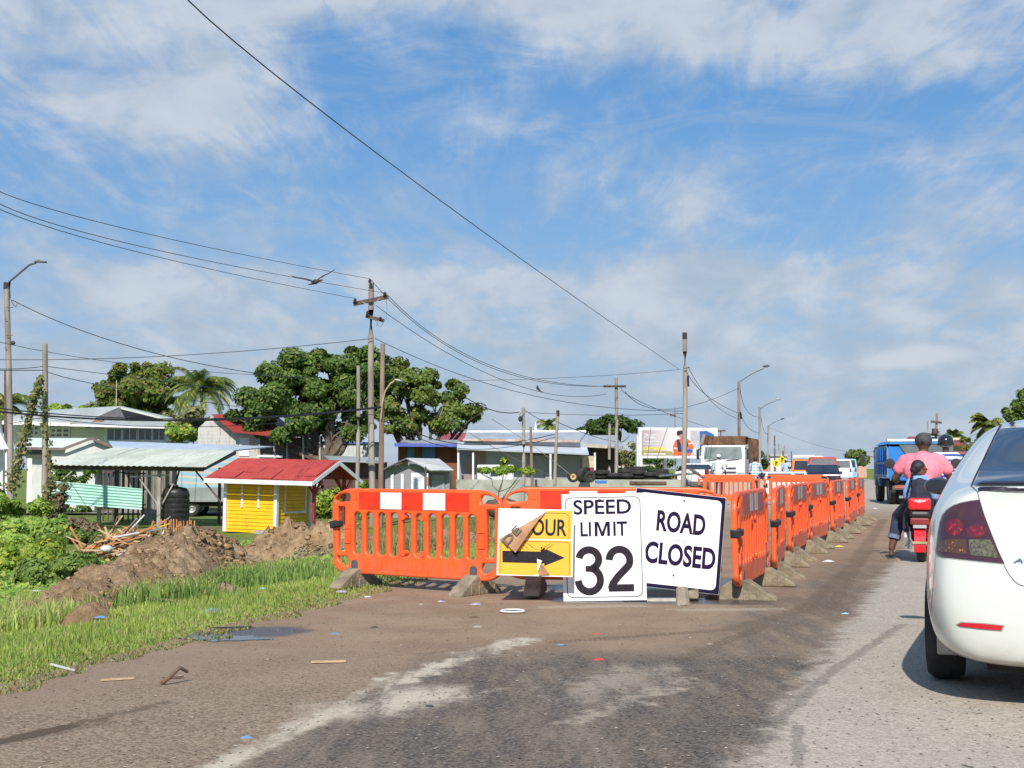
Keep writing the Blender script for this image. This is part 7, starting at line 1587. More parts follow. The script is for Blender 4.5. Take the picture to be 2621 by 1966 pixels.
far_car('white_van', 'narrow white van down the road right of the red one', 'van', at(2158, 120), R(-12), 4.8, 1.65, 2.05, VW, BOXP(4.8, 2.05), mat('car_glass_pale', (.16, .17, .18), .2)); far_car('light_blue_van', 'light blue van beside the narrow white one, far off', 'van', at(2172, 122), R(-12), 4.8, 1.6, 2.1, mat('paint_pale_blue', (.25, .50, .66), .4), BOXP(4.8, 2.1))
for i, (sx, Y, l) in enumerate(((1994, 62, 'left one of two white cars beyond the closure'), (2028, 64, 'right one of two white cars beyond the closure'), (1965, 66, 'pale green-white car half hidden behind the checked shirt'))):
    far_car('parked_car', l, 'car', (at(sx, Y)[0], Y, -.26), R(-14), 3.9, 1.5 if i < 2 else 1.6, 1.30, VW)
far_car('maroon_bus', 'maroon and white minibus roof behind the striped rider', 'minibus', at(2466, 50), R(-14), 5, 1.7, 1.88, mat('paint_maroon', (.22, .02, .05), .35, coat=.5), BOXP(5, 1.88))
# ---------------------------------------------------------------- white tipper truck facing us
Y = 72; p = P(1850, 1199, Y)
r = thing('tipper_truck', 'white-cabbed tipper truck with a rusty brown body, facing the camera', 'truck', (p.x, Y, 0), R(-17))
RUST = mat('rusty_body', (.085, .040, .024), .8, (.24, .12, .06), 1.6, bump=.4)
mb = MB(); mb.prismx([(0, .55), (-.03, 1.0), (0, 1.6), (.10, 1.95), (.24, 2.42), (.5, 2.5), (1.7, 2.5), (1.7, .55)], -1.2, 1.2); mb.build('cab', mat('truck_white', (.76, .76, .76), .4, (.62, .60, .57), 3), r, bevel=.06)
mb = MB(); mb.add([(-1.05, -.035 + .045, 1.68), (1.05, .01, 1.68), (1.0, .205, 2.36), (-1.0, .205, 2.36)], [(0, 1, 2, 3)]); mb.build('windscreen', mat('dusty_glass', (.17, .21, .20), .25, (.10, .13, .12), 2), r)
for k in range(3): mb = MB(); mb.bb(-.72 - .0, -.06, .72 + k * .22, .72, -.01, .80 + k * .22); mb.build('grille_bar', mat('grille_dark', (.04, .05, .09), .6), r)
for s_ in (-1, 1):
    mb = MB(); mb.bb(s_ * .98 - .18, -.06, .72, s_ * .98 + .18, .0, .95); mb.build('headlamp', mat('lamp_glass', (.45, .45, .45), .15), r); mb = MB(); mb.box((s_ * 1.36, .05, 1.95), (.14, .12, .55)); mb.bar((s_ * 1.2, .2, 2.3), (s_ * 1.36, .05, 2.2), .04); mb.build('wing_mirror', BLACKP, r)
    for yy in (.7, 3.6, 5.0): wheel(r, (s_ * 1.05, yy, .5), .5, .28, 'X')
mb = MB(); mb.bb(-.95, -.10, .35, .95, .1, .62); mb.build('bumper', DARKG, r); mb = MB(); mb.bb(-.26, -.075, 1.32, .26, -.03, 1.43); mb.build('number_plate', mat('plate_pale', (.55, .55, .45), .6), r)
mb = MB(); mb.bar((-.9, -.04, 1.62), (-.1, -.0, 1.68), .03); mb.bar((.2, -.04, 1.62), (.9, .0, 1.68), .03); mb.build('wiper', BLACKP, r)
mb = MB(); mb.bb(-1.2, .35, 2.5, 1.2, .42, 2.96); mb.bb(-1.2, 1.75, .9, -1.12, 6.4, 2.9); mb.bb(1.12, 1.75, .9, 1.2, 6.4, 2.9); mb.bb(-1.12, 1.75, .9, 1.12, 1.85, 2.96); mb.bb(-1.2, .42, 2.88, 1.2, 1.75, 2.95); mb.bb(-1.12, 6.3, .9, 1.12, 6.4, 2.9); mb.bb(-1.12, 1.85, .9, 1.12, 6.3, 1.0)
mb.build('tipper_body', RUST, r, bevel=.02)
for k in range(5): mb = MB(); mb.bb(1.2, 2.1 + k * .95, .95, 1.27, 2.22 + k * .95, 2.85); mb.build('side_rib', RUST, r)
mb = MB(); mb.bar((-1.18, .3, 2.5), (-1.0, .25, 3.05), .16); mb.build('exhaust_stack', mat('stack_tan', (.42, .27, .17), .8), r)
# white pickup with a red lamp, behind the bare pole
Y = 62; r = far_car('white_pickup', 'rear of a white pickup with a red lamp between the bare pole and the tipper', 'pickup', at(1768, 62), R(-17), 4.8, 1.75, 1.45, VW, [(0, .35), (0, 1.05), (1.7, 1.10), (1.75, 1.42), (2.8, 1.45), (3.4, 1.1), (4.7, .95), (4.8, .35)])
mb = MB(); mb.bb(.66, -.03, .75, .83, .1, 1.15); mb.build('big_lamp', LENSR, r); mb = MB(); mb.bb(-.9, -.12, .42, .9, .02, .58); mb.build('bumper', DARKG, r)
mb = MB(); mb.bar(PD(1490, 1012, 57), PD(1530, 1040, 57), .16, .1); o = mb.build('old_beam', DARKW); tag(o, 'dark beam slanting down right of the bare pole', 'beam')
# ---------------------------------------------------------------- blue dump truck ahead
r = thing('dump_truck', 'blue dump truck with a white-edged tarpaulin, ahead of the motorcycles', 'truck', (12.32, 43.2, 0), R(-9))
BLUE = mat('truck_blue', (.012, .20, .60), .4, (.015, .16, .48), 1.5, coat=.3); BLUED = mat('truck_blue_dark', (.02, .08, .20), .5, (.03, .06, .12), 3); BLUEL = mat('truck_blue_grey', (.16, .26, .40), .6, (.10, .18, .32), 3)
TW = 2.0
mb = MB(); mb.bb(0, 0, .86, .06, 3.4, 1.92); mb.bb(TW - .06, 0, .86, TW, 3.4, 1.92); mb.bb(.06, 3.3, .86, TW - .06, 3.36, 2.0); mb.bb(.06, .06, .86, TW - .06, 3.3, .95); mb.build('bed', BLUE, r)
mb = MB(); mb.bb(.06, 0, .84, TW - .06, .06, 1.9); mb.bb(.02, -.03, .80, TW - .02, .0, .90); mb.build('tailgate', BLUE, r)
mb = MB(); mb.slab([(.25, -.03, 1.9), (TW, -.03, 1.9), (TW, -.04, .95), (.75, -.04, 1.25)], .03) if False else mb.add([(.28, -.05, 2.02), (TW + .02, -.05, 2.06), (TW + .02, -.05, .95), (.95, -.05, .92), (.42, -.05, .95), (.72, -.045, 1.30), (.55, -.045, 1.62)], [(0, 1, 2, 3, 4, 5, 6)]); mb.build('tarp_flap', mat('tarp_grey', (.09, .11, .12), .7, (.14, .16, .17), 2), r)
mb = MB(); mb.prism([(-.03, 1.98), (.12, 2.10), (TW - .1, 2.12), (TW + .02, 1.99)], -.08, 3.3); mb.build('tarpaulin', mat('tarp_blue', (.03, .25, .62), .6, (.04, .20, .50), 3, bump=.5), r)
mb = MB(); mb.bb(-.05, -.10, 2.07, TW + .03, .25, 2.145); mb.build('tarp_edge', mat('tarp_white', (.78, .79, .80), .7, (.62, .63, .64), 6), r)
for k in range(6): mb = MB(); mb.bb(-.06, .05 + k * .62, .9, .0, .13 + k * .62, 1.9); mb.build('side_rib', BLUEL if k in (0, 5) else BLUE, r)
for zz in (.92, 1.33, 1.86): mb = MB(); mb.bb(-.085, 0, zz, -.06, 3.4, zz + .07); mb.build('side_rail', BLUEL, r)
mb = MB(); mb.bb(.1, 3.55, .55, TW - .1, 5.2, 1.98); mb.build('cab', BLUED, r, bevel=.08); mb = MB(); mb.bb(.085, 3.9, 1.35, .10, 4.8, 1.8); mb.build('side_window', GLASS, r)
mb = MB(); mb.bb(.25, .1, .55, TW - .25, 5.0, .80); mb.build('chassis', DARK, r)
for yy in (.75,): 
    for x in (.16, .42, TW - .42, TW - .16): wheel(r, (x, yy, .42), .42, .24, 'X')
for x in (.2, TW - .2): wheel(r, (x, 4.3, .42), .42, .24, 'X')
mb = MB(); mb.bb(.1, -.03, .50, TW - .1, .08, .62); mb.build('bumper_bar', DARKG, r)
for x in (.16, TW - .5): mb = MB(); mb.bb(x, -.05, .54, x + .34, -.03, .64); mb.build('tail_lamp', mat('lamp_faded', (.45, .14, .08), .5), r)
mb = MB(); mb.bb(.48, -.06, .40, .83, -.04, .50); mb.build('number_plate', mat('plate_pink', (.60, .50, .47), .6), r); mb = MB(); mb.bb(.30, -.02, .22, TW - .3, .03, .30); mb.build('under_run_bar', STEEL, r)
mb = MB(); mb.box((-.34, 4.9, 1.55), (.16, .08, .30)); mb.bar((.1, 4.9, 1.6), (-.34, 4.9, 1.65), .03); mb.build('wing_mirror', BLACKP, r, bevel=.03)

# ---------------------------------------------------------------- people
SKIN = mat('skin_brown', (.12, .058, .036), .55, (.095, .045, .03), 9); SKIN2 = mat('skin_dark', (.065, .034, .025), .55); PINK = mat('shirt_pink', (.86, .25, .31), .85, (.76, .20, .26), 4, bump=.7, bscale=5, bdist=.05, stretch=(1, 1, .5)); JEAN = mat('jeans_navy', (.022, .030, .065), .9, (.035, .045, .085), 14); CUFF = mat('jeans_cuff', (.16, .20, .30), .9)
HAIR = mat('hair_black', (.010, .008, .012), .45, (.025, .02, .028), 25, bump=.6); CAPM = mat('cap_grey', (.045, .045, .05), .85, (.07, .07, .075), 10); NAVYD = mat('pinafore_navy', (.018, .022, .040), .9, (.03, .034, .055), 10); SKYB = mat('blouse_sky_blue', (.24, .42, .78), .8); WHT = mat('cloth_white', (.72, .73, .76), .85, (.60, .62, .66), 8)
def cap_(mb, a, b, r0, r1=None, fl=1):
    a, b = Vector(a), Vector(b); r1 = r0 if r1 is None else r1; mb.ell(a, (r0, r0 * fl, r0), 10, 7); mb.ell(b, (r1, r1 * fl, r1), 10, 7)
    if (b - a).length > 1e-4: mb.cyl(a, b, r0 * .99, r1 * .99, 10)
def chain(mb, pts):
    for i in range(len(pts) - 1): cap_(mb, pts[i][:3], pts[i + 1][:3], pts[i][3], pts[i + 1][3])
def sculpt(name, mb, m_, parent, voxel=.012, smooth=4):
    o = mb.build(name, m_, parent); r_ = o.modifiers.new('r', 'REMESH'); r_.mode = 'VOXEL'; r_.voxel_size = voxel; r_.use_smooth_shade = True
    s_ = o.modifiers.new('s', 'SMOOTH'); s_.factor = .5; s_.iterations = smooth; me = evaluated(o); o.modifiers.clear(); o.data = me
    me.materials.clear(); me.materials.append(m_); me.polygons.foreach_set('use_smooth', [True] * len(me.polygons)); return o
def hand(mb, w_, d, side=(1, 0, 0), k=1.0):
    """palm, four bent fingers and a thumb continuing the forearm direction d from the wrist w_"""
    w_, d, s_ = Vector(w_), Vector(d).normalized(), Vector(side).normalized(); n = d.cross(s_).normalized()
    cap_(mb, w_, w_ + d * .07 * k, .026 * k, .032 * k)
    for i, L in enumerate((.060, .070, .066, .050)):
        b_ = w_ + d * .08 * k + s_ * (i - 1.5) * .019 * k; m_ = b_ + d * L * .5 * k - n * .008; cap_(mb, b_, m_, .0095 * k, .009 * k); cap_(mb, m_, m_ + (d * .6 - n * .8).normalized() * L * .5 * k, .009 * k, .0075 * k)
    cap_(mb, w_ + d * .025 * k - s_ * .03 * k, w_ + d * .07 * k - s_ * .055 * k - n * .015, .011 * k, .009 * k)
def head(mb, c, r_=.10, face=(0, 1, 0)):
    """skull, jaw, nose, ears looking along face"""
    c = Vector(c); f_ = Vector(face).normalized(); s_ = f_.cross(Vector((0, 0, 1))).normalized(); up = Vector((0, 0, 1)); k = r_ / .10
    mb.ell(c, (.078 * k + .02 * abs(f_.x) * k, .078 * k + .02 * abs(f_.y) * k, .105 * k), 14, 10); mb.ell(c + f_ * .028 * k - up * .06 * k, (.055 * k, .06 * k, .05 * k), 12, 8)
    cap_(mb, c + f_ * .085 * k + up * .01 * k, c + f_ * .105 * k - up * .018 * k, .011 * k, .016 * k)
    for q_ in (1, -1): mb.ell(c + s_ * q_ * .082 * k - up * .008 * k, (.014 * k, .018 * k, .03 * k), 8, 6)
    cap_(mb, c + f_ * .09 * k - up * .05 * k + s_ * .018 * k, c + f_ * .09 * k - up * .05 * k - s_ * .018 * k, .009 * k)
def eyes(parent, c, k, face, glasses=False):
    c = Vector(c); f_ = Vector(face).normalized(); s_ = f_.cross(Vector((0, 0, 1))).normalized()
    for q_ in (1, -1): mb = MB(); mb.ell(c + f_ * .089 * k + s_ * q_ * .03 * k + Vector((0, 0, .012 * k)), .010 * k, 8, 6); mb.build('eye', mat('eye_dark', (.03, .02, .02), .2), parent, True)
# scooter, rear wheel contact at the origin
SX, SY = 5.21, 16.9
sc = thing('scooter', 'red and black electric scooter ridden by the pink-shirted person', 'scooter', (SX, SY, .004), R(-20))
SRED = mat('scooter_red', (.72, .012, .02), .22, (.66, .01, .018), 2, coat=.8); SBLK = mat('scooter_black', (.018, .018, .022), .45)
for yy in (0, 1.18): wheel(sc, (0, yy, .225), .225, .10, 'X', STEEL)
mb = MB()
for i in range(9):
    a0, a1 = R(-20 + i * 15), R(-20 + (i + 1) * 15)
    for zz in (0,):
        p0 = Vector((0, -.25 * math.cos(a0), .225 + .25 * math.sin(a0))); p1 = Vector((0, -.25 * math.cos(a1), .225 + .25 * math.sin(a1))); mb.box((p0 + p1) / 2, (.145, .028, (p1 - p0).length + .015), rot=(math.atan2(-(p1.y - p0.y), p1.z - p0.z), 0, 0))
mb.build('rear_fender', SRED, sc, bevel=.01)
mb = MB(); mb.box((0, -.17, .52), (.235, .08, .085)); mb.build('tail_lamp', mat('lamp_maroon', (.28, .03, .03), .2, coat=1), sc, bevel=.02); mb = MB(); mb.box((0, -.215, .455), (.16, .02, .04)); mb.build('lower_lamp', mat('lamp_glass', (.45, .45, .45), .15), sc)
mb = MB(); mb.box((0, -.15, .735), (.275, .10, .155)); mb.build('backrest', SRED, sc, bevel=.035)
m_ = MB(); text_mb(m_, 'Delivery', -.075, .755, .075, .785, -.2035, offset=.01) if False else m_.add([(x, -.2035, z) for x, z in ((-.07, .765), (-.05, .785), (-.01, .782), (.0, .79), (.03, .783), (.07, .788), (.075, .768), (.04, .762), (.02, .768), (.02, .752), (-.01, .752), (-.02, .764))], [tuple(range(12))]); m_.build('backrest_print', mat('print_pale', (.80, .55, .58), .5), sc)
mb = MB(); mb.box((0, .12, .60), (.25, .62, .10)); mb.build('seat', SBLK, sc, bevel=.04); mb = MB(); mb.box((0, -.13, .615), (.22, .09, .06)); mb.build('seat_bracket', SBLK, sc)
mb = MB(); mb.box((0, .18, .42), (.22, .50, .26)); mb.build('side_cover', mat('scooter_maroon', (.20, .02, .025), .3, coat=.6), sc, bevel=.05)
mb = MB(); mb.box((0, .62, .27), (.27, .48, .06)); mb.build('footboard', SBLK, sc, bevel=.02); mb = MB(); mb.cyl((0, 1.12, .30), (0, .86, .98), .035, n=10); mb.box((0, .98, .62), (.26, .06, .52), rot=(R(-20), 0, 0)); mb.build('steering_column', SRED, sc, bevel=.01)
mb = MB(); mb.tube([(-.36, .78, 1.0), (-.18, .86, 1.0), (0, .88, .98), (.18, .86, 1.0), (.36, .78, 1.0)], .016, 8); mb.build('handlebar', SBLK, sc)
for s_ in (-1, 1):
    mb = MB(); mb.tube([(s_ * .13, -.02, .44), (s_ * .12, -.2, .30), (s_ * .07, -.26, .22)], .013, 7); mb.build('fender_stay', STEEL, sc); mb = MB(); mb.cyl((s_ * .10, -.0, .225), (s_ * .16, -.0, .50), .022, n=8); mb.build('rear_shock', SBLK, sc)
    mb = MB(); mb.tube([(s_ * .28, .82, 1.0), (s_ * .36, .80, 1.12), (s_ * .40, .78, 1.20)], .009, 6); mo = mb.build('mirror_stem', SBLK, sc); mb = MB(); mb.lathe([(.01, -.012), (.062, -.01), (.068, 0), (.06, .012), (.01, .016)], (s_ * .42, .78, 1.25), 'Y', 16); mb.build('mirror', BLACKP, sc, True)
mb = MB(); mb.box((-.16, -.02, .235), (.10, .08, .14)); mb.tube([(-.09, -.05, .26), (-.13, -.10, .30), (-.18, -.08, .22)], .012, 6); mb.build('side_stand', STEEL, sc); mb = MB(); mb.box((.0, -.27, .255), (.18, .01, .03)); mb.build('rear_bar', mat('tan_bar', (.42, .36, .20), .6), sc)
# the rider
rz_ = R(-20)
man = thing('person', 'broad person in a pink t-shirt and grey cap riding the red scooter', 'person', (SX, SY, .004), rz_)
mb = MB(); head(mb, (.03, .50, 1.525), .112); cap_(mb, (.03, .47, 1.36), (.03, .49, 1.46), .066, .060)
chain(mb, [(.0, .30, .72, .15), (.0, .32, .90, .165), (.01, .38, 1.12, .16), (.02, .44, 1.25, .12)]); cap_(mb, (-.12, .44, 1.29), (.16, .44, 1.29), .065)
for s_, sh, elb, wr in ((-1, (-.19, .45, 1.275), (-.34, .50, 1.05), (-.33, .76, 1.02)), (1, (.23, .45, 1.275), (.36, .52, 1.06), (.35, .77, 1.02))):
    chain(mb, [(*sh, .055), (*elb, .052), (*wr, .034)]); hand(mb, wr, Vector((.0, .08, -.01)), (s_, 0, 0))
for s_, kn, an in ((-1, (-.30, .62, .55), (-.40, .52, .13)), (1, (.24, .66, .55), (.27, .56, .13))):
    chain(mb, [(s_ * .10, .30, .70, .115), (*kn, .078), (kn[0] + (an[0] - kn[0]) * .35, kn[1] + (an[1] - kn[1]) * .35, .40, .068), (*an, .043)]); a = Vector(an)
    cap_(mb, a + Vector((0, -.045, -.07)), a + Vector((s_ * .02, .10, -.085)), .034, .030)
    for t_ in range(5): b_ = a + Vector((s_ * (.035 - t_ * .016), .125, -.09)); cap_(mb, b_, b_ + Vector((s_ * .003, .032 - t_ * .004, -.004)), .0115 - t_ * .0008, .009)
bd = sculpt('body', mb, SKIN, man, .011, 3); eyes(man, (.03, .50, 1.525), 1.12, (0, 1, 0))
mb = MB(); chain(mb, [(.0, .28, .74, .17), (.0, .31, .92, .188), (.01, .37, 1.12, .188), (.02, .43, 1.27, .15)]); cap_(mb, (-.14, .44, 1.30), (.18, .44, 1.30), .092); cap_(mb, (-.08, .40, 1.15), (.11, .40, 1.15), .155); cap_(mb, (-.08, .32, .84), (.09, .32, .84), .15)
chain(mb, [(-.205, .45, 1.285, .086), (-.285, .468, 1.175, .080)]); chain(mb, [(.245, .45, 1.285, .086), (.325, .472, 1.175, .080)]); sculpt('t_shirt', mb, PINK, man, .014, 6)
mb = MB()
for s_, kn, an in ((-1, (-.30, .62, .55), (-.40, .52, .13)), (1, (.24, .66, .55), (.27, .56, .13))): k = Vector(kn); a = Vector(an); c_ = k.lerp(a, .62); chain(mb, [(s_ * .09, .28, .72, .140), (*kn, .100), (*c_, .078)])
cap_(mb, (-.06, .27, .74), (.06, .27, .74), .16); sculpt('jeans', mb, JEAN, man, .014, 4)
for s_, kn, an in ((-1, (-.30, .62, .55), (-.40, .52, .13)), (1, (.24, .66, .55), (.27, .56, .13))): k = Vector(kn); a = Vector(an); mb = MB(); mb.cyl(k.lerp(a, .58), k.lerp(a, .70), .084, .082, 14); mb.build('rolled_cuff', CUFF, man, True); mb = MB(); mb.box(a + Vector((s_ * .005, .03, -.125)), (.09, .25, .018)); mb.build('flip_flop', SBLK, man, bevel=.008)
mb = MB(); mb.ell((.03, .49, 1.555), (.112, .125, .105), 18, 10); mb.ell((.03, .61, 1.55), (.075, .09, .018), 12, 6); o = sculpt('cap', mb, CAPM, man, .012, 2); mb = MB(); mb.ell((.03, .372, 1.535), (.024, .014, .024), 10, 6); mb.build('cap_opening', HAIR, man, True)
# the girl
girl = thing('person', 'schoolgirl in a navy pinafore with a long braid sitting behind the scooter rider', 'person', (SX, SY, .004), rz_)
fc = (.9, .45, -.12); hc_ = (-.005, .0, 1.185)
mb = MB(); head(mb, hc_, .092, fc); cap_(mb, (0, .01, 1.05), (0, .0, 1.12), .036, .036); chain(mb, [(0, .0, .70, .11), (0, .0, .86, .10), (0, .01, .99, .095)]); cap_(mb, (-.09, .01, 1.0), (.09, .01, 1.0), .05)
for s_ in (-1, 1):
    chain(mb, [(s_ * .125, .01, .995, .040), (s_ * .165, .06, .84, .032), (s_ * .15, .20, .80, .024)]); hand(mb, (s_ * .15, .20, .80), (0, .1, .02), (s_, 0, 0), .75)
    chain(mb, [(s_ * .07, .02, .68, .075), (s_ * .15, .26, .58, .055), (s_ * .18, .12, .33, .035), (s_ * .185, .11, .27, .03)])
sculpt('body', mb, mat('skin_warm', (.26, .13, .075), .55), girl, .010, 3); eyes(girl, hc_, .92, fc)
mb = MB(); chain(mb, [(0, .0, .70, .135), (0, .0, .86, .118), (0, .01, .985, .105)]); cap_(mb, (-.06, .0, .99), (.06, .0, .99), .07); cap_(mb, (-.05, .0, .74), (.05, .0, .74), .12)
for s_ in (-1, 1): chain(mb, [(s_ * .07, .02, .68, .10), (s_ * .15, .24, .58, .085), (s_ * .17, .16, .42, .07)])
sculpt('pinafore', mb, NAVYD, girl, .012, 4)
mb = MB(); cap_(mb, (-.05, .0, 1.055), (.05, .0, 1.055), .052, .052)
for s_ in (-1, 1): chain(mb, [(s_ * .115, .01, 1.005, .055), (s_ * .160, .03, .90, .052), (s_ * .17, .05, .83, .048)])
sculpt('blouse', mb, SKYB, girl, .011, 3)
mb = MB(); c_ = Vector(hc_); f_ = Vector(fc).normalized(); mb.ell(c_ - f_ * .016 + Vector((0, 0, .018)), (.092, .090, .095), 16, 10); mb.ell(c_ - f_ * .055 + Vector((0, 0, -.02)), (.065, .065, .07), 12, 8); sculpt('hair', mb, HAIR, girl, .010, 1)
mb = MB()
for k in range(9): mb.ell((-.075 - .010 * k, -.055 - .01 * math.sin(k), 1.15 - .036 * k), (.020 - .0008 * k, .019, .026), 8, 6)
mb.build('braid', HAIR, girl, True)
s2 = f_.cross(Vector((0, 0, 1))).normalized(); mb = MB(); mb.tube([c_ + s2 * .09 + f_ * -.01, c_ + s2 * .085 + f_ * .08, c_ + s2 * .04 + f_ * .105, c_ - s2 * .04 + f_ * .105, c_ - s2 * .085 + f_ * .08], .006, 6); mb.build('glasses', mat('glasses_red', (.30, .03, .03), .3), girl)
for s_ in (-1, 1): mb = MB(); mb.cyl((s_ * .183, .115, .29), (s_ * .182, .118, .36), .036, .038, 12); mb.build('sock', WHT, girl, True); mb = MB(); mb.ell((s_ * .185, .13, .245), (.038, .085, .036), 12, 8); mb.ell((s_ * .185, .10, .27), (.036, .045, .034), 10, 7); sculpt('shoe', mb, SBLK, girl, .010, 2)
# helmeted rider ahead, on a motorcycle
hx, hy = 7.42, 22.6
mc = thing('motorcycle', 'dark motorcycle with round mirrors under the helmeted rider', 'motorcycle', (hx, hy, .004), R(-19))
for yy in (-.3, 1.0): wheel(mc, (0, yy, .3), .3, .1, 'X', STEEL)
mb = MB(); mb.box((0, .0, .76), (.26, .75, .10)); mb.build('seat', SBLK, mc, bevel=.04); mb = MB(); mb.ell((0, .48, .78), (.15, .28, .13), 12, 8); mb.build('tank', SBLK, mc, True); mb = MB(); mb.box((0, .3, .45), (.22, .5, .35)); mb.build('engine', STEEL, mc, bevel=.03)
mb = MB(); mb.tube([(-.36, .62, 1.04), (-.15, .74, 1.05), (.15, .74, 1.05), (.36, .62, 1.04)], .015, 7); mb.cyl((0, 1.0, .3), (0, .74, 1.05), .03, n=8); mb.build('handlebar', SBLK, mc); mb = MB(); mb.box((0, -.52, .72), (.2, .08, .08)); mb.build('tail_lamp', LENSR, mc)
for s_ in (-1, 1): mb = MB(); mb.tube([(s_ * .28, .68, 1.05), (s_ * .36, .66, 1.22)], .009, 6); mb.ell((s_ * .38, .66, 1.27), (.07, .015, .055), 12, 6); mb.build('mirror', SBLK, mc)
mn = thing('person', 'rider in a black helmet and blue-striped white shirt, left of the white car', 'person', (hx, hy, .004), R(-19))
m, t, b = base_mat('striped_shirt'); tc = t.node('ShaderNodeTexCoord').outputs['Object']; s_ = t.node('ShaderNodeSeparateXYZ'); t.put(s_.inputs[0], tc)
f = t.m('FRACT', t.m('ADD', t.m('MULTIPLY', s_.outputs['Z'], 11), t.m('MULTIPLY', t.noise(tc, 4, 2), .5))); t.put(b.inputs['Base Color'], t.mix(t.m('GREATER_THAN', f, .56), (.70, .72, .76), (.03, .07, .30))); b.inputs['Roughness'].default_value = .85; STRP = m
mb = MB(); head(mb, (0, .10, 1.60), .10); cap_(mb, (0, .08, 1.42), (0, .09, 1.52), .055); chain(mb, [(0, -.02, .85, .15), (0, .02, 1.1, .15), (0, .06, 1.32, .12)]); cap_(mb, (-.16, .06, 1.38), (.16, .06, 1.38), .07)
for s_ in (-1, 1):
    chain(mb, [(s_ * .21, .07, 1.36, .058), (s_ * .30, .25, 1.14, .045), (s_ * .31, .52, 1.08, .030)]); hand(mb, (s_ * .31, .52, 1.08), (0, .08, -.02), (s_, 0, 0)); chain(mb, [(s_ * .1, 0, .84, .10), (s_ * .20, .42, .72, .07), (s_ * .22, .30, .30, .045)]); cap_(mb, (s_ * .22, .28, .24), (s_ * .22, .44, .22), .04)
sculpt('body', mb, SKIN2, mn, .013, 3); eyes(mn, (0, .10, 1.60), 1, (0, 1, 0))
mb = MB(); chain(mb, [(0, -.02, .88, .165), (0, .02, 1.1, .17), (0, .06, 1.32, .14)]); cap_(mb, (-.16, .06, 1.385), (.16, .06, 1.385), .084); cap_(mb, (-.09, .03, 1.22), (.09, .03, 1.22), .14)
for s_ in (-1, 1): chain(mb, [(s_ * .20, .07, 1.37, .074), (s_ * .27, .19, 1.21, .066)])
sculpt('striped_shirt', mb, STRP, mn, .014, 4)
mb = MB()
for s_ in (-1, 1): chain(mb, [(s_ * .1, 0, .84, .12), (s_ * .20, .42, .72, .088), (s_ * .22, .32, .36, .065)])
sculpt('trousers', mb, JEAN, mn, .016, 3); mb = MB(); mb.ell((0, .09, 1.65), (.135, .155, .125), 18, 12); mb.build('helmet', mat('helmet_black', (.015, .015, .02), .12, coat=1), mn, True); mb = MB(); mb.lathe([(.136, -.02), (.142, 0), (.136, .02)], (0, .09, 1.60), n=20); mb.build('helmet_rim', SBLK, mn, True)
def standing(label, sx, Y, shirt, pants, lean=0.0, capm=None, rz=-.2, k=1.0, hat=True):
    p = P(sx, 1199, Y); r = thing('person', label, 'person', (p.x, Y, .0), rz); f_ = lean
    mb = MB(); top = Vector((0, .55 * math.sin(f_), .95 + .55 * math.cos(f_))); nk = Vector((0, .62 * math.sin(f_), .95 + .60 * math.cos(f_))); hc = nk + Vector((0, .12 * math.sin(f_ * 1.6), .12 * math.cos(f_)))
    head(mb, hc, .10); cap_(mb, nk - Vector((0, 0, .06)), hc - Vector((0, 0, .05)), .05); chain(mb, [(0, 0, .93, .13), (*(Vector((0, 0, .95)).lerp(top, .5)), .135), (*top.lerp(Vector((0, 0, .95)), .12), .12)]); cap_(mb, top + Vector((-.15, 0, -.06)), top + Vector((.15, 0, -.06)), .065)
    for s_ in (-1, 1):
        sh = top + Vector((s_ * .19, 0, -.07)); el_2 = sh + Vector((s_ * .07, .06 + .1 * f_, -.27)); wr = el_2 + Vector((-s_ * .03, .14, -.20)); chain(mb, [(*sh, .055), (*el_2, .043), (*wr, .028)]); hand(mb, wr, (0, .06, -.1), (s_, 0, 0)); chain(mb, [(s_ * .09, 0, .88, .09), (s_ * .11, .03, .50, .065), (s_ * .12, 0, .12, .042)]); cap_(mb, (s_ * .12, -.03, .05), (s_ * .13, .14, .04), .04)
    sculpt('body', mb, SKIN2, r, .016, 2); eyes(r, hc, 1, (0, 1, 0))
    mb = MB(); chain(mb, [(0, 0, .88, .16), (*(Vector((0, 0, .95)).lerp(top, .5)), .165), (*top.lerp(Vector((0, 0, .95)), .12), .14)]); cap_(mb, top + Vector((-.15, 0, -.06)), top + Vector((.15, 0, -.06)), .082); cap_(mb, (-.08, 0, 1.0), (.08, 0, 1.0), .12)
    for s_ in (-1, 1): sh = top + Vector((s_ * .19, 0, -.07)); el_2 = sh + Vector((s_ * .07, .06 + .1 * f_, -.27)); chain(mb, [(*sh, .073), (*el_2, .062)])
    sculpt('shirt', mb, shirt, r, .018, 3); mb = MB()
    for s_ in (-1, 1): chain(mb, [(s_ * .08, 0, .86, .115), (s_ * .11, .03, .50, .085), (s_ * .12, 0, .14, .07)])
    sculpt('trousers', mb, pants, r, .018, 3)
    for s_ in (-1, 1): mb = MB(); mb.ell((s_ * .125, .05, .05), (.05, .14, .05), 10, 6); mb.build('shoe', SBLK, r, True)
    mb = MB()
    if hat: mb.ell(hc + Vector((0, 0, .04)), (.105, .115, .085), 12, 8); mb.ell(hc + Vector((0, .11, .03)), (.07, .08, .015), 10, 5); mb.build('cap', capm or CAPM, r, True)
    else: mb.ell(hc + Vector((0, -.01, .02)), (.092, .10, .10), 12, 8); mb.build('hair', HAIR, r, True)
    return r
m, t, b = base_mat('checked_shirt'); tc = t.node('ShaderNodeTexCoord').outputs['Object']; s_ = t.node('ShaderNodeSeparateXYZ'); t.put(s_.inputs[0], tc)
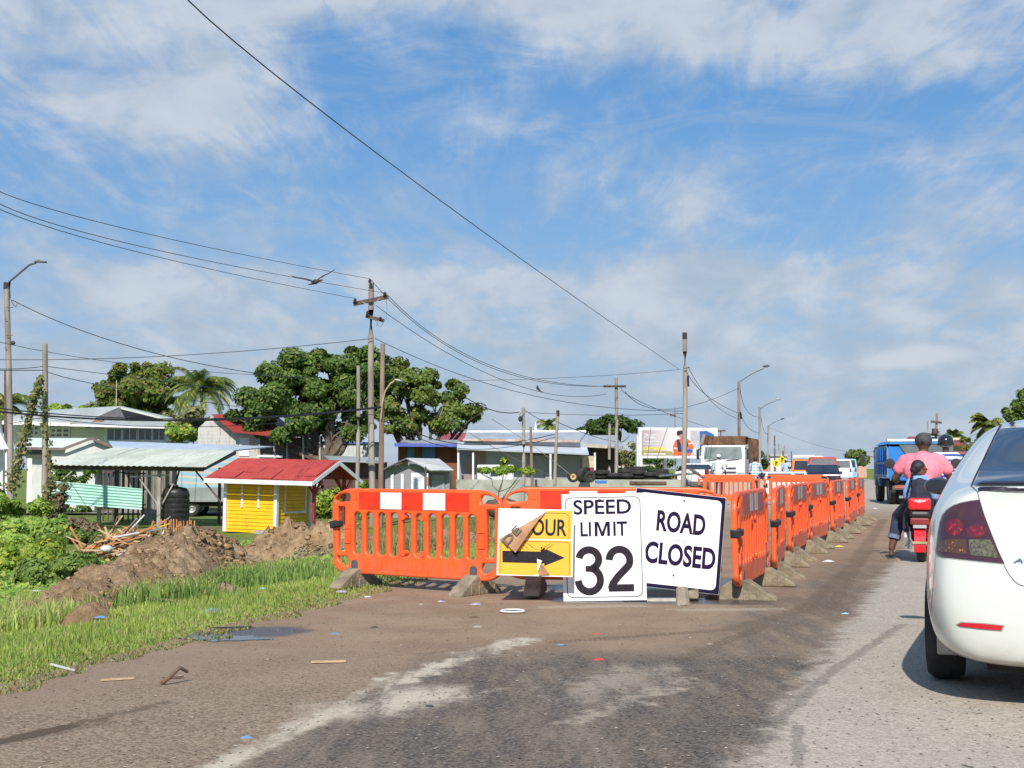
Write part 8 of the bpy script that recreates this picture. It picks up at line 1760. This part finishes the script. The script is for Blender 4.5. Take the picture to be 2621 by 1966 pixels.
fx = t.m('GREATER_THAN', t.m('FRACT', t.m('MULTIPLY', s_.outputs['X'], 8)), .62); fz = t.m('GREATER_THAN', t.m('FRACT', t.m('MULTIPLY', s_.outputs['Z'], 8)), .62); t.put(b.inputs['Base Color'], t.mix(t.m('MULTIPLY', t.m('ADD', fx, fz), .5), (.62, .70, .68), (.16, .26, .42))); b.inputs['Roughness'].default_value = .85
standing('person in a pale shirt and light cap standing before the white tipper truck', 1838, 56, WHT, JEAN, .10, WHT, -.5)
standing('person in a blue checked shirt bending forward beside the white tipper truck', 1932, 55, m, JEAN, .62, None, -.25, hat=False)
standing('distant person in a pale blue shirt between the two white cars', 2011, 92, mat('shirt_pale_blue', (.42, .55, .70), .85), JEAN, .1, None, -.2, hat=False)
# ---------------------------------------------------------------- birds
BIRD = mat('bird_dark', (.035, .025, .030), .8, (.06, .04, .045), 9)
Y = 30; c = P(808, 721, Y); bk = Y / FPX / 11.06 * 1.12
r = thing('flying_bird', 'dark bird gliding with raised wings beside the power lines', 'bird', c)
def wpt(x, y, d=0): return Vector(((x - 1180) * bk, d, -(y - 680) * bk))
mb = MB(); chain(mb, [(*wpt(1100, 690), .032), (*wpt(1180, 690, -.05), .062), (*wpt(1290, 670, -.08), .03), (*wpt(1380, 650, -.1), .012)]); mb.ell(wpt(1130, 650, .1), (.04, .05, .035), 10, 7); cap_(mb, wpt(1130, 730, -.02), wpt(1010, 765, -.06), .028, .012); sculpt('body', mb, BIRD, r, .008, 2)
mb = MB(); mb.slab([wpt(1185, 630, .10), wpt(1240, 565, .12), wpt(1330, 500, .14), wpt(1470, 440, .12), wpt(1600, 385, .04), wpt(1690, 350, -.02), wpt(1640, 415, -.08), wpt(1520, 490, -.10), wpt(1400, 560, -.10), wpt(1290, 605, -.06)], .012); mb.build('wing', BIRD, r)
mb = MB(); mb.slab([wpt(1110, 655, .08), wpt(1040, 610, .12), wpt(950, 582, .14), wpt(820, 560, .12), wpt(700, 555, .04), wpt(560, 525, -.02), wpt(660, 580, -.08), wpt(790, 605, -.10), wpt(920, 635, -.10), wpt(1030, 665, -.06)], .012); mb.build('wing', BIRD, r)
Y = 64; c = PD(1165, 843, Y); r = thing('perched_bird', 'small bird perched on the long wire above the grey shop', 'bird', c); mb = MB(); chain(mb, [(0, 0, 0, .05), (-.08, 0, .10, .07), (-.10, 0, .20, .04)]); cap_(mb, (.02, 0, -.02), (.16, 0, -.10), .03, .015); sculpt('body', mb, BIRD, r, .012, 2)
